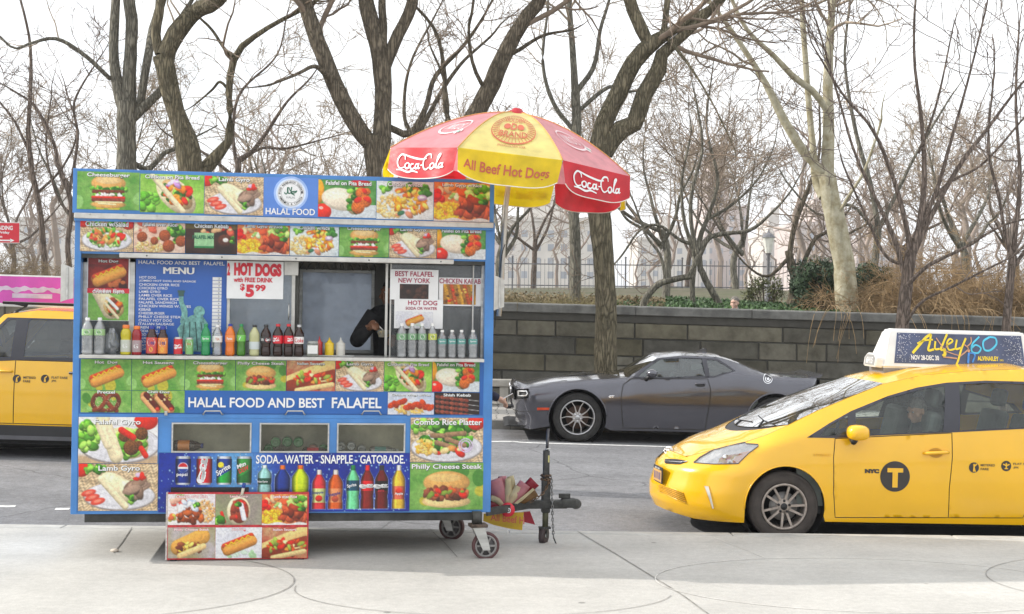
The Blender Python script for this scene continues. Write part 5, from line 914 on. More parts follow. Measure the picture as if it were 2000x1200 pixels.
M_COOL = glass('cooler glass', (.97, .98, .95), .04, (.45, .43, .36), .05, .03, .6)
for r in wx:
    o = MB(); f_ = .012
    for (a0, a1, c0, c1) in ((r[0], r[0] + f_, zw0, zw1_), (r[1] - f_, r[1], zw0, zw1_), (r[0] + f_, r[1] - f_, zw1_ - f_, zw1_), (r[0] + f_, r[1] - f_, zw0, zw0 + f_)): o.box(a0, a1, -.004, .02, c0, c1, M_ALU)
    w = o.build('cooler_window', cart); o = MB(); o.box(r[0] + f_, r[1] - f_, .008, .011, zw0 + f_, zw1_ - f_, M_COOL); o.build('pane', w)
# drinks banner
def f_drinks(p):
    p.bg((.04, .13, .55), (.06, .20, .66), 2, 3); A = p.A; g = np.exp(-((p.x - A * .30) / (A * .14)) ** 2)[..., None]; p.im = p.im * (1 - g * .8) + np.array((.45, .75, .92)) * g * .8; r = np.random.default_rng(2)
    for _ in range(420): x, y = r.uniform(0, A), r.random(); s = r.uniform(.004, .014); p.ell(x, y, s, s * 1.3, tuple(np.array((.62, .80, .96)) * r.uniform(.7, 1.1)), shade=.3)
    X = lambda px: (px - 309) / 491 * A; Yv = lambda py: (py - 885) / 115
    def can(px, c1, c2=None, c3=None):
        a, b_, t, bt = X(px - 15), X(px + 15), Yv(891), Yv(947); w = (b_ - a) / 2; c = (a + b_) / 2
        m = (np.abs(p.x - c) < w) * (p.y > t + .04) * (p.y < bt - .03); sh = (1.12 - .9 * ((p.x - c) / w) ** 2 + .25 * np.exp(-((p.x - c + w * .4) / (w * .2)) ** 2))
        p.put((np.abs(p.x - c) < w * .9) * (p.y > t) * (p.y < bt), np.array((.75, .77, .80)) * np.clip(sh, .3, 1.2)[..., None]); col = np.array(c1) * np.ones(p.im.shape)
        if c2 is not None: k = ((p.y - t) / (bt - t) > .62 - (p.x - c) / w * .16)[..., None]; col = np.where(k, np.array(c2), col)
        p.put(m, col * np.clip(sh, .35, 1.25)[..., None])
    def bottle(px, w_, t, bt, body, capc, label, lt, lb, neck=.35, clear=None):
        c = X(px); w = X(309 + w_) / 2; T_, B_ = Yv(t), Yv(bt); v = (p.y - T_) / (B_ - T_); hw = w * np.where(v < .10, .36, np.where(v < .36, .36 + .64 * np.sin(np.clip((v - .10) / .26, 0, 1) * 1.57) ** 1.4, 1.0 - .10 * np.exp(-((v - .72) / .07) ** 2)))
        u = (p.x - c) / np.maximum(hw, 1e-6); m = np.clip((1 - np.abs(u)) * hw * p.h * .9 + .5, 0, 1) * (v > 0) * (v < 1); sh = np.clip(1.1 - .75 * u ** 2 + .3 * np.exp(-((u + .45) / .16) ** 2), .3, 1.4); p.put(np.clip((1.12 - np.abs(u)) * 20, 0, 1) * (v > .02) * (v < 1.01) * .5, (.85, .9, .98))
        col = np.array(body) * sh[..., None]; col = np.where(((v > lt) & (v < lb))[..., None], np.array(label) * sh[..., None], col); col = np.where((v < .11)[..., None], np.array(capc) * sh[..., None], col); p.put(m, col)
    can(355.5, (.05, .16, .50)); can(396, (.82, .12, .16)); can(434, (.10, .22, .55), (.10, .62, .22)); can(473, (.20, .55, .22), (.12, .42, .16)); p.ell(X(355), Yv(913), .085, .085, (.95, .95, .97), shade=0).ell(X(355), Yv(913), .075, .075, (.85, .12, .16), shade=0, bottom=-.05).ell(X(355), Yv(914), .075, .075, (.10, .25, .62), shade=0, top=.2); p.ell(X(428), Yv(908), .05, .05, (.95, .88, .2), shade=.1)
    bottle(513, 27, 908, 963, (.62, .85, .82), (.85, .95, .95), (.10, .32, .24), .46, .70); bottle(548, 30, 908, 985, (.08, .20, .55), (.90, .42, .12), (.08, .14, .4), .60, .90); bottle(583, 33, 908, 985, (.80, .90, .10), (.92, .42, .12), (.72, .82, .1), .62, .95); bottle(620, 27, 918, 995, (.90, .20, .22), (.92, .88, .86), (.85, .88, .55), .48, .84); bottle(652.5, 29, 918, 995, (.85, .36, .10), (.90, .85, .80), (.93, .55, .35), .48, .84)
    bottle(687, 26, 909, 995, (.45, .85, .60), (.10, .50, .25), (.06, .30, .40), .34, .58); bottle(715.5, 26, 909, 995, (.50, .10, .08), (.88, .10, .14), (.88, .10, .14), .36, .58); bottle(744, 26, 909, 995, (.42, .08, .07), (.18, .18, .18), (.08, .07, .07), .36, .58); bottle(778, 26, 909, 995, (.95, .75, .22), (.93, .92, .9), (.86, .40, .28), .48, .78)
    for bx_, by_, cc in ((620, 974, TOM), (652, 975, (.75, .3, .2)), (779, 960, (.85, .2, .12))): p.ell(X(bx_), Yv(by_), .06, .055, cc)
    p.ell(X(548), Yv(980), .08, .05, (.85, .85, .88), shade=0); p.ell(X(583), Yv(982), .09, .06, (.93, .93, .85), shade=0)
x0, x1, t, b = rect(310, 800, 885.5, 1000, -.002); o = MB(); col = tile_mesh(f_drinks, 430, 101); tile(o, x0, x1, b, t, -.002, col)
yq = -.005; bp = lambda a, c: (a, yq, c); br = lambda *a: rect(*a, yq)
put_text(o, 'SODA.- WATER - SNAPPLE - GATORADE.', bp, br(500, 791, 889, 906), M_WHITE, .02)
put_text(o, 'pepsi', bp, br(345, 366, 924, 932), M_WHITE, .015)
def rot(px, py, w, h, ang):        # lettering turned on the cans
    P = cp(px, py, yq); sc_ = (rect(px, px + 10, py, py + 10, yq)[1] - P.x) / 10; ca, sa = math.cos(math.radians(ang)), math.sin(math.radians(ang)); return lambda a, c: (P.x + (a * w * ca - c * h * sa) * sc_, yq, P.z + (a * w * sa + c * h * ca) * sc_)
script(o, rot(396, 919, 46, 17, 78), (-.5, .5, .5, -.5), M_WHITE, .07); put_text(o, 'Sprite', rot(436, 919, 31, 13, 32), (-.5, .5, .5, -.5), M_WHITE, .02, .2); put_text(o, 'DEW', rot(476, 917, 22, 9, 25), (-.5, .5, .5, -.5), M_RED, .03, .2); put_text(o, 'Mtn', rot(471, 909, 19, 8, 25), (-.5, .5, .5, -.5), M_WHITE, .03, .2)
put_text(o, 'Poland Spring', bp, br(503, 523, 939, 944), M_WHITE, .02); put_text(o, 'Snapple', rot(620, 963, 23, 7, 3), (-.5, .5, .5, -.5), pm('navy lettering', (.03, .05, .22), .5), .02); put_text(o, 'Snapple', rot(652.5, 966, 24, 8, 12), (-.5, .5, .5, -.5), pm('navy lettering', (.03, .05, .22), .5), .02); put_text(o, 'Sprite', rot(687, 949, 18, 8, 12), (-.5, .5, .5, -.5), M_WHITE, .02)
script(o, rot(716, 950, 24, 9, 0), (-.5, .5, .5, -.5), M_WHITE, .09); script(o, rot(744, 950, 25, 9, 0), (-.5, .5, .5, -.5), M_WHITE, .09); put_text(o, 'Apple', bp, br(771, 787, 962, 968), M_WHITE, .02)
put_text(o, 'zero', bp, br(738, 750, 957, 961), M_RED, .01); o.build('drinks_banner', cart)
y4 = -.003
picture(f_falgyro, 152.5, 308.5, 815, 905, 'Falafel Gyro', y4, cw=.58, ch=.14, cx=.49, cyo=.05); picture(f_gyro, 152.5, 308.5, 906, 998, 'Lamb Gyro', y4, cw=.52, ch=.14, cx=.51, cyo=.04); picture(f_combo, 801, 944, 816.5, 903, 'Combo Rice Platter', y4, cw=.93, ch=.13, cx=.51, cyo=.03); picture(f_philly, 800, 944, 904, 996, 'Philly Cheese Steak', y4, cw=.95, ch=.13, cx=.5, cyo=.03)
o = MB(); x0, x1, t, b = rect(334, 486, 952, 962, -.004); o.box(x0, x1, -.02, -.004, b - .01, t, M_BLACK); o.build('slot', cart)
for (a0, a1, pt, pb) in ((120, 145, 517, 590), (964, 984, 540, 607)):        # folded metal flaps on both posts
    o = MB(); x0, x1, t, b = rect(a0, a1, pt, pb, .03); w_ = x1 - x0; o.prism([(x0, b), (x0 + w_ * .25, b + .01), (x1, b + .03), (x1, t - .03), (x0 + w_ * .25, t), (x0, t + .0)], .0, .012, M_ALUP); o.box(x0 + w_ * .45, x0 + w_ * .6, -.012, .02, b + .02, t - .02, M_ALU, bev=.004); o.build('folding_flap', cart)
# --- under the cart
def caster(px, py, yd, r=.112, swivel=0.0, fixed=False):
    A = CM.inverted() @ gpt(px, py, 0) if yd is None else None; x, y = (A.x, A.y) if A else (X_(px, py, yd), yd)
    o = MB(); M0 = T(x, y, 0, swivel); off = -.045
    o.tube([(off - .03, 0, .40 - .015), (off - .03, 0, .29)], .05, M_DARK, 4, M0); o.box(off - .09, off + .05, -.06, .06, .265, .29, pm('rusty steel', (.12, .085, .065), .7, .3, var=.5, scale=20), M0, bev=.004)
    for s_ in (-1, 1): o.add([(off - .07, s_ * .038, .265), (off + .03, s_ * .038, .265), (.03, s_ * .042, r - .03), (-.03, s_ * .042, r - .03), (off - .07, s_ * .044, .265), (off + .03, s_ * .044, .265), (.03, s_ * .048, r - .03), (-.03, s_ * .048, r - .03)], [(0, 1, 2, 3), (7, 6, 5, 4), (0, 4, 5, 1), (1, 5, 6, 2), (2, 6, 7, 3), (3, 7, 4, 0)], M_ALU, M0)
    c = o.build('caster', cart); o = MB(); Mw = M0 @ Matrix.Translation((0, 0, r)) @ Matrix.Rotation(math.pi / 2, 4, 'X'); TY = pm('maroon polyurethane tyre', (.085, .035, .035), .6, var=.2)
    o.lathe([(r * .80, -.022), (r * .97, -.024), (r, -.014), (r, .014), (r * .97, .024), (r * .80, .022), (r * .80, -.022)], TY, 32, Mw); M_HUB = pm('cast hub', (.28, .27, .26), .5, .5, var=.2)
    o.lathe([(r * .66, -.018), (r * .81, -.022), (r * .81, .022), (r * .66, .018), (r * .66, -.018)], M_HUB, 32, Mw); o.lathe([(0, -.03), (r * .24, -.03), (r * .26, 0), (r * .24, .03), (0, .03)], M_HUB, 16, Mw); o.lathe([(0, -.012), (r * .7, -.012), (r * .7, .012), (0, .012)], pm('hub web', (.07, .065, .065), .6), 24, Mw)
    for k in range(6): o.box(r * .2, r * .7, -.008, .008, -.017, .017, M_HUB, Mw @ Matrix.Rotation(k * math.pi / 3, 4, 'Z'))
    o.build('wheel', c)
caster(948, 1090, None, .112, .1); caster(882, 1052, None, .115, -.5); o = MB()
A = CM.inverted() @ gpt(300, 1056, 0)
caster(352, 1052, None, .115, .0); caster(385, 1085, None, .11, .1)
# tongue, jack and safety chain
M_JACK = pm('black weathered steel', (.05, .05, .047), .55, .4, var=.4, scale=15)
JD = .55; zt_ = Z(1040, 985, JD); xt0, xt1 = X_(930, 985, JD), X_(1118, 985, JD)
o = MB(); o.box(xt0 - .4, xt1 - .05, JD - .04, JD + .04, zt_ - .035, zt_ + .035, M_JACK, bev=.006); o.add([(xr - .02, -.0 + .1, zt_ - .03), (xr - .02, .16, zt_ - .03), (xt1 - .35, JD - .03, zt_ - .03), (xr - .02, .1, zt_ + .03), (xr - .02, .16, zt_ + .03), (xt1 - .35, JD - .03, zt_ + .03)], [(0, 1, 2), (5, 4, 3), (0, 3, 4, 1), (1, 4, 5, 2), (2, 5, 3, 0)], M_JACK)
tg = o.build('tongue', cart); o = MB(); o.box(xt1 - .10, xt1 + .03, JD - .045, JD + .045, zt_ - .03, zt_ + .05, M_JACK, bev=.015); o.ball((xt1 + .03, JD, zt_ + .0), (.05, .05, .045), M_JACK); o.box(xt1 - .12, xt1 - .02, JD - .012, JD + .012, zt_ + .05, zt_ + .09, M_JACK, bev=.006); o.build('coupler', tg)
xj = X_(1066, 960, JD); z0, z1 = Z(1066, 1030, JD), Z(1066, 880, JD); zt2_ = Z(1066, 838, JD); o = MB()
o.box(xj - .026, xj + .026, JD - .03, JD + .03, Z(1066, 965, JD), z1, M_JACK, bev=.006); o.box(xj - .035, xj + .035, JD - .038, JD + .038, zt_ - .07, Z(1066, 935, JD), M_JACK, bev=.006); o.tube([(xj + .005, JD, z1), (xj + .012, JD, zt2_)], .013, pm('dull grey tube', (.10, .10, .11), .5, .5), 10); o.tube([(xj - .02, JD - .03, z1 + .01), (xj + .03, JD - .03, z1 + .02)], .006, M_ALU, 6); o.tube([(xj, JD, zt_), (xj, JD, z0 - .02)], .026, pm('olive drab tube', (.09, .09, .05), .6, .3, var=.4, scale=14), 12); o.box(xj - .055, xj + .045, JD - .03, JD + .03, z0 - .012, z0 + .006, M_JACK, bev=.003)
o.box(xj + .010, xj + .022, JD - .0325, JD - .03, z1 - .10, z1 - .04, pm('yellow sticker', (.6, .55, .2), .5)); jk = o.build('jack', cart)
rz = .075; zc_ = -.0 + rz; o = MB(); Mw = T(xj - .01, JD + .01, max(rz, Z(1060, 1051, JD)), 1.05) @ Matrix.Rotation(math.pi / 2, 4, 'X'); o.lathe([(0, -.02), (rz * .7, -.024), (rz * .97, -.022), (rz, 0), (rz * .97, .022), (rz * .7, .024), (0, .02)], pm('dark rubber', (.045, .03, .03), .7), 24, Mw); o.lathe([(0, -.028), (.018, -.028), (.018, .028), (0, .028)], M_ALU, 10, Mw); o.build('jack_wheel', jk); o = MB()
for s_ in (-1, 1): Mf = T(xj - .01, JD + .01, 0, 1.05); zz = max(rz, Z(1060, 1051, JD)); o.add([(-.03, s_ * .03, z0 - .01), (.03, s_ * .03, z0 - .01), (.015, s_ * .032, zz - .015), (-.015, s_ * .032, zz - .015), (-.03, s_ * .036, z0 - .01), (.03, s_ * .036, z0 - .01), (.015, s_ * .038, zz - .015), (-.015, s_ * .038, zz - .015)], [(0, 1, 2, 3), (7, 6, 5, 4), (0, 4, 5, 1), (1, 5, 6, 2), (2, 6, 7, 3), (3, 7, 4, 0)], M_JACK, Mf)
o.build('fork', jk)
def chain(P, name, parent, mat, ln=.034, r=.0042):
    o = MB(); S, L = resample(spline(P, 10), 400); n = int(L / (ln * .78)); St, _ = resample(S, n + 1)
    for i in range(n):
        a, b_ = Vector(St[i]), Vector(St[i + 1]); d = (b_ - a).normalized(); q = d.to_track_quat('X', 'Z').to_matrix().to_4x4(); Mq = Matrix.Translation((a + b_) / 2) @ q @ Matrix.Rotation(math.pi / 2 * (i % 2), 4, 'X')
        k = 10; pts = [((ln / 2 - .008) * (1 if math.cos(t_) > 0 else -1) + .008 * math.cos(t_), .008 * math.sin(t_), 0) for t_ in np.linspace(0, 2 * math.pi, k + 1)]; o.tube(pts, r, mat, 5, Mq, cap=False)
    return o.build(name, parent)
M_CH = pm('galvanised chain', (.20, .20, .20), .45, .7, var=.3); M_CHR = pm('rusty chain', (.16, .10, .06), .7, .3, var=.5, scale=20)
yc = JD - .05; Pz = lambda px, py: (X_(px, py, yc), yc, Z(px, py, yc))
chain([Pz(1077, 930), Pz(1078, 960), Pz(1079, 1000), Pz(1081, 1050)], 'safety_chain', cart, M_CH); o = MB(); o.tube([Pz(1081, 1050), Pz(1086, 1062), Pz(1095, 1072)], .006, M_JACK, 6); o.build('chain_hook', cart)
chain([Pz(1030, 985), Pz(1045, 975), Pz(1062, 962), Pz(1074, 938)], 'safety_chain', cart, M_CHR); xq = xj
for k in range(2):
    P = [(xq + .042 * math.cos(a), JD + .045 * math.sin(a), Z(1066, 929 + 7 * k, JD)) for a in np.linspace(0, 2 * math.pi, 14)]; chain(P, 'safety_chain', cart, M_CHR)
# ================================================================== drinks on the counter
M_CLEAR = glass('clear bottle plastic', (.93, .95, .96), .36, (.90, .92, .94), .04, .16, .55, .4)
def liquid(name, c, op=.75): return glass(name, tuple(min(1, v * 1.3 + .05) for v in c), op, c, .06, .07, .15)
PROF = {'water': [(.0, 0), (.80, .0), (.97, .03), (1, .08), (.93, .14), (1, .20), (.93, .27), (1, .33), (.95, .40), (1.0, .47), (1, .64), (.97, .70), (.80, .78), (.52, .86), (.36, .90), (.34, .93)],
        'soda': [(.0, 0), (.70, .0), (.92, .03), (.97, .10), (.90, .24), (.84, .34), (.93, .42), (1, .46), (1, .66), (.95, .72), (.72, .80), (.46, .87), (.37, .90), (.36, .935)],
        'sport': [(0, 0), (.90, 0), (1, .03), (1, .10), (.97, .14), (1, .2), (1, .50), (.90, .54), (1.0, .60), (1, .70), (.92, .78), (.70, .85), (.58, .87), (.58, .89)],
        'tea': [(0, 0), (.92, 0), (1, .02), (1, .62), (.94, .68), (.70, .76), (.60, .80), (.66, .84), (.50, .88), (.48, .90)]}
def bottle(label, cat, px0, px1, pt, pb, kind, liq, capm, labm, lz, name='drink_bottle', group='drinks set out on the cart counter', y=-.03, txt=None, txm=None, k=20):
    x0, x1 = X_(px0, pb, y), X_(px1, pb, y); x = (x0 + x1) / 2; r = (x1 - x0) / 2; h = onplane(CM, (px0 + px1) / 2, pt, y)[1] - ctz
    t = thing(name, label, cat, CM @ Matrix.Translation((x, y, ctz + .0015)), group); pr = [(a * r, z * h) for a, z in PROF[kind]]
    MB().lathe(pr, liq, k).build('bottle_body', t); rn, zn = pr[-1]
    cap = MB(); cap.lathe([(rn * 1.12, zn - h * .012), (rn * 1.18, zn), (rn * 1.15, h * .99), (rn * .95, h), (0, h)], capm, 18); cap.build('cap', t)
    za, zb_ = lz[0] * h, lz[1] * h; lb = MB(); lb.lathe([(r * 1.005, za), (r * 1.012, za + .002), (r * 1.012, zb_ - .002), (r * 1.005, zb_)], labm, k)
    if txt:
        def cyl(a, c): th = -math.pi / 2 + a; return (r * 1.02 * math.cos(th), r * 1.02 * math.sin(th), c)
        for tx, (a0, a1, c0, c1), m_ in txt:
            R_ = (a0, a1, zb_ - (zb_ - za) * c0, zb_ - (zb_ - za) * c1)
            if tx == '~': script(lb, cyl, R_, m_, .09)
            elif tx == 'o': lb.add([cyl((a0 + a1) / 2 + (a1 - a0) / 2 * math.cos(q), (R_[2] + R_[3]) / 2 + (R_[2] - R_[3]) / 2 * math.sin(q)) for q in np.linspace(0, 6.283, 17)[:-1]], [tuple(range(16))], m_)
            else: put_text(lb, tx, cyl, R_, m_, .02)
    lb.build('label', t); return t
P_ = lambda n, c: pm(n, c, .35, var=.06, coat=.3)
WCAP, GLAB = P_('white cap', (.78, .78, .76)), P_('green and white label', (.30, .48, .22)); TL = P_('teal label', (.10, .30, .27)); OC = P_('orange cap', (.80, .20, .03)); BC = P_('blue cap', (.02, .04, .30)); RC = P_('red cap', (.62, .02, .03)); KC = P_('black cap', (.03, .03, .03)); GC = P_('green cap', (.02, .26, .09)); SC_ = P_('silver cap', (.5, .5, .5))
RL, WL, BL = P_('red label', (.62, .015, .03)), P_('white label', (.72, .72, .70)), P_('black label', (.02, .02, .02))
wt = [('o', (-.5, .5, .12, .88), WL), ('Spring', (-.4, .4, .35, .65), pm('leaf green ink', (.02, .2, .06), .5))]
w1 = bottle('tall clear water bottle standing at the left end of the counter', 'bottle', 159, 182, 621, 690, 'water', M_CLEAR, WCAP, GLAB, (.52, .69), 'water_bottle', txt=wt)
bottle('tall clear water bottle beside the yellow sports drink, second from the left end', 'bottle', 183, 205, 621, 690, 'water', M_CLEAR, WCAP, GLAB, (.52, .69), 'water_bottle', txt=wt)
GL = P_('pale grey label', (.50, .52, .44))
bottle('yellow sports drink bottle with an orange cap', 'bottle', 235, 256, 635, 691, 'sport', liquid('yellow drink', (.72, .62, .03)), OC, GL, (.10, .50), txt=[('G', (-.5, .4, .3, .7), WL)])
bottle('red sports drink bottle with an orange cap', 'bottle', 257, 276.5, 637, 691.5, 'sport', liquid('red drink', (.42, .02, .03)), OC, P_('mauve label', (.36, .27, .28)), (.10, .50), txt=[('G', (-.5, .4, .3, .7), WL)])
TEA = liquid('dark tea', (.055, .02, .015), .9); tt = [('o', (-.8, .8, .05, .55), WL), ('Tea', (-.6, .6, .16, .44), pm('navy lettering', (.03, .05, .22), .5)), ('o', (-.3, .3, .6, .9), P_('yellow fruit', (.75, .55, .05)))]
bottle('dark iced tea bottle with a blue cap and a red label', 'bottle', 285, 307, 637, 692, 'tea', TEA, BC, P_('red and yellow label', (.60, .08, .07)), (.06, .60), txt=tt); bottle('dark iced tea bottle with a blue cap and an orange label', 'bottle', 307.5, 327.5, 638, 692, 'tea', TEA, BC, P_('orange label', (.78, .26, .05)), (.06, .60), txt=tt)
def can(label, px0, px1, pt, pb, m_, txt, y=-.03):
    x0, x1 = X_(px0, pb, y), X_(px1, pb, y); r = (x1 - x0) / 2; h = onplane(CM, (px0 + px1) / 2, pt, y)[1] - ctz; t = thing('drink_can', label, 'can', CM @ Matrix.Translation(((x0 + x1) / 2, y, ctz + .0015)), 'drinks set out on the cart counter'); b = MB(); b.lathe([(r, h * .07), (r, h * .90)], m_, 24)
    cyl = lambda a, c: (r * 1.012 * math.cos(-math.pi / 2 + a), r * 1.012 * math.sin(-math.pi / 2 + a), c * h)
    for tx, R_, mm in txt:
        if tx == '~': script(b, cyl, R_, mm, .09)
        elif tx == 'o': b.add([cyl((R_[0] + R_[1]) / 2 + (R_[1] - R_[0]) / 2 * math.cos(q), (R_[2] + R_[3]) / 2 + (R_[2] - R_[3]) / 2 * math.sin(q)) for q in np.linspace(0, 6.283, 17)[:-1]], [tuple(range(16))], mm)
        else: put_text(b, tx, cyl, R_, mm, .02)
    b.build('can_body', t); MB().lathe([(0, .004), (r * .75, 0), (r, h * .07)], M_ALU, 24).build('can_base', t); MB().lathe([(r, h * .90), (r * .82, h * .98), (r * .80, h), (r * .74, h * .985), (0, h * .98)], M_ALU, 24).build('can_top', t)
can('red cola can on the counter before the menu board', 339, 356.5, 659, 691.5, P_('red can', (.60, .02, .03)), [('~', (-1.0, 1.0, .62, .34), M_WHITE)]); can('green and white ginger ale can on the counter', 361.5, 377.5, 660, 692, P_('green can', (.22, .46, .16)), [('o', (-.8, .8, .85, .42), WL), ('Dry', (-.5, .5, .70, .56), pm('red lettering', (.62, .03, .05), .5))])
bottle('green lemon lime soda bottle with a green cap', 'bottle', 392, 411, 633, 693.5, 'soda', liquid('green soda', (.03, .42, .14), .6), GC, P_('green label', (.05, .42, .12)), (.44, .62), txt=[('Sprite', (-.7, .7, .25, .75), M_WHITE)]); bottle('clear soda bottle with a white label and white cap', 'bottle', 414, 434, 635, 693.5, 'soda', M_CLEAR, WCAP, WL, (.44, .64), txt=[('TEA', (-.3, .5, .3, .7), pm('orange ink', (.5, .15, .02), .5))])
bottle('orange soda bottle with a blue cap', 'bottle', 439, 459, 633, 694.5, 'soda', liquid('orange soda', (.82, .20, .02), .9), BC, P_('orange film', (.80, .23, .05)), (.44, .64), txt=[('Fanta', (-.6, .5, .3, .7), M_WHITE)]); bottle('green ginger ale bottle with a white and green label', 'bottle', 461.5, 479.5, 633.5, 694.5, 'soda', liquid('deep green soda', (.08, .26, .03), .8), GC, P_('lime label', (.16, .50, .08)), (.46, .66), txt=[('7', (-.5, .1, .2, .8), M_WHITE)])
bottle('pale yellow lemonade bottle with a black cap', 'bottle', 486, 507, 635, 694.5, 'soda', liquid('lemonade', (.66, .66, .36), .75), KC, P_('pale blue label', (.55, .60, .60)), (.22, .46)); COLA = liquid('cola', (.03, .012, .008), .92); ct = [('~', (-.2, 1.15, .25, .75), M_WHITE)]
bottle('cola bottle with a black cap and a black label', 'bottle', 508.5, 529, 634.5, 695, 'soda', COLA, KC, BL, (.42, .62), txt=[('o', (-.1, 1.3, .1, .9), RL), ('~', (.0, 1.2, .3, .7), M_WHITE), ('zero', (-1., -.4, .3, .7), M_WHITE)])
bottle('cola bottle with a red cap, left of two with red labels', 'bottle', 532, 552.5, 633.5, 695, 'soda', COLA, RC, RL, (.40, .64), txt=[('~', (-1.2, .3, .2, .8), M_WHITE)]); bottle('cola bottle with a red cap, right of two with red labels', 'bottle', 553, 573, 633.5, 695, 'soda', COLA, RC, RL, (.40, .64), txt=ct); bottle('cola bottle with a silver cap and white band', 'bottle', 573.5, 593.5, 635, 695, 'soda', COLA, SC_, WL, (.40, .62), txt=[('Coke', (-.9, 1.0, .2, .8), RL)])
big = [(774, 794), (795, 814), (814.5, 833), (835, 853)]; gl = P_('green spring label', (.20, .36, .20)); yl = P_('yellow green label', (.48, .52, .08))
names = ['tall clear water bottle with a green label, leftmost below the hot dog poster', 'tall clear water bottle below the hot dog poster, second from its left', 'tall clear water bottle below the hot dog poster, third from its left', 'tall clear water bottle with a yellow label below the hot dog poster']
for i, (a, b_) in enumerate(big): bottle(names[i], 'bottle', a, b_, 632, 698, 'water', M_CLEAR, WCAP, [gl, gl, gl, yl][i], (.52, .70), 'water_bottle', txt=wt)
names = ['small clear water bottle next to the tall yellow labelled one', 'small clear water bottle, second of four at the right end of the counter', 'small clear water bottle, third of four at the right end of the counter', 'small clear water bottle at the far right end of the counter']
for i, (a, b_) in enumerate([(854, 872), (873.5, 891), (892, 909.5), (914, 932)]): bottle(names[i], 'bottle', a, b_, 645, 698, 'water', M_CLEAR, WCAP, TL, (.50, .68), 'water_bottle', txt=[('Spring', (-.7, .7, .3, .7), M_WHITE)])
# squeeze bottles, jar and tray
def squeeze(label, px0, px1, pt, pb, m_, y):
    x0, x1 = X_(px0, pb, y), X_(px1, pb, y); r = (x1 - x0) / 2; h = onplane(CM, (px0 + px1) / 2, pt, y)[1] - ctz; t = thing('squeeze_bottle', label, 'squeeze bottle', CM @ Matrix.Translation(((x0 + x1) / 2, y, ctz + .0015)), 'condiment bottles in the serving window')
    MB().lathe([(0, 0), (r * .95, 0), (r, h * .03), (r, h * .55), (r * .9, h * .62)], m_, 20).build('bottle_body', t); MB().lathe([(r * 1.0, h * .60), (r * 1.0, h * .70), (r * .5, h * .76), (r * .42, h * .84), (r * .2, h * .86), (r * .12, h), (0, h)], m_, 20).build('nozzle', t)
squeeze('red ketchup squeeze bottle behind the glass jar', 617, 630, 658, 693, P_('ketchup plastic', (.60, .05, .05)), .10); squeeze('yellow mustard squeeze bottle in the serving window', 634, 652, 660, 692, P_('mustard plastic', (.80, .55, .02)), .06); squeeze('white squeeze bottle right of the mustard bottle', 656, 674, 660, 692, P_('white squeeze plastic', (.62, .60, .54)), .06)
x0, x1 = X_(599, 695, -.02), X_(622, 695, -.02); r = (x1 - x0) / 2; h = onplane(CM, 610, 667, -.02)[1] - ctz; t = thing('glass_jar', 'square glass jar with a white label left of the ketchup bottle', 'jar', CM @ Matrix.Translation(((x0 + x1) / 2, -.02, ctz + .0015)))
MB().box(-r, r, -r, r, 0, h * .85, glass('jar glass', (.8, .82, .78), .45, (.35, .36, .30), .05, .1), bev=.008).build('jar_body', t); MB().lathe([(r * .9, h * .85), (r * .9, h), (0, h)], pm('grey lid', (.35, .36, .34), .5), 18).build('lid', t); MB().box(-r * .85, r * .85, -r - .002, -r, h * .2, h * .74, WL).build('label', t)
x0, x1 = X_(622, 695, .06), X_(692, 695, .06); o = MB(); o.box(x0, x1, .0, .12, ctz + .001, ctz + .012, pm('grey tray', (.42, .42, .40), .5), CM, bev=.004); tag(o.build('tray'), 'shallow grey tray under the condiment bottles', 'tray')
x0, x1 = X_(204, 690, .02), X_(230, 690, .02); rg = np.random.default_rng(5); bm = bmesh.new(); bmesh.ops.create_icosphere(bm, subdivisions=3, radius=1)
for v in bm.verts: v.co *= 1 + .35 * (rg.random() - .5); v.co.x *= (1.1 - .5 * max(0, v.co.z))
o = MB(); o.bm(bm, glass('thin plastic bag', (.88, .9, .92), .22, (.7, .72, .75), .15, .12), CM @ Matrix.Translation(((x0 + x1) / 2, .04, ctz + .10)) @ Matrix.Diagonal((.055, .04, .10, 1))); tag(o.build('plastic_bag'), 'crumpled clear plastic bag between the water bottles and yellow drink', 'bag')
# bottles lying in the cooler
zfl = zw0 - .119; GRB = liquid('green glass bottom', (.02, .20, .05), .7); CLB = M_CLEAR
def lying(label, px, py, rpx, m_, capm, lab=None, y=.075, side=False):
    s = 10.5 / F; r = rpx * s; x, z = onplane(CM, px, py, y); t = thing('stored_bottle', label, 'bottle', CM @ T(x, y, z) @ (Matrix.Rotation(math.pi / 2, 4, 'Y') if side else Matrix.Rotation(-math.pi / 2, 4, 'X')), 'bottles stored in the cooler')
    h = .235; MB().lathe([(0, .008), (r * .45, .012), (r * .62, 0), (r * .95, .012), (r, .03), (r, h * .62), (r * .72, h * .8), (r * .4, h * .9), (r * .38, h * .94)], m_, 20).build('bottle_body', t); MB().lathe([(r * .44, h * .92), (r * .44, h), (0, h)], capm, 14).build('cap', t)
    if lab: MB().lathe([(r * 1.01, .04), (r * 1.015, .13)], lab, 20).build('label', t)
lying('iced tea bottle with an orange label lying in the left cooler window', 338, 871, 11.5, TEA, BC, P_('orange label', (.78, .26, .05)), .10, True)
for i, (px, py, w_) in enumerate([(538, 865, 'left'), (560.5, 864, 'middle'), (582.5, 865, 'right')]): lying('green bottle bottom in the upper row of the middle cooler window, %s of three' % w_, px, py, 10.5, GRB, GC)
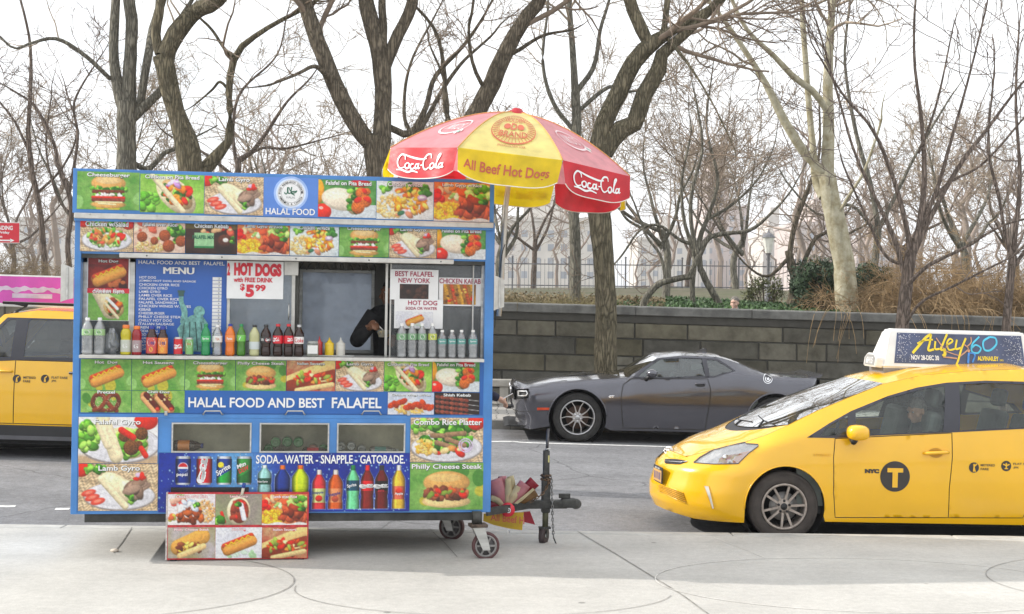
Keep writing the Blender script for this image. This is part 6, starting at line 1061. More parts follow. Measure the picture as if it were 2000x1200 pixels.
lying('dark green bottle bottom at the lower left of the middle cooler window', 524, 879, 10, GRB, GC, None, .075); lying('dark cola bottle bottom low in the middle cooler window', 545, 881, 10.5, COLA, RC, None, .075); lying('pinkish bottle bottom low in the middle cooler window', 611, 879, 10, liquid('pink drink', (.40, .16, .12), .7), RC, None, .075); lying('green bottle bottom at the lower right of the middle cooler window', 632, 878, 10, GRB, GC, None, .075)
lying('red labelled bottle lying low in the middle cooler window', 590, 882, 8, COLA, RC, RL, .075, True)
for i, (px, py, w_) in enumerate([(666, 873, 'left'), (686, 873, 'second'), (706, 879, 'third')]): lying('clear water bottle bottom in the right cooler window, %s in its row' % w_, px, py, 9.5, CLB, WCAP, None, .10)
lying('clear bottle lying across the floor of the right cooler window', 722, 880, 8, CLB, WCAP, TL, .12, True)
# ================================================================== picture board standing before the cart
BMx = CM @ Matrix.Translation((0, -.075, 0)); bd = thing('picture_board', 'red edged board of six food pictures standing against the front of the cart', 'sign board', BMx)
def brect(px0, px1, pt, pb, y=0): cx, cy_ = (px0 + px1) / 2, (pt + pb) / 2; return onplane(BMx, px0, cy_, y)[0], onplane(BMx, px1, cy_, y)[0], onplane(BMx, cx, pt, y)[1], onplane(BMx, cx, pb, y)[1]
x0, x1, t, b = brect(325, 602.5, 962.5, 1093); b = max(b, .012); o = MB(); o.box(x0, x1, 0, .045, b, t, pm('scuffed red frame', (.50, .03, .04), .5, var=.3, scale=30), bev=.006); o.box(x0 + .03, x0 + .08, .0, .04, 0, b + .002, M_BLACK); o.box(x1 - .08, x1 - .03, .0, .04, 0, b + .002, M_BLACK)
o.box(x0 - .005, x0 + .008, -.002, .047, b - .002, t + .002, pm('worn white edge', (.5, .45, .42), .6, var=.3, scale=40)); o.build('board', bd)
for i, (f_, tx, cw) in enumerate([(f_chover, 'Chicken over Rice', .66), (f_lambg, 'Lamb Gyro', .38), (f_lambrice, 'Lamb over Rice', .54), (f_philly2, 'Philly Cheese Steak', .74), (f_hotdogw, 'Hot Dog', .29), (f_italian, 'Italian Sausage', .52)]):
    cxs = [327.5, 420.5, 511.5, 600]; q = brect(cxs[i % 3] + .3, cxs[i % 3 + 1] - .3, (965.5, 1030.5)[i // 3], (1025.5, 1090.5)[i // 3], -.002); m = MB(); tile(m, q[0], q[1], q[3], q[2], -.002, tile_mesh(f_, int((cxs[i % 3 + 1] - cxs[i % 3]) * .8), 48)); W_, H_ = q[1] - q[0], q[2] - q[3]
    a0 = q[0] + W_ * (.5 - cw / 2); a1 = q[0] + W_ * (.5 + cw / 2); put_text(m, tx, lambda a, c: (a, -.0036, c), (a0 - .002, a1 + .002, q[2] - H_ * .02, q[2] - H_ * .13), M_RED, .07); put_text(m, tx, lambda a, c: (a, -.005, c), (a0, a1, q[2] - H_ * .03, q[2] - H_ * .125), M_WHITE, .02); p = m.build('food_picture', bd); p['label'] = 'picture captioned ' + tx
o = MB(); P0, P1 = onplane(BMx, 472, 968, -.012), onplane(BMx, 477, 944, -.012); Pm = onplane(BMx, 475.5, 953, -.012); o.tube([(P0[0], -.012, P0[1]), (Pm[0], -.012, Pm[1])], .012, pm('pale handle', (.6, .55, .45), .5), 8, BMx); o.tube([(Pm[0], -.012, Pm[1]), (P1[0], -.012, P1[1])], .014, pm('blue handle', (.02, .06, .3), .5), 8, BMx); tag(o.build('brush'), 'short brush with a blue and white handle stuck over the board edge', 'brush')
# ================================================================== umbrella over the right end
HUB = at(997, 327, 11.05); UM = T(HUB.x, HUB.y, HUB.z, 0, math.radians(6.2)); um = thing('cart_umbrella', 'red and yellow panelled umbrella open over the right end of the cart', 'umbrella', UM)
def cloth(name, c, tr=.42, rough=.35):
    if name in MATS: return MATS[name]
    m, t, b = _nodes(name); N = t.nodes.new; L = t.links.new; n = N('ShaderNodeTexNoise'); n.inputs['Scale'].default_value = 7; n.inputs['Detail'].default_value = 6; tcn = N('ShaderNodeTexCoord'); L(tcn.outputs['Object'], n.inputs['Vector']); r = N('ShaderNodeValToRGB'); r.color_ramp.elements[0].color = (*[v * .82 for v in c], 1); r.color_ramp.elements[1].color = (*[min(1, v * 1.12) for v in c], 1); r.color_ramp.elements[0].position = .3; r.color_ramp.elements[1].position = .7; L(n.outputs['Fac'], r.inputs[0]); L(r.outputs[0], b.inputs['Base Color']); b.inputs['Roughness'].default_value = rough; b.inputs['Coat Weight'].default_value = .25; b.inputs['Coat Roughness'].default_value = .25
    bp = N('ShaderNodeBump'); bp.inputs['Strength'].default_value = .25; bp.inputs['Distance'].default_value = .02; L(n.outputs['Fac'], bp.inputs['Height']); L(bp.outputs[0], b.inputs['Normal'])
    tl = N('ShaderNodeBsdfTranslucent'); L(r.outputs[0], tl.inputs[0]); mx_ = N('ShaderNodeMixShader'); mx_.inputs[0].default_value = tr; L(b.outputs[0], mx_.inputs[1]); L(tl.outputs[0], mx_.inputs[2]); L(mx_.outputs[0], t.nodes['Material Output'].inputs['Surface']); return m
CR, CY, CRP, CYP = cloth('red vinyl', (.66, .018, .035)), cloth('yellow vinyl', (.85, .66, .01)), cloth('glare pink vinyl', (.80, .30, .34)), cloth('glare yellow vinyl', (.86, .76, .26)); TRIM = pm('white piping', (.75, .72, .66), .6)  # paler top vinyls: sky glare and light through the cloth put into colour
UR, UH = 1.045, .45
def upt(ang, v):      # rib point: ang degrees, v 0 apex .. 1 shoulder
    r = UR * v; a = math.radians(ang); return Vector((r * math.cos(a), r * math.sin(a), UH * (1 - v ** 1.75)))
for g in range(8):
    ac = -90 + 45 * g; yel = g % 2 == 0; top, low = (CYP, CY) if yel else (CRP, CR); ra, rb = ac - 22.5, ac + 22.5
    def gp(u, v, off=.0):     # u -1..1 across, v 0..1
        A, B = upt(ra, v), upt(rb, v); p = A.lerp(B, (u + 1) / 2); sag = .035 * (1 - u * u) * v * (1.15 - v); nrm = Vector((math.cos(math.radians(ac)) * .45, math.sin(math.radians(ac)) * .45, 1)).normalized(); return p - Vector((0, 0, sag)) + nrm * off
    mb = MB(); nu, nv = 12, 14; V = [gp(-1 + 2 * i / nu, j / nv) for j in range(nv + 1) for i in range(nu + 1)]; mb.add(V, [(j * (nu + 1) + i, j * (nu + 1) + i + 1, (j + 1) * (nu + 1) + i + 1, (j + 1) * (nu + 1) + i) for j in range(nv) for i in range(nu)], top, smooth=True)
    ribbon_pts = [gp(-1, j / 14, .003) for j in range(15)]; mb.tube(ribbon_pts, .004, pm('seam tape', (.7, .35, .1), .6), 5)
    if yel and g == 0:
        gm = lambda a, c: gp(a, c, .006); ink = pm('rust red print', (.50, .11, .05), .6)
        cxx, cvv = 0.0, .60; E = lambda q, k=1.0: (cxx + .66 * k * math.cos(q), cvv - .27 * k * math.sin(q))
        ribbon(mb, [E(q) for q in np.linspace(0, 6.283, 48)], .018, gm, ink); ribbon(mb, [E(q, .70) for q in np.linspace(0, 6.283, 40)], .008, gm, ink)
        for q in np.linspace(0, 6.283, 45)[:-1]: ribbon(mb, [E(q, .73), E(q, .97)], .012, gm, ink)
        put_text(mb, 'GOLDEN', gm, (-.40, .40, cvv - .185, cvv - .095), ink, .01); put_text(mb, 'BRAND', gm, (-.38, .38, cvv + .085, cvv + .175), ink, .01); put_text(mb, 'D', gm, (-.10, .10, cvv - .07, cvv + .06), ink, .03)
        for s_ in (-1, 1): mb.add([gm(s_ * (.22 + .11 * math.cos(q)), cvv + .055 * math.sin(q)) for q in np.linspace(0, 6.283, 14)[:-1]], [tuple(range(13))], ink)
        put_text(mb, 'BROOKLYN, NEW YORK', gm, (-.30, .30, cvv + .29, cvv + .32), ink, .0)
    if not yel:
        gm = lambda a, c: gp(a, c, .006); pal = pm('pale print', (.78, .62, .62), .6); cvv = .66; E = lambda q, k=1.0: (-.02 + .48 * k * math.cos(q), cvv - .13 * k * math.sin(q))
        ribbon(mb, [E(q) for q in np.linspace(0, 6.283, 40)], .02, gm, pal); put_text(mb, "NIKO'S", gm, (-.33, .30, cvv - .06, cvv + .06), pal, .0, .15)
        for k in range(3): ribbon(mb, [(.28 + .07 * k, cvv + .10 - .02 * k), (.40 + .06 * k, cvv + .13 - .02 * k)], .03, gm, [pal, pm('faded green print', (.22, .45, .36), .6)][k % 2])
    pn = mb.build('canopy_panel', um); pn['label'] = ('yellow' if yel else 'glare paled red') + ' canopy panel'
    fl = MB(); nf, mf_ = 22, 8; FH = .245
    def fp(u, w, off=0):      # flap: w 0 top .. 1 bottom, scalloped, slightly flared and rippled
        A, B = upt(ra, 1), upt(rb, 1); p = A.lerp(B, (u + 1) / 2); o_ = Vector((math.cos(math.radians(ac)), math.sin(math.radians(ac)), 0)); d = FH * w * (1 - .28 * abs(u) ** 3.5); rip = .012 * math.sin(u * 5 + g * 1.7) * w + .02 * w * math.sin(g * 2.3)
        cut = 1 - .05 * w * abs(u); q = A.lerp(B, (u * cut + 1) / 2); return Vector((q.x, q.y, 0)) + o_ * (.02 * w + rip + off) + Vector((0, 0, -d))
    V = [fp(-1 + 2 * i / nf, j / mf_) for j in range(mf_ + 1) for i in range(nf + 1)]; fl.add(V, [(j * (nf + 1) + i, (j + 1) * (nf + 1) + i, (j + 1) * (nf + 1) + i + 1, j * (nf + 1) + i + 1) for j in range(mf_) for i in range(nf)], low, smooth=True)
    fl.tube([fp(-1 + 2 * i / nf, 1) for i in range(nf + 1)], .004, TRIM, 5)
    fm = lambda a, c: fp(a, c, .006)
    if yel: put_text(fl, 'All Beef Hot Dogs', fm, (-.88, .80, .36, .80), pm('rust red print', (.50, .11, .05), .6), .02)
    else: script(fl, lambda a, c: fp(a / .42, c / FH, .006), (-.30, .30, .03, .215), M_WHITE, .034)
    f_ = fl.build('valance', um); f_['label'] = ('yellow hanging flap lettered All Beef Hot Dogs' if yel else 'red hanging flap with white script')
    rb_ = MB(); rb_.tube([upt(ra, .02) - Vector((0, 0, .02)), upt(ra, .5) - Vector((0, 0, .015)), upt(ra, 1) - Vector((0, 0, .012))], .006, M_ALU, 6); rb_.tube([(0, 0, -.12), upt(ra, .55) - Vector((0, 0, .02))], .005, M_ALU, 6); rb_.build('rib', um)
o = MB(); o.lathe([(0, UH + .045), (.035, UH + .04), (.05, UH + .02), (.11, UH - .005), (.12, UH - .02)], CR, 16); o.build('finial', um)
Pb = at(974, 618, 11.05); Pl = UM.inverted() @ Vector(Pb); o = MB(); o.tube([(0, 0, UH), (0, 0, -.3), Pl], .022, pm('pale aluminium pole', (.60, .58, .54), .35, .6, var=.1), 12); o.build('pole', um)
o = MB(); a = [UM.inverted() @ Vector(at(px, py, 11.0)) for px, py in ((986, 478), (980, 500), (974, 560), (966, 640))]; o.tube([tuple(p) for p in spline(a, 5)], .004, M_BLACK, 5); o.build('cord', um)
# folded second umbrella lying on the tongue
FM = CM @ Matrix.Translation((0, JD - .16, 0)); fu = thing('folded_umbrella', 'folded red and yellow umbrella lying on the cart tongue', 'umbrella', FM)
fq = lambda px, py, y=0: (lambda r_: Vector((r_[0], y, r_[1])))(onplane(FM, px, py, 0)); hub = fq(990, 994)
PINK, CREAM, DRED, DYEL = cloth('dusty pink vinyl', (.62, .25, .28)), cloth('cream lining', (.66, .58, .36)), cloth('dark red vinyl', (.34, .01, .03)), cloth('dirty yellow vinyl', (.62, .42, .02))
def petal(pts, w, m_, y, parent=fu, name='canopy_fold'):
    P = spline([tuple(fq(*p, y)) for p in pts], 6); n = len(P); k = 10; V = []; tt_ = np.linspace(0, 1, n); s = 10.9 / F
    for i, p in enumerate(P):
        d = Vector(P[min(i + 1, n - 1)] - P[max(0, i - 1)]).normalized(); sd = Vector((-d.z, 0, d.x)); ww = (np.interp(tt_[i], np.linspace(0, 1, len(w)), w)) * s / 2 * 1.4; th = min(.035, ww * .55)
        for j in range(k): a = 2 * math.pi * j / k; V.append(Vector(p) + sd * ww * math.cos(a) + Vector((0, 1, 0)) * th * math.sin(a) * (1 + .3 * math.sin(3 * a + i)))
    o = MB(); o.add(V, [(i * k + j, i * k + (j + 1) % k, (i + 1) * k + (j + 1) % k, (i + 1) * k + j) for i in range(n - 1) for j in range(k)] + [tuple(range(k)), tuple((n - 1) * k + j for j in range(k))], m_, smooth=True); return o.build(name, parent)
petal([(986, 986), (975, 962), (966, 938)], (8, 26, 22), PINK, .02); petal([(984, 988), (970, 975), (950, 956)], (6, 22, 24), PINK, .05); petal([(990, 986), (993, 962), (992, 935)], (5, 11, 8), CREAM, 0); petal([(984, 990), (972, 978), (958, 972)], (5, 9, 8), CREAM, -.01); petal([(982, 994), (970, 990), (957, 986)], (5, 12, 14), DRED, .01)
petal([(994, 986), (1003, 968), (1012, 950)], (5, 13, 9), CREAM, -.005); petal([(997, 987), (1012, 965), (1026, 945)], (5, 18, 18), PINK, .01); petal([(999, 988), (1020, 968), (1046, 942)], (5, 16, 18), DRED, .05); petal([(1000, 989), (1018, 975), (1042, 955)], (3, 5, 4), CREAM, -.012); petal([(1002, 990), (1025, 976), (1048, 962)], (4, 14, 16), cloth('brown lining', (.25, .13, .04)), .045); petal([(998, 986), (1002, 950), (998, 932)], (3, 9, 10), CREAM, .05)
petal([(980, 985), (984, 960), (982, 932)], (4, 14, 12), PINK, .045)
def drape(pts, m_, name, txt=None, y=.0):
    P = [fq(*p, y) for p in pts]; o = MB(); n = len(P); V = P + [p + Vector((0, .012, 0)) for p in P]; o.add(V, [tuple(range(n)), tuple(range(2 * n - 1, n - 1, -1))] + [(i, i + n, (i + 1) % n + n, (i + 1) % n) for i in range(n)], m_)
    if txt: A, B = fq(*txt[1], y - .004), fq(*txt[2], y - .004); H_ = A.z - B.z; put_text(o, txt[0], lambda a, c: (A.x + (B.x - A.x) * a, y - .004, A.z - H_ * .35 * a - H_ * .65 * c), (0, 1, 0, 1), pm('rust red print', (.50, .11, .05), .6), .02)
    return o.build(name, fu)
drape([(945, 1004), (985, 1002), (1023, 1001), (1020, 1036), (996, 1033), (965, 1026), (944, 1018)], DYEL, 'hanging_flap', ('All Beef H', (958, 1003), (1024, 1024))); drape([(1023, 1001), (1036, 1000), (1046, 1026), (1025, 1021)], DRED, 'hanging_flap', None, .02)
o = MB(); Mh = Matrix.Translation(hub + Vector((0, -.05, 0))) @ Matrix.Rotation(math.pi / 2, 4, 'X'); s = 10.9 / F; o.lathe([(0, .03), (14 * s, .025), (14.5 * s, 0), (12 * s, -.04)], pm('red hub cap', (.55, .02, .04), .4), 14, Mh); o.lathe([(0, .045), (6 * s, .044), (6 * s, .02)], M_BLACK, 14, Mh); o.lathe([(5 * s, .047), (3.6 * s, .047)], M_WHITE, 14, Mh); o.lathe([(0, .05), (2 * s, .05), (2 * s, .03)], M_ALU, 10, Mh); o.build('hub', fu)
# ================================================================== no standing sign at the left
SYY = 21.75; A = at(2, 455, SYY); sg = thing('parking_sign', 'red no standing sign with an arrow at the left edge beyond the road', 'street sign', T(A.x - .03, SYY, pave_z(A.x, SYY))); zs = A.z - pave_z(A.x, SYY); o = MB(); o.box(-.30, .335, -.022, -.019, zs - .16, zs + .16, pm('red sign enamel', (.60, .02, .04), .4, var=.05), bev=.001); o.box(-.32, .34, -.0185, -.016, zs - .17, zs + .17, WL); sm = lambda a, c: (a, -.024, zs + c)
for tx, R_ in (('NO STANDING', (-.27, .23, .115, .045)), ('Monday - Friday', (-.27, .18, .025, -.025)), ('7am-10am', (-.17, .06, -.04, -.085))): put_text(o, tx, sm, R_, M_WHITE, .03)
ribbon(o, [(-.24, -.125), (.20, -.125)], .022, sm, M_WHITE); o.add([sm(.19, -.095), sm(.19, -.155), sm(.26, -.125)], [(0, 1, 2)], M_WHITE); o.build('sign_plate', sg); o = MB(); o.tube([(-.05, .01, 0), (-.05, .01, zs + .3)], .025, pm('galvanised post', (.25, .26, .26), .5, .5), 10); o.build('post', sg)
# ================================================================== vehicles
def inpoly(x, z, P):
    P = np.asarray(P); x = np.asarray(x, float); z = np.asarray(z, float); c = np.zeros(x.shape, bool); j = len(P) - 1
    for i in range(len(P)):
        k = ((P[i, 1] > z) != (P[j, 1] > z)) & (x < (P[j, 0] - P[i, 0]) * (z - P[i, 1]) / (P[j, 1] - P[i, 1] + 1e-12) + P[i, 0]); c ^= k; j = i
    return c
def densify(P, st):
    o = []
    for i in range(len(P)):
        a, b = np.array(P[i]), np.array(P[(i + 1) % len(P)]); n = max(1, int(np.linalg.norm(b - a) / st)); o += [tuple(a + (b - a) * k / n) for k in range(n)]
    return o
class Car:
    def __init__(s, root, M, w0, xn, xt, Ln, Lt, S, belt, crown, zmid=.55, low=.07, pn=(2.2, 2.0), pt=(2.6, 2.2)):
        s.root, s.M, s.w0, s.xn_, s.xt_, s.Ln, s.Lt, s.S, s.belt, s.crown, s.zmid, s.low, s.pn, s.pt = root, M, w0, np.array(xn), np.array(xt), Ln, Lt, np.array(S), np.array(belt), np.array(crown), zmid, low, pn, pt
    def f(s, x, z):
        t = np.clip((x - np.interp(z, s.xn_[:, 1], s.xn_[:, 0])) / s.Ln, 0, 1); u = np.clip((np.interp(z, s.xt_[:, 1], s.xt_[:, 0]) - x) / s.Lt, 0, 1)
        return np.maximum(0, 1 - (1 - t) ** s.pn[0]) ** (1 / s.pn[1]) * np.maximum(0, 1 - (1 - u) ** s.pt[0]) ** (1 / s.pt[1])
    def zs(s, x): return np.interp(x, s.S[:, 0], s.S[:, 1])
    def ys(s, x): return np.interp(x, s.S[:, 0], s.S[:, 2])
    def half(s, x, z):
        x = np.asarray(x, float); z = np.asarray(z, float); zs = s.zs(x); fz = np.maximum(s.f(x, zs), 1e-4); vS = np.clip(s.ys(x) / (s.w0 * fz), 0, 1.0); zb = np.minimum(np.interp(x, s.belt[:, 0], s.belt[:, 1]), zs - .05); vb = np.maximum(.965, vS)
        lo = 1 - s.low * np.clip((s.zmid - z) / s.zmid, 0, 1) ** 2; mid = 1 - (1 - vb) * np.clip((z - s.zmid) / (zb - s.zmid), 0, 1) ** 2; up = vb - (vb - vS) * np.clip((z - zb) / np.maximum(zs - zb, 1e-3), 0, 1) ** 1.35
        return s.w0 * np.where(z < s.zmid, lo, np.where(z < zb, mid, up)) * s.f(x, z)
    def Ys(s, x): return s.half(x, s.zs(x) - 1e-4)
    def top(s, x, y):
        x = np.asarray(x, float); Y = np.maximum(s.Ys(x), 1e-3); return s.zs(x) + np.interp(x, s.crown[:, 0], s.crown[:, 1]) * (1 - np.clip(np.abs(y) / Y, 0, 1) ** 2.2)
    def hit(s, px, py):
        Mi = s.M.inverted(); o = np.array(Mi @ CAMP); d = np.array(Mi.to_3x3() @ ray(px, py)); t0 = np.linalg.norm(np.array(s.M.translation) - np.array(CAMP)); lo, hi, n = s.tr[0], s.tr[1], 260
        for it in range(2):
            t = np.linspace(lo, hi, n); P = o + d * t[:, None]; ins = (np.abs(P[:, 1]) < s.half(P[:, 0], P[:, 2])) & (P[:, 2] < s.top(P[:, 0], P[:, 1])) & (P[:, 2] > .05)
            if not ins.any(): return None
            k = int(np.argmax(ins)); lo, hi, n = t[max(0, k - 1)], t[k], 24
        return P[k]
    def side(s, pix): 
        o = []
        for q in pix:
            h = s.hit(*q)
            if h is None or h[2] > s.zs(h[0]) + .02: r = onplane(s.M, q[0], q[1], -s.w0 * .9); h = (r[0], 0, min(r[1], s.zs(r[0]) - .004))
            o.append((h[0], h[2]))
        return o
    def lift(s, x, z, off=0.0, sgn=-1):
        e = .004; y = float(s.half(x, z)); 
        if off:
            nx, nz = -(float(s.half(x + e, z)) - float(s.half(x - e, z))) / (2 * e), -(float(s.half(x, z + e)) - float(s.half(x, z - e))) / (2 * e); n = Vector((np.clip(nx, -4, 4), 1, np.clip(nz, -4, 4))).normalized(); return Vector((x + n.x * off, sgn * (y + n.y * off), z + n.z * off))
        return Vector((x, sgn * y, z))
    def mesh2(s, poly, st, holes=()):
        poly = densify(poly, st); hs = [densify(h, st) for h in holes]; P = list(poly); E = [(i, (i + 1) % len(poly)) for i in range(len(poly))]
        for h in hs: o = len(P); P += h; E += [(o + i, o + (i + 1) % len(h)) for i in range(len(h))]
        A = np.array(poly); xs = np.arange(A[:, 0].min(), A[:, 0].max(), st); zs = np.arange(A[:, 1].min(), A[:, 1].max(), st); G = np.array([(x + (st / 2 if j % 2 else 0), z) for j, z in enumerate(zs) for x in xs])
        if len(G):
            k = inpoly(G[:, 0], G[:, 1], poly)
            for h in hs: k &= ~inpoly(G[:, 0], G[:, 1], h)
            B = np.array(P); G = G[k]
            if len(G): dm = np.sqrt(((G[:, None, :] - B[None]) ** 2).sum(2).min(1)); P += [tuple(g) for g in G[dm > st * .45]]
        V, _, Fc, *_ = delaunay_2d_cdt([Vector(p) for p in P], E, [], 0, 1e-6); V = np.array([tuple(v) for v in V]); o = []
        for f in Fc:
            c = V[list(f)].mean(0)
            if inpoly(c[0], c[1], poly) and not any(inpoly(c[0], c[1], h) for h in hs): o.append(tuple(f))
        return V, o
    def panel(s, mb, poly, mat, st=.04, off=0.0, holes=(), sgn=-1, smooth=True, rim=None):
        V, Fc = s.mesh2(poly, st, holes); P = [s.lift(x, z, off, sgn) for x, z in V]; mb.add(P, [f if sgn < 0 else f[::-1] for f in Fc], mat, smooth=smooth)
    def toppanel(s, mb, poly, mat, st=.05, off=0.0, smooth=True):
        V, Fc = s.mesh2(poly, st); mb.add([(x, y, float(s.top(x, y)) + off) for x, y in V], Fc, mat, smooth=smooth)
    def seam(s, mb, pts, w, mat, off=.002, sgn=-1, closed=False):
        ribbon(mb, densify(pts, .03)[:None if closed else -max(1, int(math.dist(pts[-1], pts[0]) / .03))] + ([] if closed else [pts[-1]]), w, lambda x, z: s.lift(x, z, off, sgn), mat, closed)
def nosecap(car, mb, P, mat, bulge=.006, sgx=-1):
    n = 7; V = []
    for x, z in P:
        y = float(car.half(x, z)); V += [(x + sgx * bulge * (1 - (t / y if y else 0) ** 2), t, z) for t in np.linspace(-y, y, n)]
    mb.add(V, [(j * n + i, j * n + i + 1, (j + 1) * n + i + 1, (j + 1) * n + i) for j in range(len(P) - 1) for i in range(n - 1)], mat, smooth=True)
def arc(cx, cz, r, a0, a1, n=24): return [(cx + r * math.cos(math.radians(a)), cz + r * math.sin(math.radians(a))) for a in np.linspace(a0, a1, n)]
M_TYRE = pm('tyre rubber', (.028, .027, .026), .85, var=.3, scale=12); M_WELL = pm('wheel well', (.01, .01, .01), .95); M_TRIM = pm('black window trim', (.035, .035, .045), .35, var=.1); M_CHROME = pm('chrome', (.75, .75, .76), .12, 1.0, var=.03)
M_CGLASS = glass('car glass', (.88, .95, .92), .05, (.22, .27, .25), .02, .07, .3); M_WS = glass('windscreen', (.70, .78, .78), .12, (.72, .75, .78), .02, .72, .4); M_SEAM = pm('panel gap', (.015, .012, .008), .8); M_INT = pm('grey car interior', (.16, .18, .165), .8, var=.25, scale=3); M_DASH = pm('dark dashboard', (.05, .055, .055), .7, var=.2)
def wheel(car, x, sgn, R, rimr, wd, rimmat, spokes, tyre_col=M_TYRE, yout=None, dark=None):
    y = sgn * (yout if yout else car.w0 - .02); Mw = Matrix.Translation((x, y, R)) @ Matrix.Rotation(math.pi / 2 * (1 if sgn < 0 else -1), 4, 'X')      # +z outwards
    o = MB(); pr = [(rimr, -wd), (R * .93, -wd), (R, -wd * .85), (R, -.03), (R * .985, -.012), (R * .93, .004), (R * .82, .010), (rimr * 1.05, .006), (rimr, -.004), (rimr * .98, -wd)]; o.lathe(pr, tyre_col, 48, Mw)
    for q in (.86, .90): o.lathe([(R * q, .0095), (R * (q + .01), .0105), (R * (q + .02), .0085)], tyre_col, 48, Mw)
    w = o.build('wheel', car.root); o = MB(); spokes(o, Mw, rimr, rimmat); o.build('rim', w)
    o = MB(); ra = car.ra; a0 = -8; o.lathe([(ra + .004, -.02), (ra + .004, -.42)], M_WELL, 28, Mw @ Matrix.Rotation(0, 4, 'Z'), True, math.radians(-200), math.radians(20)); o.lathe([(0, -.40), (ra, -.40)], M_WELL, 28, Mw); o.build('wheel_well', car.root); return w
def spokes_double(o, Mw, r, m, n=10):       # dusty alloy of straight slim spokes
    o.lathe([(r, .002), (r * .97, .010), (r * .90, .004), (r * .88, -.03), (r * .86, -.16)], m, 48, Mw); o.lathe([(0, -.15), (r * .9, -.15)], M_WELL, 32, Mw); o.lathe([(.0, -.03), (r * .62, -.035), (r * .62, -.05)], pm('brake disc', (.22, .21, .20), .5, .6), 32, Mw)
    for k in range(n):
        a = 2 * math.pi * k / n + .15; tw = .16 if k % 2 else -.16; ms = Mw @ Matrix.Rotation(a, 4, 'Z'); c, s_ = math.cos(tw), math.sin(tw); V = []
        for z in (.0, -.022):
            for q, h in ((r * .20, r * .055), (r * .90, r * .045)): V += [(q * c - h * s_ if 0 else q, -h + (q - r * .2) * tw * .5, z - (.012 if q < r * .5 else 0)), (q, h + (q - r * .2) * tw * .5, z - (.012 if q < r * .5 else 0))]
        o.add(V, [(0, 2, 3, 1), (4, 5, 7, 6), (0, 4, 6, 2), (1, 3, 7, 5)], m, ms)
    o.lathe([(0, -.004), (r * .13, -.006), (r * .15, -.012)], M_BLACK, 20, Mw); o.lathe([(r * .15, -.006), (r * .32, -.012), (r * .34, -.03)], m, 28, Mw)
    for k in range(5): o.lathe([(0, .004), (r * .05, .002), (r * .06, -.012)], M_BLACK, 8, Mw @ Matrix.Rotation(2 * math.pi * k / 5 + .3, 4, 'Z') @ Matrix.Translation((r * .25, 0, 0)))
def spokes_y(o, Mw, r, m):                 # five forked spokes
    o.lathe([(r, .002), (r * .975, .012), (r * .93, .008), (r * .91, -.02), (r * .89, -.18)], m, 56, Mw); o.lathe([(0, -.17), (r * .92, -.17)], M_WELL, 32, Mw); o.lathe([(0, -.06), (r * .66, -.06), (r * .66, -.08)], pm('rusty brake disc', (.085, .05, .035), .7, .3), 36, Mw); dk = pm('dark alloy', (.10, .10, .105), .4, .7)
    for k in range(5):
        ms = Mw @ Matrix.Rotation(2 * math.pi * k / 5 + math.pi / 2 + .0, 4, 'Z')
        for sg in (-1, 1):
            pts = [(r * .16, sg * r * .05), (r * .36, sg * r * .09), (r * .60, sg * r * .16), (r * .80, sg * r * .30), (r * .90, sg * r * .36)]; V = []
            for i, (x, y) in enumerate(pts):
                h = r * (.050 - .012 * min(i, 2)); V += [(x, y - h, -.004), (x, y + h, -.004), (x, y - h, -.03), (x, y + h, -.03)]
            Q = []
            for i in range(len(pts) - 1): a = i * 4; Q += [(a, a + 4, a + 5, a + 1), (a + 2, a + 3, a + 7, a + 6), (a, a + 2, a + 6, a + 4), (a + 1, a + 5, a + 7, a + 3)]
            o.add(V, Q, m, ms)
        o.lathe([(0, .002), (r * .05, .0), (r * .055, -.02)], M_CHROME, 8, ms @ Matrix.Rotation(.63, 4, 'Z') @ Matrix.Translation((r * .20, 0, 0)))
    o.lathe([(0, .004), (r * .12, .002), (r * .15, -.012), (r * .28, -.016), (r * .30, -.03)], m, 28, Mw)
def seat(car, x, y, z, name='seat', m=None, back=.62):
    m = m or M_INT; o = MB(); o.box(x, x + .50, y - .24, y + .24, z, z + .14, m, bev=.05); Mb = Matrix.Translation((x + .47, y, z + .08)) @ Matrix.Rotation(.22, 4, 'Y'); o.box(-.06, .08, -.23, .23, 0, back, m, Mb, bev=.05); o.box(-.03, .06, -.13, .13, back + .04, back + .22, m, Mb, bev=.04); o.build(name, car.root)
# ------------------------------------------------------------------ yellow hatchback taxi at the near kerb
YAW = math.radians(4.3); TAX0 = Vector((1.367, 13.0, 0)); TAX0.z = road_z(2.5, 12.9) + .017 * 1.09
TM = T(TAX0.x, TAX0.y, TAX0.z, YAW, .017); taxi = thing('taxi', 'yellow hatchback taxi with a white roof sign standing at the near kerb', 'taxi', TM)
M_YEL = pm('taxi yellow paint', (.86, .468, .001), .25, var=.035, scale=2, coat=.9, detail=6); M_YELD = pm('worn yellow sill', (.70, .36, .01), .5, var=.2, scale=9)
def op(px, py, ys): r = onplane(TM, px, py, -ys); return r
Spx = [(1340, 892, .40), (1400, 877, .60), (1460, 862, .695), (1500, 848, .735), (1536, 832, .745), (1600, 801, .715), (1660, 776, .665), (1725, 750, .605), (1800, 733, .58), (1900, 724, .57), (2000, 721, .565)]
S_ = [(.17, .74, .0)] + [(*op(a, b, y), y) for a, b, y in Spx] + [(3.95, 1.545, .565), (4.3, 1.36, .58), (4.5, 1.17, .60), (4.6, 1.0, .60)]
S_.sort(); bz = [op(1576, 856, .86), op(1700, 850, .86), op(1860, 844, .86), op(2000, 837, .86)]
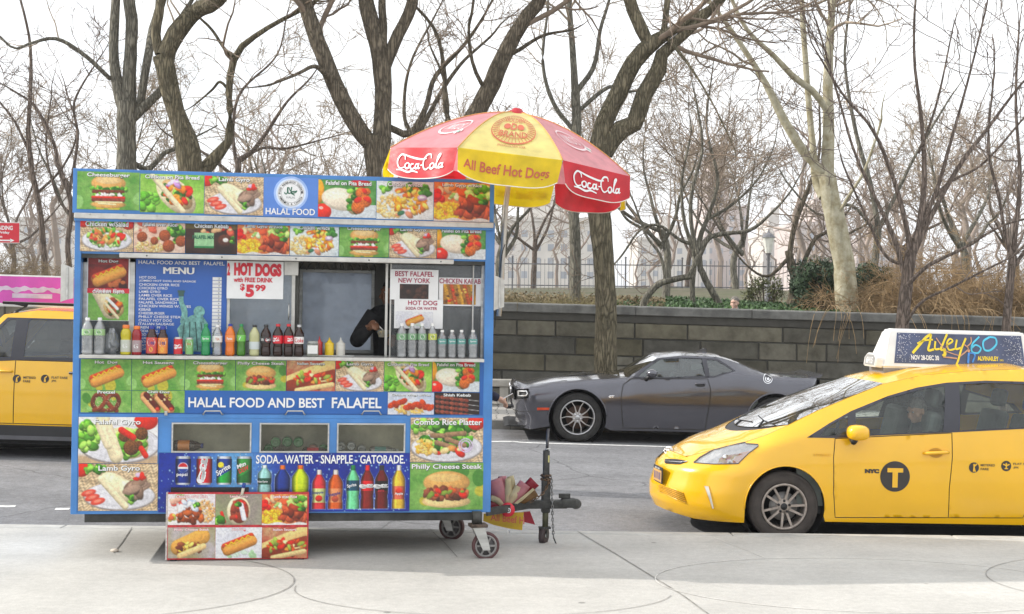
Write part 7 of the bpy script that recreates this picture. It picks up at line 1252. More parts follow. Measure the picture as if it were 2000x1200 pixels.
AX = 1.09; tx = Car(taxi, TM, .885, [(.16, .10), (.05, .20), (.0, .30), (.0, .42), (.035, .52), (.06, .62), (.17, .74)], [(4.55, .15), (4.62, .4), (4.62, 1.7)], .80, .4, S_, [(0, .62), (.6, .78)] + [(a, b - .005) for a, b in bz] + [(3.6, 1.03), (4.6, 1.05)], [(.17, .0), (.4, .045), (1.0, .06), (1.3, .06), (2.2, .055), (3.0, .05), (4.3, .04), (4.6, .02)], zmid=.62)
tx.tr = (11.5, 14.5); tx.ra = .375; AXR = AX + 2.78; RZ = .215; NL = .205
nosel = [(float(np.interp(z, tx.xn_[:, 1], tx.xn_[:, 0])) + .004, z) for z in np.linspace(.735, NL, 22)]; Sl = [(x, z - .002) for x, z, _ in S_[1:]]
arch = lambda cx, a0=188, a1=-12: arc(cx, .33, tx.ra, a0, a1)
bumper_bot = [(.06, NL), (.30, .165), (AX - tx.ra * .985, .17)]; rear_bot = [(AXR + tx.ra, .2), (4.3, .22), (4.58, .3)]
taillx = [(float(np.interp(z, tx.xt_[:, 1], tx.xt_[:, 0])) - .004, z) for z in np.linspace(.32, 1.0, 12)]
side_out = nosel + bumper_bot[1:] + arch(AX) + [(AX + tx.ra + .01, RZ - .02), (AXR - tx.ra - .01, RZ - .02)] + arch(AXR) + rear_bot + taillx + [(x, z) for x, z in reversed(Sl)]
trim = tx.side([(1576, 855), (1620, 827), (1662, 803.5), (1734, 774), (1791, 757.5), (1848, 748), (1924, 744), (2000, 746)]) + [(3.45, 1.36), (4.0, 1.22), (4.12, 1.12), (3.5, 1.085)] + tx.side([(2000, 838), (1859, 845), (1692, 852), (1631, 856)])
ga = tx.side([(1671, 807), (1734, 779), (1802, 761), (1845, 754.5), (1841, 843), (1690, 849.5), (1671, 850)]); gq = tx.side([(1612, 837), (1655, 813), (1655, 849), (1602, 852)]); gr = tx.side([(1873, 752), (1924, 749), (2000, 751)]) + [(3.42, 1.34), (3.38, 1.10)] + tx.side([(2000, 835), (1874, 841)]); g3 = [(3.50, 1.325), (3.95, 1.21), (4.03, 1.14), (3.50, 1.11)]
hl = tx.side([(1355, 904), (1367, 894), (1394, 878.5), (1425, 870), (1455, 864.5), (1458, 867), (1481, 868.5), (1481, 872), (1463, 885), (1442, 906), (1394, 907)]); dA = tx.side([(1631, 857), (1628, 894), (1628, 962), (1631, 1011), (1852, 1011.5), (1854, 954), (1860, 894), (1859, 846)]); fd = dA + [dA[0]]
dB = [dA[7], dA[6], dA[5], dA[4], (AXR - .52, dA[4][1] + .01), (AXR - .42, .55), (AXR - .25, .78), (AXR - .12, .98), (AXR - .1, 1.07)]
for sg in (-1, 1):
    o = MB(); tx.panel(o, side_out, M_YEL, .035, holes=[trim, hl, dA, dB], sgn=sg); b_ = o.build('body_side', taxi)
    for nm, P, ed in (('door', dA, fd), ('door', dB, dB)):
        o = MB(); tx.panel(o, P, M_YEL, .04, .0, sgn=sg); tx.seam(o, ed, .007, M_SEAM, .0012, sg); dr = o.build(nm, taxi)
        if sg < 0:
            hpx = (1803, 1852, 884) if P is dA else None
            if hpx:
                h0, h1 = tx.side([(1803, 886)])[0], tx.side([(1852, 884)])[0]; o = MB(); o.tube([tx.lift(*h0, .005), tx.lift(h0[0] + .02, h0[1] + .002, .03), tx.lift(h1[0] - .03, h1[1], .032), tx.lift(*h1, .008)], [.010, .016, .016, .013], M_YEL, 8); cm = ((h0[0] + h1[0]) / 2, (h0[1] + h1[1]) / 2); o.add([tx.lift(cm[0] + .07 * math.cos(q), cm[1] + .045 * math.sin(q), .0015) for q in np.linspace(0, 6.283, 22)[:-1]], [tuple(range(21))], pm('handle recess shade', (.50, .24, .0), .5)); o.build('handle', dr)  # flat darker disc: shade of the handle hollow put into the colour
    o = MB(); tx.panel(o, trim, M_TRIM, .03, .003, holes=[ga, gq, gr, g3], sgn=sg); o.build('window_frame', taxi)
    for P in (ga, gq, gr, g3): o = MB(); tx.panel(o, P, M_CGLASS, .06, -.002, sgn=sg); o.build('side_window', taxi)
    o = MB(); tx.panel(o, hl, pm('headlight reflector', (.82, .83, .84), .22, .25, var=.25, scale=22), .03, -.012, sgn=sg); h_ = o.build('headlight', taxi)
    o = MB(); am = tx.side([(1430, 903), (1436, 893), (1446, 884), (1465, 880), (1455, 893), (1442, 904)]); tx.panel(o, am, pm('amber lens', (.75, .20, .02), .2, var=.1), .03, -.004, sgn=sg); o.build('indicator', h_)
    o = MB(); tx.panel(o, hl, glass('headlight lens', (1, 1, 1), .10, (.8, .8, .8), .02, .30), .03, .002, sgn=sg); tx.seam(o, hl + [hl[0]], .007, pm('lamp seal', (.06, .05, .04), .6), .004, sg); c0 = tx.side([(1415, 893)])[0]; o.ball(tuple(tx.lift(*c0, -.03, sg)), .035, M_CHROME); o.build('lens', h_)
    o = MB(); fg = tx.side([(1375, 949), (1384.5, 950), (1395, 993), (1391, 994)]); tx.panel(o, fg, pm('lamp strip', (.7, .68, .6), .25, .3), .03, .004, sgn=sg); tx.seam(o, fg + [fg[0]], .006, M_YELD, .005, sg); o.build('driving_light', taxi)
    for ax in (AX, AXR):
        o = MB(); o.tube([tx.lift(x, z, .003, sg) for x, z in arch(ax, 184, -4)], .007, M_YEL, 6); o.build('arch_lip', taxi); wheel(tx, ax, sg, .325, .215, .19, pm('dusty alloy', (.36, .31, .27), .45, .55, var=.25, scale=15), spokes_double, pm('dusty tyre', (.055, .046, .04), .9, var=.3, scale=8), .852)
def cut(x): return float(tx.Ys(x))
def strip(x0, x1, n=22): return [(x, -cut(x)) for x in np.linspace(x0, x1, n)] + [(x, cut(x)) for x in np.linspace(x1, x0, n)]
xw0 = op(1536, 832, .745)[0]; xw1 = op(1725, 752, .605)[0]
def wcurve(x, dx, n=13): return [(x - dx * (1 - t * t), t) for t in np.linspace(-1, 1, n)]
base = [(x, t * cut(xw0) * .995) for x, t in wcurve(xw0 + .02, .30)]; topc = [(x, t * cut(xw1) * .985) for x, t in wcurve(xw1, .10)]
edge = lambda a, b, sg, k=.99: [(x, sg * cut(x) * k) for x in np.linspace(a, b, 12)[1:-1]]
ws = base + edge(base[-1][0], topc[-1][0], 1) + topc[::-1] + edge(topc[0][0], base[0][0], -1)
cowl0 = [(x - .10 * (1 - t * t * .75), t * cut(xw0) * .97) for x, t in wcurve(xw0 + .02, .30)]
hood = [(x, -cut(x)) for x in np.linspace(.175, xw0 + .02, 26)] + cowl0[:] + [(x, cut(x)) for x in np.linspace(xw0 + .02, .175, 26)]
o = MB(); nosecap(tx, o, nosel, M_YEL); o.build('front_bumper', taxi)
o = MB(); tx.toppanel(o, hood, M_YEL, .05); ho = o.build('hood', taxi); o = MB(); tx.toppanel(o, cowl0 + base[::-1], pm('black cowl plastic', (.03, .03, .033), .7), .05, -.006); o.build('cowl', taxi)
o = MB(); tx.toppanel(o, ws, M_WS, .06, .003); wsp = o.build('windscreen', taxi)
xr1 = 4.0; roof = topc + [(x, cut(x)) for x in np.linspace(topc[-1][0], xr1, 24)] + [(x, -cut(x)) for x in np.linspace(xr1, topc[0][0], 24)]
o = MB(); tx.toppanel(o, roof, M_YEL, .07)
for sg in (-1, 1): o.add([(x, sg * cut(x) * k, float(tx.top(x, sg * cut(x) * k)) + .001) for k in (.985, 1.0) for x in np.linspace(base[0][0], topc[0][0], 16)], [(i, i + 1, i + 17, i + 16) for i in range(15)], M_YEL, smooth=True)
o.build('roof_panel', taxi); o = MB(); tx.toppanel(o, [(x, -cut(x)) for x in np.linspace(xr1, 4.52, 8)] + [(x, cut(x)) for x in np.linspace(4.52, xr1, 8)], M_CGLASS, .06); o.build('rear_window', taxi)
o = MB(); tl = []
for z in np.linspace(.25, 1.0, 10): xx = float(np.interp(z, tx.xt_[:, 1], tx.xt_[:, 0])); tl.append([(xx - .002 - .03 * (abs(t) ** 3), t * .62, z) for t in np.linspace(-1, 1, 9)])
o.add([p for r in tl for p in r], [(j * 9 + i, j * 9 + i + 1, (j + 1) * 9 + i + 1, (j + 1) * 9 + i) for j in range(9) for i in range(8)], M_YEL, smooth=True); o.build('tailgate', taxi)
o = MB(); o.box(AX + .5, AXR - .5, -.80, .80, .17, .24, M_WELL); o.box(.3, AX - .42, -.55, .55, .15, .22, M_WELL); o.box(AX - .4, AX + .4, -.5, .5, .2, .5, M_WELL); o.box(AXR - .4, 4.4, -.5, .5, .2, .5, M_WELL); o.build('underbody', taxi)
# wipers, emblem, grille, plate
for (x_, y_) in ((xw0 - .17, -.30), (xw0 - .27, .18)):
    o = MB(); P = [(x_ - .02, y_ - .16), (x_ + .02, y_ - .08), (x_ + .072, y_ + .0)]; o.tube([(a, b, float(tx.top(a, b)) + .01) for a, b in P], .006, M_BLACK, 6); P = [(x_ + .10, y_ - .34), (x_ + .07, y_ - .0), (x_ + .10, y_ + .30)]; o.tube([(a, b, float(tx.top(a, b)) + .008) for a, b in P], .005, M_BLACK, 6); o.build('wiper', taxi)
def nose(px, py): 
    h = tx.hit(px, py); return Vector(h) if h is not None else Vector((.0, *onplane(TM, px, py, 0)[::-1])[:3])
def nquad(mb, pix, mat, off=.004):
    P = [nose(*q) + Vector((-off, -off * .4, 0)) for q in pix]; mb.add(P, [tuple(range(len(P)))], mat)
o = MB(); E = nose(1306, 880); R_ = .055; fr = Matrix.Translation(E + Vector((-.006, -.004, .004))) @ Vector((-1, -.75, .75)).to_track_quat('Z', 'Y').to_matrix().to_4x4()
for a, b, an in ((.050, .036, 0), (.020, .035, 0), (.034, .014, .6)):
    o.tube([(a * math.cos(q), b * math.sin(q) + (.012 if an else 0), 0) for q in np.linspace(0, 6.283, 22)], .0042, M_CHROME, 5, fr, cap=False)
o.build('emblem', taxi)
o = MB(); tp_ = [(1299, 897), (1310, 896.5), (1322, 897), (1333, 898.5), (1343, 901)]; bt_ = [(1299, 905), (1309, 906), (1319, 907), (1329, 907), (1343, 902)]; ht = [nose(*q) for q in tp_]; hb = [nose(*q) for q in bt_]; of_ = Vector((-.004, -.004, .001)); o.add([p + of_ for p in ht + hb], [(i, i + 5, i + 6, i + 1) for i in range(4)], M_BLACK); md = [p.lerp(q, .55) + of_ * 2 for p, q in zip(ht, hb)]; o.tube(md, .005, M_CHROME, 6)
o.add([Vector((p.x, -p.y, p.z)) + Vector((-.004, .004, .001)) for p in ht + hb], [(i, i + 1, i + 6, i + 5) for i in range(4)], M_BLACK)
o.build('upper_grille', taxi)
o = MB(); gl_ = [(1288, 947), (1312, 954), (1337, 963), (1345, 984), (1327, 982), (1305, 972), (1289, 959)]; LG = []
for i in range(6):
    t = i / 5; pts = [(1288 - 1 * t, 947 + 12 * t), (1304 - .5 * t, 951.5 + 15 * t), (1321 + 2 * t, 957 + 19 * t), (1335 + 6 * t, 963 + 20 * t)]; h = [nose(*q) for q in pts]; o.tube([p + Vector((-.008, -.006, 0)) for p in h], .0055, M_YELD if i % 5 else M_YEL, 5); LG.append(h)
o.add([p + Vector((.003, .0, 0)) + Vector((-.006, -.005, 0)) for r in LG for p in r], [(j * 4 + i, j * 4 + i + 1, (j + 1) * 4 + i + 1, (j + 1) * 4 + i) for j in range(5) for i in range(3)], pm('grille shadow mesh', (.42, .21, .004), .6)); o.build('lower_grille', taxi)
o = MB(); P0 = nose(1291, 926); Mp = Matrix.Translation(P0 + Vector((-.022, 0, 0))) @ Matrix.Rotation(.07, 4, 'Z'); o.box(-.012, .0, -.155, .155, -.078, .078, pm('plate frame', (.03, .03, .035), .5), Mp, bev=.004); o.box(-.0135, -.0125, -.145, .145, -.066, .045, pm('orange plate', (.62, .36, .12), .5, var=.1), Mp); put_text(o, 'NEW YORK', lambda a, c: Mp @ Vector((-.0145, -a, c)), (-.09, .09, .066, .05), M_WHITE, .02); [o.box(-.0150, -.0142, q - .012, q + .012, -.045, .025, pm('navy lettering', (.03, .05, .22), .5), Mp) for q in (-.10, -.06, 0, .05, .10)]; o.build('license_plate', taxi)
# wing mirrors
for sg in (-1, 1):
    c = tx.side([(1668, 843)])[0]; b0 = tx.lift(c[0] - .02, c[1] - .055, 0, sg); ctr = Vector((c[0] - .005, sg * (abs(b0.y) + .11), c[1] + .0)); o = MB(); bm = bmesh.new(); bmesh.ops.create_uvsphere(bm, u_segments=18, v_segments=12, radius=1)
    for v in bm.verts: v.co = Vector((np.sign(v.co.x) * abs(v.co.x) ** .75, np.sign(v.co.y) * abs(v.co.y) ** .8, np.sign(v.co.z) * abs(v.co.z) ** .75))
    o.bm(bm, M_YEL, Matrix.Translation(ctr) @ Matrix.Diagonal((.10, .10, .072, 1)), smooth=True); m_ = o.build('wing_mirror', taxi); o = MB(); o.tube([b0, Vector((ctr.x - .035, ctr.y * .97 + b0.y * .03, ctr.z - .085)), ctr + Vector((-.02, 0, -.055))], [.035, .03, .03], M_BLACK, 8); o.build('mirror_stalk', m_)
# lettering on the doors
o = MB(); sm = lambda px, py: (lambda q: tx.lift(q[0], q[1], .0035))(tx.side([(px, py)])[0]); M_TB = pm('charcoal vinyl', (.035, .03, .028), .5)
cT = tx.side([(1748, 931)])[0]; rT = (tx.side([(1777, 931)])[0][0] - tx.side([(1719, 931)])[0][0]) / 2; o.add([tx.lift(cT[0] + rT * math.cos(q), cT[1] + rT * math.sin(q), .003) for q in np.linspace(0, 6.283, 41)[:-1]], [tuple(range(40))], M_TB)
tT = lambda a, c: tx.lift(cT[0] + rT * a, cT[1] + rT * c, .0055); P = [(-.53, .55), (.53, .55), (.53, .27), (.18, .27), (.18, -.72), (-.18, -.72), (-.18, .27), (-.53, .27)]; o.add([tT(*q) for q in P], [(0, 7, 2, 1), (6, 5, 4, 3)], M_YEL)
def ctext(mb, s_, px0, px1, pt, pb, mat=M_TB, bold=.02, off=.0035):
    A, B = tx.side([(px0, pt)])[0], tx.side([(px1, pb)])[0]; put_text(mb, s_, lambda a, c: tx.lift(a, c, off), (A[0], B[0], A[1], B[1]), mat, bold)
ctext(o, 'NYC', 1689, 1717, 916, 925, bold=.09); o.build('door_roundel', taxi); o = MB()
for px, py in ((1902, 913.5), (1965, 910.5)): c = tx.side([(px, py)])[0]; o.add([tx.lift(c[0] + .048 * math.cos(q), c[1] + .048 * math.sin(q), .003) for q in np.linspace(0, 6.283, 31)[:-1]], [tuple(range(30))], M_TB)
c = tx.side([(1902, 913.5)])[0]; q_ = lambda a, d: tx.lift(c[0] + a * .048, c[1] + d * .048, .005); ribbon(o, [(-.1, -.8), (0, .2), (.55, .7)], .26, q_, M_YEL); ribbon(o, [(.25, -.85), (.05, 0)], .22, q_, M_YEL); o.add([q_(-.02 + .19 * math.cos(a), .52 + .19 * math.sin(a)) for a in np.linspace(0, 6.283, 13)[:-1]], [tuple(range(12))], M_YEL)
c2 = tx.side([(1965, 910.5)])[0]; q2 = lambda a, d: tx.lift(c2[0] + a * .048, c2[1] + d * .048, .005); ribbon(o, [(0, .6), (0, -.6)], .24, q2, M_YEL); ribbon(o, [(-.65, .35), (0, .05), (.65, .35)], .24, q2, M_YEL); ribbon(o, [(-.35, -.5), (.35, -.5)], .18, q2, M_YEL)
ctext(o, 'METERED', 1915, 1943, 906.5, 911.5, bold=.015); ctext(o, 'FARE', 1915, 1931, 914, 919, bold=.015); ctext(o, 'FLAT FARE', 1979, 2015, 904, 909, bold=.015); ctext(o, 'JFK', 1979, 1990, 911.5, 916.5, bold=.015); o.build('fare_lettering', taxi); o = MB(); ctext(o, 'HYBRID', 1589, 1622, 886.5, 892, M_YELD, .03, .004); o.build('badge', taxi)
# roof sign
RS = thing  # part, not a thing: built under the taxi
ysn = -.21; rp = lambda px, py, y=ysn: onplane(TM, px, py, y); a0, zb0 = rp(1722, 728); a1 = a0 + 1.60; zt0 = rp(1850, 645, -.07)[1]; zb0 = rp(1850, 722)[1]; pr_ = [(a0, zb0), (a0 + .03, zb0 + .12), (a0 + .10, zt0 - .02), (a0 + .14, zt0), (a1 - .14, zt0), (a1 - .10, zt0 - .02), (a1 - .03, zb0 + .12), (a1, zb0)]; M_PLW = pm('white sign plastic', (.78, .77, .74), .35, var=.06, coat=.3)
yy = lambda z: .22 - (.22 - .075) * (z - zb0) / (zt0 - zb0); o = MB(); n = len(pr_); V = [(x, -yy(z), z) for x, z in pr_] + [(x, yy(z), z) for x, z in pr_]; bm = bmesh.new(); vs = [bm.verts.new(p) for p in V]
for q in [tuple(range(n)), tuple(range(2 * n - 1, n - 1, -1))] + [(i, i + n, (i + 1) % n + n, (i + 1) % n) for i in range(n)]: bm.faces.new([vs[i] for i in q])
bmesh.ops.recalc_face_normals(bm, faces=bm.faces); bmesh.ops.bevel(bm, geom=bm.edges[:], offset=.018, segments=3, affect='EDGES', clamp_overlap=True); o.bm(bm, M_PLW); o.box(a0 + .02, a1 - .02, -.20, .20, zb0 - .07, zb0 + .004, pm('sign rack', (.25, .25, .26), .5, .5)); rs = o.build('roof_sign', taxi)
hS = zt0 - zb0; sp = lambda a, c: (lambda z: (a0 + .155 + a * (a1 - a0 - .31) + (c - .5) * -.06 * (1 if a < .03 else 0), -yy(z) - .004, z))(zt0 - hS * (.10 + .77 * c)); sp2 = lambda a, c: tuple(Vector(sp(a * .90, c)) + Vector((0, -.003, 0))); sp3 = lambda a, c: tuple(Vector(sp(a * .90, c)) + Vector((0, -.005, 0)))
o = MB(); o.add([sp(a, c) for c in (0, 1) for a in np.linspace(0, 1, 12)], [(i, i + 12, i + 13, i + 1) for i in range(11)], pm('navy poster', (.045, .06, .13), .3, var=.3, scale=5, coat=.4)); rgd = np.random.default_rng(4); DOT = pm('white speck', (.7, .7, .75), .5)
for i in range(340):
    sd = i % 2; a = abs(rgd.normal() * .07) * (1 if sd == 0 else -1) + (0.015 if sd == 0 else .985); c = rgd.random() * .95; s_ = rgd.uniform(.0015, .0045)
    if 0 < a < 1: o.add([sp2(a / .9 + q[0] * s_, c + q[1] * s_ * 3) for q in ((0, -1), (1, 0), (0, 1), (-1, 0))], [(3, 2, 1, 0)], DOT)
YI, CI = pm('yellow brush ink', (.80, .62, .03), .5), pm('sky blue brush ink', (.08, .50, .72), .5)
for st, w, m_ in (([(.14, .66), (.20, .42), (.27, .14), (.32, .02)], .030, YI), ([(.32, .02), (.30, .30), (.28, .55), (.33, .52)], .026, YI), ([(.19, .34), (.25, .24), (.33, .20)], .018, YI), ([(.35, .25), (.34, .50), (.38, .50)], .022, YI), ([(.46, .0), (.42, .28), (.39, .52), (.43, .50)], .024, YI), ([(.44, .38), (.50, .24), (.48, .16), (.45, .30), (.46, .52), (.52, .48)], .020, YI), ([(.54, .18), (.52, .48), (.57, .44)], .022, YI), ([(.62, .12), (.57, .48), (.53, .85), (.51, .99)], .024, YI), ([(.74, .06), (.67, .32), (.66, .56), (.71, .60), (.74, .44), (.70, .34), (.66, .44)], .020, CI), ([(.83, .06), (.77, .22), (.77, .48), (.82, .50), (.88, .30), (.88, .10), (.83, .06)], .022, CI)):
    AS = (a1 - a0 - .31) / (.77 * hS); ribbon(o, spline(st, 7) * np.array([AS, 1]), w * 2.9, lambda a, c: sp3(a / AS, c), m_)
SK, BLP = pm('printed skin', (.55, .30, .18), .5, var=.2, scale=30), pm('printed blue cloth', (.05, .22, .62), .5, var=.3, scale=30)
for st, w, m_ in (([(.36, .14), (.40, .40), (.42, .52)], .014, SK), ([(.42, .50), (.42, .66), (.40, .74)], .042, YI), ([(.40, .76), (.47, .78), (.52, .80)], .018, SK), ([(.42, .56), (.50, .66), (.54, .70)], .012, SK), ([(.55, .72), (.60, .58), (.63, .46), (.60, .34)], .016, SK), ([(.62, .40), (.66, .26), (.665, .08)], .014, SK), ([(.62, .50), (.64, .56)], .04, SK), ([(.63, .60), (.61, .95)], .03, BLP), ([(.64, .60), (.68, .66), (.65, .92)], .022, BLP), ([(.435, .42), (.45, .44)], .022, SK)): ribbon(o, spline(st, 5) * np.array([AS, 1]), w * 2.6, lambda a, c: tuple(Vector(sp3(a / AS, c)) + Vector((0, -.002, 0))), m_)
put_text(o, 'NOV 28-DEC 30', sp2, (.125, .365, .72, .88), M_WHITE, .03); put_text(o, 'ALVINAILEY', sp2, (.70, .885, .70, .85), YI, .035); put_text(o, '.ORG', sp2, (.89, .925, .79, .85), YI, .01); o.build('poster', rs)
o = MB(); zq = zb0 + .03; Me = Matrix.Translation((a0 - .012, -.02, zb0)) @ Matrix.Rotation(.12, 4, 'Y'); o.prism([(-.17, 0), (.17, 0), (.17, .09), (.10, .135), (-.10, .135), (-.17, .09)], -.05, .03, M_PLW, Me @ Matrix.Rotation(-math.pi / 2, 4, 'Z') , bev=.01); Mq = Me @ Matrix.Translation((-.052, 0, 0)); o.add([Mq @ Vector((0, y, z)) for y, z in ((.14, .015), (-.14, .015), (-.14, .085), (-.09, .118), (.09, .118), (.14, .085))], [tuple(range(6))], pm('grey panel', (.30, .30, .29), .5)); put_text(o, '6H15', lambda a, c: Mq @ Vector((-.003, -a, c)), (-.09, .09, .095, .03), M_WHITE, .03); o.build('number_lamp', rs)
o = MB(); q = rp(1911, 722, -.24); o.lathe([(.035, 0), (.033, .03), (.02, .045), (0, .048)], pm('orange lamp', (.75, .22, .04), .25), 14, Matrix.Translation((q[0], -.245, zb0 - .035))); o.build('beacon', rs)
# cabin
o = MB(); o.box(xw0 + .05, 4.2, -.74, .74, .25, .33, M_DASH); o.box(xw0 - .12, xw0 + .42, -.70, .70, .74, .93, M_DASH, bev=.06); o.build('cabin_floor', taxi)
sx = 2.0
for y in (-.38, .38): seat(tx, sx, y, .52)
seat(tx, 3.0, -.36, .50); seat(tx, 3.0, .36, .50)
o = MB()
for sg in (-1, 1): o.box(xw0 + .1, 4.0, sg * .76, sg * .79, .33, .92, M_INT) if sg > 0 else o.box(xw0 + .1, 4.0, -.79, -.76, .33, .92, M_INT)
o.build('door_lining', taxi); Mst = Matrix.Translation((xw0 + .50, -.38, .93)) @ Matrix.Rotation(-1.05, 4, 'Y'); o = MB(); o.tube([(.18 * math.cos(q), .18 * math.sin(q), 0) for q in np.linspace(0, 6.283, 26)], .016, M_DASH, 7, Mst, cap=False); o.tube([(0, -.17, 0), (0, .17, 0)], .016, M_DASH, 6, Mst); o.tube([(0, 0, 0), (-.1, 0, -.2)], .03, M_DASH, 6, Mst); o.build('steering_wheel', taxi)
o = MB(); o.box(sx + .66, sx + .69, -.68, .68, .75, 1.38, glass('partition', (.9, .95, .92), .12, (.5, .55, .5), .03, .05)); o.build('partition', taxi); o = MB(); o.box(xw1 - .02, xw1 + .02, -.13, .13, 1.36, 1.42, M_DASH, bev=.01); o.build('rear_mirror', taxi)
# ------------------------------------------------------------------ dark grey coupe parked at the far kerb
CYAW = math.radians(1.0); CX = at(1128, 816, 19.8); CM2 = T(CX.x - 1.0 - .02, CX.y + .93, CX.z - .366 + .012, CYAW, .012); coupe = thing('coupe', 'dark grey two door coupe parked against the far kerb before the park wall', 'car', CM2)
M_GREY = pm('grey metallic paint', (.10, .10, .118), .16, .6, var=.05, scale=3, coat=.9); oc = lambda px, py, y: onplane(CM2, px, py, -y)
Sc = [(1030, 752.5, .72), (1090, 745, .80), (1172, 740.5, .83), (1228, 737, .83), (1255, 719, .78), (1285, 699.5, .70), (1334, 694.5, .665), (1402, 697.5, .665), (1440, 709, .69), (1470, 722, .73), (1507, 734.5, .80), (1560, 738, .83)]
S2 = [(.02, .86, .0), (.06, .875, .40)] + [(*oc(a, b, y), y) for a, b, y in Sc]; S2 += [(4.60, S2[-1][1] - .005, .80), (4.69, S2[-1][1] - .03, .74)]
cb = Car(coupe, CM2, .96, [(.08, .18), (.10, .30), (.04, .42), (.0, .55), (.0, .74), (.02, .86)], [(4.58, .2), (4.68, .5), (4.70, .9), (4.70, 1.6)], .42, .3, S2, [(0, .80), (1.2, .90)] + [(oc(a, b, .95)[0], oc(a, b, .95)[1]) for a, b in ((1232, 739), (1300, 740), (1395, 738), (1440, 735))] + [(4.8, 1.0)], [(.02, .0), (.15, .02), (.6, .05), (1.6, .06), (2.1, .06), (2.6, .05), (3.6, .05), (4.0, .04), (4.8, .03)], zmid=.62, pn=(3.0, 2.6), low=.10)
cb.tr = (18, 22); cb.ra = .43; A1, A2 = 1.0, 3.95; NB = .20
nl2 = [(float(np.interp(z, cb.xn_[:, 1], cb.xn_[:, 0])) + .004, z) for z in np.linspace(.855, NB, 22)]; tl2 = [(float(np.interp(z, cb.xt_[:, 1], cb.xt_[:, 0])) - .004, z) for z in np.linspace(.3, S2[-1][1] - .01, 10)]
arch2 = lambda cx: arc(cx, .36, cb.ra, 198, -18); out2 = nl2 + [(.30, .17)] + arch2(A1) + [(A1 + .5, .185), (A2 - .5, .19)] + arch2(A2) + [(4.45, .25), (4.58, .28)] + tl2 + [(x, z - .002) for x, z, _ in reversed(S2[1:])]
tr2 = cb.side([(1233.7, 738.5), (1258, 718), (1284, 700.5), (1334, 698), (1400, 700.5), (1418, 711), (1436.6, 724.6), (1395, 738), (1300, 739.5)]); g1 = cb.side([(1245.6, 736), (1265, 719), (1288, 702.8), (1334, 700.5), (1370, 701.2), (1377.5, 734.5), (1300, 737)]); g2 = cb.side([(1380, 703), (1398.6, 704.3), (1416, 714), (1432, 724.6), (1391.8, 735.3), (1386, 734)])
dr2 = cb.side([(1232, 740), (1217, 752), (1213, 776), (1215, 815), (1217, 836), (1377, 840), (1381, 815), (1386.7, 786), (1387.7, 759), (1382, 740.5)]); hl2 = cb.side([(1004, 759.5), (1016, 759), (1033, 759.5), (1036, 768), (1033, 779), (1004, 781)])
for sg in (-1, 1):
    o = MB(); cb.panel(o, out2, M_GREY, .05, holes=[tr2, dr2, hl2], sgn=sg); cb.seam(o, [(.02, .42), (.35, .44), (A1 - cb.ra, .46)], .006, M_SEAM, .0015, sg); o.build('body_side', coupe)
    o = MB(); cb.panel(o, dr2, M_GREY, .06, sgn=sg); cb.seam(o, dr2 + [dr2[0]], .011, M_SEAM, .0015, sg); d_ = o.build('door', coupe); o = MB(); q0, q1 = cb.side([(1358, 752.5)])[0], cb.side([(1377.5, 752.5)])[0]; o.add([cb.lift((q0[0] + q1[0]) / 2 + .075 * math.cos(a), q0[1] + .028 * math.sin(a), .003, sg) for a in np.linspace(0, 6.283, 18)[:-1]], [tuple(range(17))], M_BLACK); o.tube([cb.lift(q0[0], q0[1] + .018, .006, sg), cb.lift(q1[0], q1[1] + .02, .012, sg)], .011, M_GREY, 6); o.build('handle', d_)
    o = MB(); cb.panel(o, tr2, M_TRIM, .05, .003, holes=[g1, g2], sgn=sg); o.build('window_frame', coupe)
    for P in (g1, g2): o = MB(); cb.panel(o, P, glass('tinted coupe glass', (.52, .66, .68), .08, (.22, .30, .31), .03, .14, .25), .08, -.002, sgn=sg); o.build('side_window', coupe)
    o = MB(); cb.panel(o, hl2, M_BLACK, .05, -.03, sgn=sg); cb.seam(o, hl2 + [hl2[0]], .012, M_GREY, .006, sg); fr = cb.side([(1012, 764), (1028, 764), (1030, 769), (1027, 773), (1012, 773)]); cb.seam(o, fr + [fr[0]], .016, pm('lamp ring', (.7, .7, .7), .2, .5), .0, sg); o.build('headlight', coupe)
    o = MB(); sm_ = cb.side([(1049, 796.5), (1073, 796.5), (1073, 801), (1049, 801.5)]); cb.panel(o, sm_, pm('red side marker', (.65, .07, .02), .25), .05, .006, sgn=sg); o.build('side_marker', coupe)
    for ax in (A1, A2):
        o = MB(); o.tube([cb.lift(x, z, .006, sg) for x, z in arc(ax, .36, cb.ra + .005, 175, 5)], .012, M_GREY, 6); o.build('arch_lip', coupe); wheel(cb, ax, sg, .366, .262, .22, pm('bright alloy', (.50, .50, .51), .28, .8, var=.08), spokes_y, M_TYRE, .925)
    c = cb.side([(1268, 731)])[0]; b0 = cb.lift(c[0] - .05, c[1] - .05, 0, sg); o = MB(); bm = bmesh.new(); bmesh.ops.create_uvsphere(bm, u_segments=14, v_segments=10, radius=1); o.bm(bm, M_GREY, Matrix.Translation((c[0] + .02, sg * (abs(b0.y) + .13), c[1] + .02)) @ Matrix.Diagonal((.085, .12, .065, 1)), smooth=True); m_ = o.build('wing_mirror', coupe); o = MB(); o.tube([b0 + Vector((0, 0, -.03)), Vector((c[0], sg * (abs(b0.y) + .10), c[1] - .03))], [.035, .03], M_BLACK, 7); o.build('mirror_stalk', m_)
o = MB(); c = cb.side([(1499.6, 740.6)])[0]; 
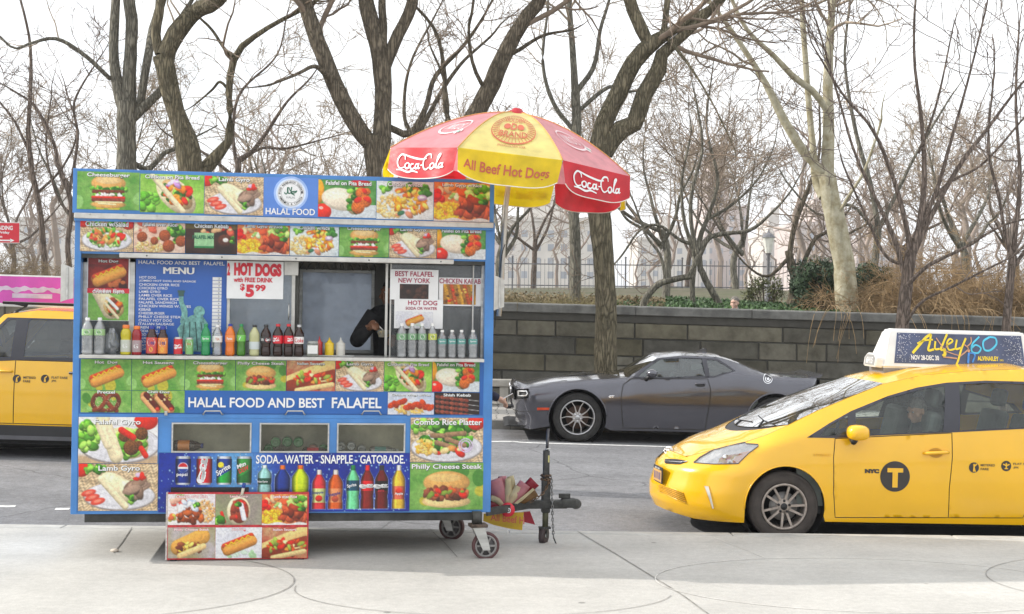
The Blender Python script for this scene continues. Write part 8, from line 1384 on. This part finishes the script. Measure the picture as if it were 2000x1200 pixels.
for r0, r1, of, m_ in ((.0, .070, .006, M_CHROME), (.045, .058, .010, M_TRIM), (.0, .028, .011, M_TRIM), (.0, .018, .014, M_CHROME)):
    K = 24; V = [cb.lift(c[0] + r * math.cos(a), c[1] + r * math.sin(a), of) for r in (max(r0, .001), r1) for a in np.linspace(0, 2 * math.pi, K + 1)[:-1]]; o.add(V, [(i, (i + 1) % K, (i + 1) % K + K, i + K) for i in range(K)], m_)
o.build('fuel_cap', coupe); o = MB(); A_, B_ = cb.side([(1189, 772.5)])[0], cb.side([(1200, 777.5)])[0]; put_text(o, 'GT', lambda a, q: cb.lift(a, q, .006), (A_[0], B_[0], A_[1], B_[1]), M_CHROME, .05, .2); o.build('badge', coupe)
o = MB(); nosecap(cb, o, nl2, M_GREY); o.build('front_bumper', coupe)
def cst(x, k=1.0): return float(cb.Ys(x)) * k
def area(x0, x1, k=1.0, n=20): return [(x, -cst(x, k)) for x in np.linspace(x0, x1, n)] + [(x, cst(x, k)) for x in np.linspace(x1, x0, n)]
xa1, xb1, xc1, xd1 = oc(1225, 737, .83)[0], oc(1284, 699.5, .70)[0], oc(1410, 699, .665)[0], oc(1500, 732, .79)[0]
wcv = lambda x, dx, k, n=13: [(x - dx * (1 - t * t), t * cst(x, k)) for t in np.linspace(-1, 1, n)]
bs, tp = wcv(xa1, .38, .985), wcv(xb1, .06, .97); wsn = bs + [(x, cst(x, .975)) for x in np.linspace(xa1, xb1, 8)[1:-1]] + tp[::-1] + [(x, -cst(x, .975)) for x in np.linspace(xb1, xa1, 8)[1:-1]]
o = MB(); cb.toppanel(o, [(x, -cst(x)) for x in np.linspace(.03, xa1, 26)] + bs + [(x, cst(x)) for x in np.linspace(xa1, .03, 26)], M_GREY, .07); sc_ = [(1.05, -.28), (1.35, -.28), (1.35, -.12), (1.05, -.12)]
for sg in (-1, 1): o.add([(x, y * sg, float(cb.top(x, y)) + h) for x, y, h in ((.85, .36, .002), (.85, .16, .002), (1.15, .16, .032), (1.15, .36, .032), (1.35, .16, .003), (1.35, .36, .003))], [(0, 1, 2, 3), (3, 2, 4, 5)], M_GREY); o.add([(1.152, y * sg, float(cb.top(1.152, y)) + h) for y, h in ((.34, .002), (.18, .002), (.18, .028), (.34, .028))], [(0, 1, 2, 3)], M_BLACK)
o.build('hood', coupe); o = MB(); cb.toppanel(o, wsn, M_WS, .08, .003); o.build('windscreen', coupe); o = MB(); cb.toppanel(o, tp + [(x, cst(x)) for x in np.linspace(xb1, xc1, 16)] + [(x, -cst(x)) for x in np.linspace(xc1, xb1, 16)], M_GREY, .08)
for sg in (-1, 1): o.add([(x, sg * cst(x) * k, float(cb.top(x, sg * cst(x) * k)) + .001) for k in (.965, 1.0) for x in np.linspace(xa1, xb1, 12)], [(i, i + 1, i + 13, i + 12) for i in range(11)], M_GREY, smooth=True); o.add([(x, sg * cst(x) * k, float(cb.top(x, sg * cst(x) * k)) + .001) for k in (.80, .9, 1.0) for x in np.linspace(xc1, xd1 + .05, 12)], [(i + 12 * j, i + 1 + 12 * j, i + 13 + 12 * j, i + 12 + 12 * j) for j in range(2) for i in range(11)], M_GREY, smooth=True)
o.build('roof_panel', coupe); o = MB(); cb.toppanel(o, area(xc1, xd1 + .05, .81), M_WS, .08, .001); o.build('rear_window', coupe); o = MB(); cb.toppanel(o, area(xd1 + .05, 4.68), M_GREY, .08); o.build('boot_lid', coupe)
o = MB(); zs_ = float(cb.top(4.6, 0)); o.add([(4.48, -.72, zs_ - .02), (4.67, -.72, zs_ - .03), (4.71, -.72, zs_ + .03), (4.48, .72, zs_ - .02), (4.67, .72, zs_ - .03), (4.71, .72, zs_ + .03)], [(0, 1, 2), (5, 4, 3), (0, 2, 5, 3), (1, 4, 5, 2)], M_GREY); o.build('spoiler', coupe); o = MB(); q = float(cb.top(xc1 - .2, 0)); o.prism([(xc1 - .32, q - .01), (xc1 - .12, q - .01), (xc1 - .13, q + .055), (xc1 - .16, q + .06)], -.02, .02, M_GREY, bev=.004); o.build('aerial_fin', coupe)
o = MB(); o.box(.012, .03, -.62, .62, .68, .79, M_BLACK); [o.tube([(.018, y, .735), (-.002, y, .735)], .055, M_CHROME, 16) for y in (-.52, .52)]; o.build('grille', coupe); o = MB(); zz = [.18, .40]; o.prism([(-.09, .205), (.5, .19), (.5, .215), (-.02, .225)], -.80, .80, M_BLACK); o.build('splitter', coupe); o = MB(); o.box(-.06, -.045, -.16, .16, .44, .58, M_BLACK, bev=.004); o.box(-.064, -.06, -.15, .15, .45, .57, pm('orange plate', (.62, .36, .12), .5, var=.1)); o.box(-.05, .03, -.2, .2, .42, .46, M_BLACK); o.build('license_plate', coupe)
o = MB(); o.box(.5, 4.6, -.55, .55, .17, .25, M_WELL); o.box(A1 + .5, A2 - .5, -.88, .88, .17, .25, M_WELL); o.build('underbody', coupe); o = MB(); tlp = [[(float(np.interp(z, cb.xt_[:, 1], cb.xt_[:, 0])) - .005 - .04 * abs(t) ** 3, t * .74, z) for t in np.linspace(-1, 1, 9)] for z in np.linspace(.25, S2[-1][1], 9)]; o.add([p for r in tlp for p in r], [(j * 9 + i, j * 9 + i + 1, (j + 1) * 9 + i + 1, (j + 1) * 9 + i) for j in range(8) for i in range(8)], M_GREY, smooth=True); o.build('rear_bumper', coupe)
o = MB(); o.box(xa1 - .1, xa1 + .45, -.72, .72, .70, .90, M_DASH, bev=.05); o.box(xa1, 3.9, -.8, .8, .28, .33, M_DASH); [o.box(xa1 + .1, 3.7, s_ * .86 - .015, s_ * .86 + .015, .3, .88, M_INT) for s_ in (-1, 1)]; o.build('cabin_floor', coupe); seat(cb, 2.05, -.38, .42, m=M_DASH, back=.52); seat(cb, 2.05, .38, .42, m=M_DASH, back=.52)
# ------------------------------------------------------------------ yellow cab van passing at the left
VY = 16.35; vx = -8.25; VM = T(vx, VY + .97, road_z(-6, VY), 0, .017); van = thing('cab_van', 'yellow high roofed cab with roof rails and a pink roof sign passing behind the cart', 'taxi', VM)
VZ = lambda py: onplane(VM, 80, py, -.95)[1]; VXp = lambda px: onplane(VM, px, 700, -.95)[0]; zbv, ztv = VZ(702), VZ(607)
S3 = [(.05, .92, 0), (.2, .98, .5), (.9, 1.10, .80), (1.25, 1.18, .84), (1.9, ztv - .06, .74), (2.3, ztv, .72), (4.2, ztv - .01, .72), (4.6, ztv - .12, .72), (4.85, 1.2, .78)]
vn = Car(van, VM, .96, [(.05, .2), (0, .45), (.0, .7), (.05, .92)], [(4.85, .2), (4.9, .6), (4.9, 2.2)], .6, .3, S3, [(0, .8), (1.2, zbv - .16), (1.8, zbv - .02), (4.9, zbv + .02)], [(.05, 0), (.5, .05), (2, .05), (4.8, .04)], zmid=.75, low=.05); vn.tr = (14, 20); vn.ra = .40; B1, B2 = .95, 3.75
zcl = VZ(832); out3 = [(float(np.interp(z, vn.xn_[:, 1], vn.xn_[:, 0])) + .004, z) for z in np.linspace(.91, .36, 12)] + [(B1 - .44, .36)] + arc(B1, .36, .43, 180, 30, 14) + [(B1 + .45, zcl), (B2 - .45, zcl)] + arc(B2, .36, .43, 150, 0, 14) + [(4.7, .4)] + [(4.89, z) for z in np.linspace(.45, 1.15, 6)] + [(x, z - .002) for x, z, _ in reversed(S3[1:])]
xB0, xB1 = VXp(20), VXp(45); wz0, wz1 = VZ(699), VZ(626); tr3 = [(1.45, zbv - .06), (1.95, wz1 + .02), (4.45, wz1 + .02), (4.62, zbv - .01), (2.2, zbv - .015)]; f1 = [(1.55, wz0 - .02), (1.98, wz1 - .01), (xB0, wz1), (xB0, wz0)]; f2 = [(xB1, wz0), (xB1, wz1), (VXp(165), wz1), (VXp(165), wz0 + .01)]; f3 = [(VXp(175), wz0 + .01), (VXp(175), wz1), (4.40, wz1 - .01), (4.52, wz0 + .02)]
dv1 = [(1.5, zbv - .06), (1.42, .8), (1.5, zcl + .02), (xB0 + .06, zcl + .02), (xB0 + .06, zbv - .02)]; dv2 = [(xB0 + .06, zbv - .02), (xB0 + .06, zcl + .02), (VXp(150), zcl + .02), (VXp(170), .75), (VXp(176), zbv - .02)]
for sg in (-1, 1):
    o = MB(); vn.panel(o, out3, M_YEL, .07, holes=[tr3, dv1, dv2], sgn=sg); o.build('body_side', van)
    for P in (dv1, dv2): o = MB(); vn.panel(o, P, M_YEL, .08, sgn=sg); vn.seam(o, P + [P[0]], .009, M_SEAM, .0015, sg); d_ = o.build('door', van); q = (P[-2][0] - .12, zbv - .16); o = MB(); o.tube([vn.lift(q[0] - .09, q[1], .02, sg), vn.lift(q[0] + .09, q[1], .022, sg)], .016, M_YEL if P is dv1 else M_BLACK, 8); o.build('handle', d_)
    o = MB(); vn.panel(o, tr3, M_TRIM, .07, .003, holes=[f1, f2, f3], sgn=sg); o.build('window_frame', van)
    for P in (f1, f2, f3): o = MB(); vn.panel(o, P, glass('dark van glass', (.40, .46, .46), .20, (.13, .15, .16), .03, .10, .3), .1, -.002, sgn=sg); o.build('side_window', van)
    o = MB(); vn.panel(o, [(B1 + .42, .27), (B2 - .42, .27), (B2 - .45, zcl), (B1 + .45, zcl)], pm('black lower cladding', (.025, .025, .027), .6), .08, .012, sgn=sg); vn.seam(o, [(B1 + .44, .30), (B2 - .44, .30)], .05, pm('grey sill strip', (.10, .10, .11), .5), .02, sg); o.build('sill_cladding', van)
    for ax in (B1, B2): wheel(vn, ax, sg, .36, .22, .2, pm('dusty alloy', (.36, .31, .27), .45, .55, var=.25, scale=15), spokes_double, M_TYRE, .92)
    o = MB(); zr_ = lambda x: float(vn.zs(x)) + .01; ry = .66; x0_ = VXp(33); o.tube([(2.0, sg * ry, zr_(2.0)), (2.15, sg * ry, zr_(2.2) + .055), (x0_ - .3, sg * ry, zr_(2.5) + .075), (4.0, sg * ry, zr_(4) + .07), (4.3, sg * ry, zr_(4.3) + .01)], .02, M_BLACK, 8); o.build('roof_rail', van)
o = MB(); nosecap(vn, o, [(float(np.interp(z, vn.xn_[:, 1], vn.xn_[:, 0])) + .004, z) for z in np.linspace(.91, .36, 12)], M_YEL); o.build('front_bumper', van)
o = MB(); c1_ = lambda x: float(vn.Ys(x)); vn.toppanel(o, [(x, -c1_(x)) for x in np.linspace(.06, 1.25, 14)] + [(x, c1_(x)) for x in np.linspace(1.25, .06, 14)], M_YEL, .1); o.build('hood', van); o = MB(); vn.toppanel(o, [(x, -c1_(x)) for x in np.linspace(1.25, 2.1, 10)] + [(x, c1_(x)) for x in np.linspace(2.1, 1.25, 10)], M_WS, .1); o.build('windscreen', van)
o = MB(); vn.toppanel(o, [(x, -c1_(x)) for x in np.linspace(2.1, 4.88, 24)] + [(x, c1_(x)) for x in np.linspace(4.88, 2.1, 24)], M_YEL, .1); o.build('roof_panel', van); o = MB(); o.box(.4, 4.7, -.6, .6, .22, .34, M_WELL); o.box(B1 + .5, B2 - .5, -.9, .9, .22, .36, M_WELL); o.build('underbody', van)
o = MB(); o.box(4.86, 4.885, -.80, .80, .4, 1.25, M_YEL); o.build('tailgate', van); o = MB(); o.box(1.3, 4.7, -.85, .85, .36, .40, M_DASH); [o.box(1.4, 4.6, s_ * .87 - .015, s_ * .87 + .015, .4, zbv - .08, M_DASH) for s_ in (-1, 1)]; o.build('cabin_floor', van); seat(vn, 1.9, -.4, .6, m=M_DASH); seat(vn, 2.9, -.4, .6, m=M_DASH); seat(vn, 2.9, .4, .6, m=M_DASH)
o = MB(); xz0, xz1 = VXp(-130), VXp(121); zp0, zp1 = onplane(VM, 60, 606, -.2)[1], onplane(VM, 60, 538, -.2)[1]; zp0 = max(zp0, ztv + .03); M_PNK = pm('magenta poster', (.62, .06, .42), .35, var=.1, scale=3, coat=.4); o.prism([(xz0 - .1, zp0), (xz1 + .04, zp0), (xz1 + .0, zp1), (xz0, zp1)], -.20, .20, M_PLW, bev=.012); rk = o.build('roof_sign', van); o = MB(); y = -.204; o.add([(xz0 + .02, y, zp0 + .045), (xz1 - .02, y, zp0 + .045), (xz1 - .04, y, zp1 - .02), (xz0 + .04, y, zp1 - .02)], [(0, 1, 2, 3)], M_PNK); vt = lambda px, py: onplane(VM, px, py, y)
a_, b_ = vt(-120, 556), vt(118, 572); u_ = np.linspace(0, 1, 90); ribbon(o, np.c_[a_[0] + (b_[0] - a_[0]) * u_, (a_[1] + b_[1]) / 2 + .012 * np.sin(u_ * 37)], .055 + .03 * np.sin(u_ * 61) * np.sin(u_ * 23), lambda a, q: (a, y - .003, q), pm('pale lilac print', (.62, .50, .62), .5)); a_, b_ = vt(24, 573), vt(102, 584); o.add([(a_[0], y - .003, b_[1]), (b_[0], y - .003, b_[1]), (b_[0], y - .003, a_[1]), (a_[0], y - .003, a_[1])], [(0, 1, 2, 3)], pm('pale lilac print', (.62, .50, .62), .5)); o.build('poster', rk)
for px, w_ in ((33, ('METERED', 'FARE')), (88, ('FLAT FARE', 'JFK'))):
    o = MB(); q = onplane(VM, px, 740, -.95); o.add([vn.lift(q[0] + .05 * math.cos(a), q[1] + .05 * math.sin(a), .004) for a in np.linspace(0, 6.283, 25)[:-1]], [tuple(range(24))], M_TB); qq = lambda a, d: vn.lift(q[0] + .05 * a, q[1] + .05 * d, .007); ribbon(o, [(-.1, -.8), (0, .2), (.5, .6)], .28, qq, M_YEL); ribbon(o, [(.2, -.8), (.05, 0)], .2, qq, M_YEL)
    for i, s_ in enumerate(w_): put_text(o, s_, lambda a, d: vn.lift(a, d, .005), (q[0] + .08, q[0] + .08 + .022 * len(s_), q[1] + .032 - .045 * i, q[1] + .003 - .045 * i), M_TB, .015)
    o.build('fare_lettering', van)
# ================================================================== people
def voxel(mb, name, size, parent, mat, smooth=4):
    o = mb.build(name); m = o.modifiers.new('r', 'REMESH'); m.mode = 'VOXEL'; m.voxel_size = size; m.use_smooth_shade = True; q = o.modifiers.new('s', 'SMOOTH'); q.factor = .5; q.iterations = smooth
    me = bpy.data.meshes.new_from_object(o.evaluated_get(bpy.context.evaluated_depsgraph_get())); bpy.data.objects.remove(o); me.materials.clear(); me.materials.append(mat); me.name = name
    for p in me.polygons: p.use_smooth = True; p.material_index = 0
    n = bpy.data.objects.new(name, me); COL.objects.link(n); n.parent = parent; return n
def hand(mb, w, d, up, mat, curl=.7, sgn=1):
    """palm and five curled fingers at wrist w, pointing along d, back of the hand towards up"""
    d = d.normalized(); sd = d.cross(up).normalized(); up = sd.cross(d).normalized(); mb.tube([w, w + d * .03, w + d * .085], [.026, .033, .034], mat, 10)
    for i, (o_, ln) in enumerate(((-.030, .070), (-.010, .080), (.010, .076), (.029, .060))):
        p = w + d * .085 + sd * o_ * sgn; pts = [p]; a = .15 + .1 * i * curl
        for k in range(3): a += curl * .75; pts.append(pts[-1] + (d * math.cos(a) - up * math.sin(a)) * ln / 3 * (1.15 - .1 * k)); 
        mb.tube(pts, [.0095, .009, .0085, .007], mat, 7); mb.ball(pts[-1], .007, mat, seg=7, rings=5)
    p = w + d * .03 - sd * .03 * sgn; t1 = p + (d * .7 - sd * .7 * sgn - up * .3) * .04; t2 = t1 + (d * .9 - up * .5) * .032; mb.tube([p, t1, t2], [.013, .011, .008], mat, 7); mb.ball(t2, .008, mat, seg=7, rings=5)
def person(label, base, J, skin, cloth_, trouser, hairm, fwd, hair='short', vs=.011, shoes=None, hood=False, curl=.7):
    """J: joints in world coordinates; the body is one surface, clothes and hair are its children"""
    t = thing('person', label, 'person', T(*base)); L = {k: Vector(v) - Vector(base) for k, v in J.items()}; f = Vector(fwd).normalized(); z = Vector((0, 0, 1)); r = f.cross(z).normalized(); up = r.cross(f).normalized(); b = MB(); h = L['head']
    b.ball(h + up * .02, (.078, .078, .10), skin, seg=18, rings=12); b.ball(h + f * .022 - up * .035, (.062, .062, .075), skin); b.ball(h - f * .03 + up * .035, (.075, .075, .08), skin); b.ball(h + f * .062 - up * .085, (.028, .028, .022), skin)     # skull, jaw, chin
    b.tube([h + f * .082 + up * .018, h + f * .100 - up * .012, h + f * .112 - up * .028], [.008, .012, .015], skin, 8); b.ball(h + f * .104 - up * .03, .016, skin); b.tube([h + f * .070 + up * .032 - r * .045, h + f * .088 + up * .036, h + f * .070 + up * .032 + r * .045], .011, skin, 6); b.tube([h + f * .076 - up * .062 - r * .022, h + f * .088 - up * .06, h + f * .076 - up * .062 + r * .022], .009, skin, 6)
    for s_ in (-1, 1): b.ball(h + r * s_ * .078 - f * .008 - up * .01, (.012, .020, .030), skin); b.ball(h + r * s_ * .048 + f * .05 - up * .03, .026, skin)
    b.tube([h - up * .05 - f * .01, L['neck'] + z * .02, L['neck'] - z * .05], [.052, .055, .07], skin, 12); b.tube([L['neck'] - z * .03, L['chest'], L['pelvis']], [.10, .14, .135], skin, 14)
    for s_ in 'LR':
        b.tube([L['neck'] - z * .05, L['sh' + s_]], [.07, .055], skin, 10); b.tube([L['sh' + s_], L['el' + s_], L['wr' + s_]], [.05, .04, .027], skin, 10); b.tube([L['pelvis'], L['hip' + s_], L['kn' + s_], L['an' + s_]], [.11, .085, .058, .04], skin, 12); b.tube([L['an' + s_], L['an' + s_] + f * .13 - z * .04], [.04, .03], skin, 8)
        d = (L['wr' + s_] - L['el' + s_]); hd = L.get('hd' + s_); hand(b, L['wr' + s_], hd if hd is not None and False else d, Vector((0, 0, 1)), skin, curl, 1 if s_ == 'L' else -1)
    voxel(b, 'body', vs * .62, t, skin, 2); c = MB(); rb = np.random.default_rng(len(label))
    c.tube([L['neck'] - z * .005, L['neck'] - z * .06, L['chest'], L['chest'] * .4 + L['pelvis'] * .6, L['pelvis'] - z * .10], [.075, .13, .175, .165, .17], cloth_, 18); c.tube([L['shL'] - z * .01, L['neck'] - z * .055, L['shR'] - z * .01], [.075, .10, .075], cloth_, 12)
    for s_ in 'LR':
        a, e, w = L['sh' + s_], L['el' + s_], L['wr' + s_]; pts = [a, a.lerp(e, .35), a.lerp(e, .75), e, e.lerp(w, .3), e.lerp(w, .65), e.lerp(w, .97)]; c.tube(pts, [v * (1 + rb.normal() * .05) for v in (.078, .072, .066, .064, .060, .054, .046)], cloth_, 14); c.ball(e, .066, cloth_)
    c.tube([L['neck'] + f * .05 + z * .03 - r * .045, L['neck'] + f * .075, L['neck'] + f * .05 + z * .03 + r * .045], .022, cloth_, 8); c.tube([L['neck'] - f * .05 + z * .04 - r * .05, L['neck'] - f * .08 + z * .045, L['neck'] - f * .05 + z * .04 + r * .05], .022, cloth_, 8)
    voxel(c, 'jacket', vs, t, cloth_, 3); q = MB(); 
    for s_ in 'LR': q.tube([L['pelvis'] - z * .02, L['hip' + s_], L['hip' + s_].lerp(L['kn' + s_], .5), L['kn' + s_], L['kn' + s_].lerp(L['an' + s_], .6), L['an' + s_] + z * .03], [.14, .115, .10, .080, .072, .068], trouser, 14)
    voxel(q, 'trousers', vs, t, trouser, 3)
    for s_ in 'LR':
        o = MB(); a = L['an' + s_]; ff = Vector((f.x, f.y, 0)).normalized(); o.tube([a - ff * .05 - z * .045, a + ff * .05 - z * .045, a + ff * .17 - z * .055], [.042, .045, .034], shoes or M_BLACK, 10); o.tube([a + z * .02, a - z * .05], [.05, .045], shoes or M_BLACK, 10); voxel(o, 'shoe', .012, t, shoes or M_BLACK, 2)
    for s_ in (-1, 1):
        o = MB(); o.ball(h + f * .074 + up * .012 + r * s_ * .031, (.011, .011, .007), pm('eye white', (.55, .52, .5), .3), seg=8, rings=6); o.ball(h + f * .081 + up * .012 + r * s_ * .031, .006, M_BLACK, seg=6, rings=5); o.build('eye', t)
    o = MB(); k = np.random.default_rng(3)
    o.ball(h + up * .045 - f * .015, (.084, .084, .085), hairm); o.ball(h - f * .045 + up * .01, (.070, .075, .085), hairm)
    for _ in range(60): a = k.normal(size=3); a /= np.linalg.norm(a); p = Vector(a); p = p if p.dot(up) > -.1 else -p; o.ball(h + up * .045 - f * .018 + p * .076, .016, hairm, seg=6, rings=4)
    voxel(o, 'hair', .008, t, hairm, 2); return t
SK1, SK2, SK3 = pm('warm brown skin', (.20, .095, .055), .5, var=.12, scale=14), pm('tan skin', (.46, .26, .17), .5, var=.1, scale=14), pm('pale skin', (.60, .38, .29), .5, var=.1, scale=14)
JK1, JK2, JK3, JK4 = pm('black jacket cloth', (.020, .020, .022), .9, var=.4, scale=9, bump=.6, bscale=18), pm('dark grey jacket', (.05, .055, .05), .7, var=.3, scale=9, bump=.5, bscale=16), pm('navy coat', (.012, .014, .035), .9, var=.3, scale=9), pm('grey anorak', (.25, .25, .26), .8, var=.2)
TR1, TR2 = pm('dark trousers', (.03, .03, .035), .9, var=.3), pm('grey apron cloth', (.10, .10, .10), .9, var=.3); HR1, HR2 = pm('black hair', (.012, .01, .009), .6), pm('grey hair', (.17, .155, .135), .7, var=.4, scale=40)
# vendor inside the cart
pw = lambda px, py, y: (lambda q: CM @ Vector((q[0], y, q[1])))(onplane(CM, px, py, y))
vy = .62; z0 = zb + .05; B0 = pw(764, 600, vy); base = (B0.x, B0.y, z0); fl = CM.to_3x3() @ Vector((-.93, -.36, -.12)); hdv = pw(765, 572, vy)
J = dict(head=hdv, neck=pw(766, 601, vy), chest=pw(768, 640, vy), pelvis=Vector((B0.x + .02, B0.y + .02, z0 + .95)), shR=pw(733, 613, vy - .10), elR=pw(698, 664, vy - .12), wrR=pw(722, 640, vy - .34), shL=pw(795, 613, vy + .12), elL=pw(805, 664, vy - .02), wrL=pw(775, 662, vy - .30))
J.update(hipL=J['pelvis'] + Vector((.09, .03, -.05)), hipR=J['pelvis'] + Vector((-.09, 0, -.05))); J.update(knL=J['hipL'] + Vector((0, -.02, -.42)), knR=J['hipR'] + Vector((0, -.02, -.42))); J.update(anL=Vector((J['knL'].x, J['knL'].y + .02, z0 + .09)), anR=Vector((J['knR'].x, J['knR'].y + .02, z0 + .09)))
person('vendor in a black jacket bent over a bowl in the serving window', base, J, SK1, JK1, TR2, HR1, fl)
q = pw(750, 652, vy - .42); bo = thing('food_bowl', 'clear bowl of yellow rice held by the vendor in the serving window', 'bowl', T(*q)); MB().lathe([(0, -.03), (.045, -.03), (.065, .03), (.068, .032)], glass('bowl plastic', (.9, .9, .9), .3, (.7, .7, .65), .05, .1), 20).build('bowl', bo); o = MB(); o.lathe([(0, .02), (.03, .022), (.055, .008), (.043, -.025), (0, -.026)], pm('yellow rice', (.75, .50, .06), .8, var=.25, scale=60, bump=.6), 18); o.build('rice', bo)
o = MB(); a, b_ = pw(733, 630, vy - .40), pw(748, 645, vy - .43); o.tube([a, b_], .005, M_WHITE, 6); tag(o.build('plastic_fork'), 'white plastic fork in the hand of the vendor', 'fork')
# taxi driver
dp = lambda px, py, y: (lambda q: TM @ Vector((q[0], y, q[1])))(onplane(TM, px, py, y)); dy = -.38; hd_ = dp(1790, 802, dy); lw = lambda x, y, z: TM @ Vector((x, y, z)); xh = onplane(TM, 1790, 802, dy)
J = dict(head=hd_, neck=lw(xh[0] + .05, dy, xh[1] - .13), chest=lw(xh[0] + .13, dy, xh[1] - .32), pelvis=lw(xh[0] + .20, dy, .70), shL=lw(xh[0] + .09, dy - .17, xh[1] - .20), shR=lw(xh[0] + .09, dy + .17, xh[1] - .20), elL=lw(xh[0] - .02, dy - .22, xh[1] - .45), elR=lw(xh[0] - .05, dy + .20, xh[1] - .45), wrL=lw(xh[0] - .26, dy - .13, xh[1] - .36), wrR=lw(xh[0] - .26, dy + .12, xh[1] - .36),
         hipL=lw(xh[0] + .14, dy - .10, .68), hipR=lw(xh[0] + .14, dy + .10, .68), knL=lw(xh[0] - .28, dy - .12, .72), knR=lw(xh[0] - .28, dy + .12, .72), anL=lw(xh[0] - .50, dy - .10, .42), anR=lw(xh[0] - .50, dy + .10, .42))
person('driver in a dark grey jacket looking down at the wheel of the taxi', tuple(lw(xh[0] + .14, dy, .33)), J, SK2, JK2, TR1, HR2, TM.to_3x3() @ Vector((-.86, -.36, -.34)))
# pedestrian in the road behind the cart, only the hand with a phone showing
PY = 15.0; gx = at(908, 700, PY).x; gz_ = road_z(gx, PY); H_ = at(977, 779, PY); J = dict(head=Vector((gx, PY, gz_ + 1.60)), neck=Vector((gx, PY, gz_ + 1.46)), chest=Vector((gx, PY, gz_ + 1.22)), pelvis=Vector((gx, PY, gz_ + .94)), shL=Vector((gx + .06, PY + .18, gz_ + 1.40)), shR=Vector((gx + .05, PY - .18, gz_ + 1.40)), elL=Vector((gx + .05, PY + .20, gz_ + 1.10)), wrL=Vector((gx + .20, PY + .10, gz_ + .98)), elR=Vector((gx + .13, PY - .17, gz_ + 1.15)), wrR=Vector((H_.x - .02, PY - .02, H_.z + .004)))
J.update(hipL=J['pelvis'] + Vector((0, .10, -.05)), hipR=J['pelvis'] + Vector((0, -.10, -.05)), knL=Vector((gx, PY + .1, gz_ + .48)), knR=Vector((gx + .05, PY - .1, gz_ + .48)), anL=Vector((gx - .05, PY + .1, gz_ + .09)), anR=Vector((gx + .08, PY - .1, gz_ + .09)))
person('person in a navy coat behind the cart, only a hand with a phone showing', (gx, PY, gz_), J, SK3, JK3, TR1, HR1, (1, -.1, -.2), curl=.5)
o = MB(); a, b_ = at(984, 778, PY - .05), at(1001, 769, PY - .06); d = (b_ - a).normalized(); o.box(-.005, (b_ - a).length, -.035, .035, -.005, .005, pm('white phone', (.72, .72, .74), .3), Matrix.Translation(a) @ d.to_track_quat('X', 'Z').to_matrix().to_4x4(), bev=.003); tag(o.build('phone'), 'white phone in the hand of the person behind the cart', 'phone')
# walker on the path behind the wall
WYP = 26.45; hw = at(1435, 592, WYP); gz_ = park_z(hw.x, WYP); hh = hw.z - gz_; k_ = hh / 1.6; v = lambda x, y, z: Vector((hw.x + x * k_, WYP + y * k_, gz_ + z * k_)); J = dict(head=hw, neck=v(0, 0, 1.47), chest=v(0, 0, 1.22), pelvis=v(0, 0, .94), shL=v(-.18, .02, 1.40), shR=v(.18, .02, 1.40), elL=v(-.22, 0, 1.12), elR=v(.22, 0, 1.12), wrL=v(-.22, -.1, .9), wrR=v(.22, -.1, .9), hipL=v(-.1, 0, .9), hipR=v(.1, 0, .9), knL=v(-.1, -.03, .48), knR=v(.1, .02, .48), anL=v(-.1, 0, .09), anR=v(.1, .05, .09))
person('walker with grey hair, only the head showing above the coping of the wall', (hw.x, WYP, gz_), J, SK3, JK4, TR1, HR2, (-.5, -.8, -.1))
# stone bench on the far pavement
bx_ = at(968, 800, 24.4); o = MB(); zz = pave_z(bx_.x, 24.4); bn_ = thing('stone_bench', 'low pale stone bench before the park wall seen past the right end of the cart', 'bench', T(bx_.x - .9, 24.4, zz)); M_BN = pm('pale bench stone', (.40, .38, .34), .85, var=.15, scale=5, bump=.3); MB().box(-.9, 1.25, -.22, .22, .34, .46, M_BN, bev=.015).build('seat', bn_)
for x in (-.7, 1.05): MB().box(x - .08, x + .08, -.18, .18, -.02, .339, M_BN, bev=.01).build('leg', bn_)

# ------------------------------------------------------------------ haze over the park and the far buildings
hm = bpy.data.materials.new('haze'); hm.use_nodes = True; ht_ = hm.node_tree; ht_.nodes.clear(); ho_ = ht_.nodes.new('ShaderNodeOutputMaterial'); hv = ht_.nodes.new('ShaderNodeVolumePrincipled')
hv.inputs['Color'].default_value = (.95, .96, 1, 1); hv.inputs['Density'].default_value = .0006; hv.inputs['Anisotropy'].default_value = .2; ht_.links.new(hv.outputs[0], ho_.inputs['Volume'])
hz = MB(); hz.box(-905, 905, -905, 2605, -3.4, 64, hm); tag(hz.build('haze'), kind='stuff')
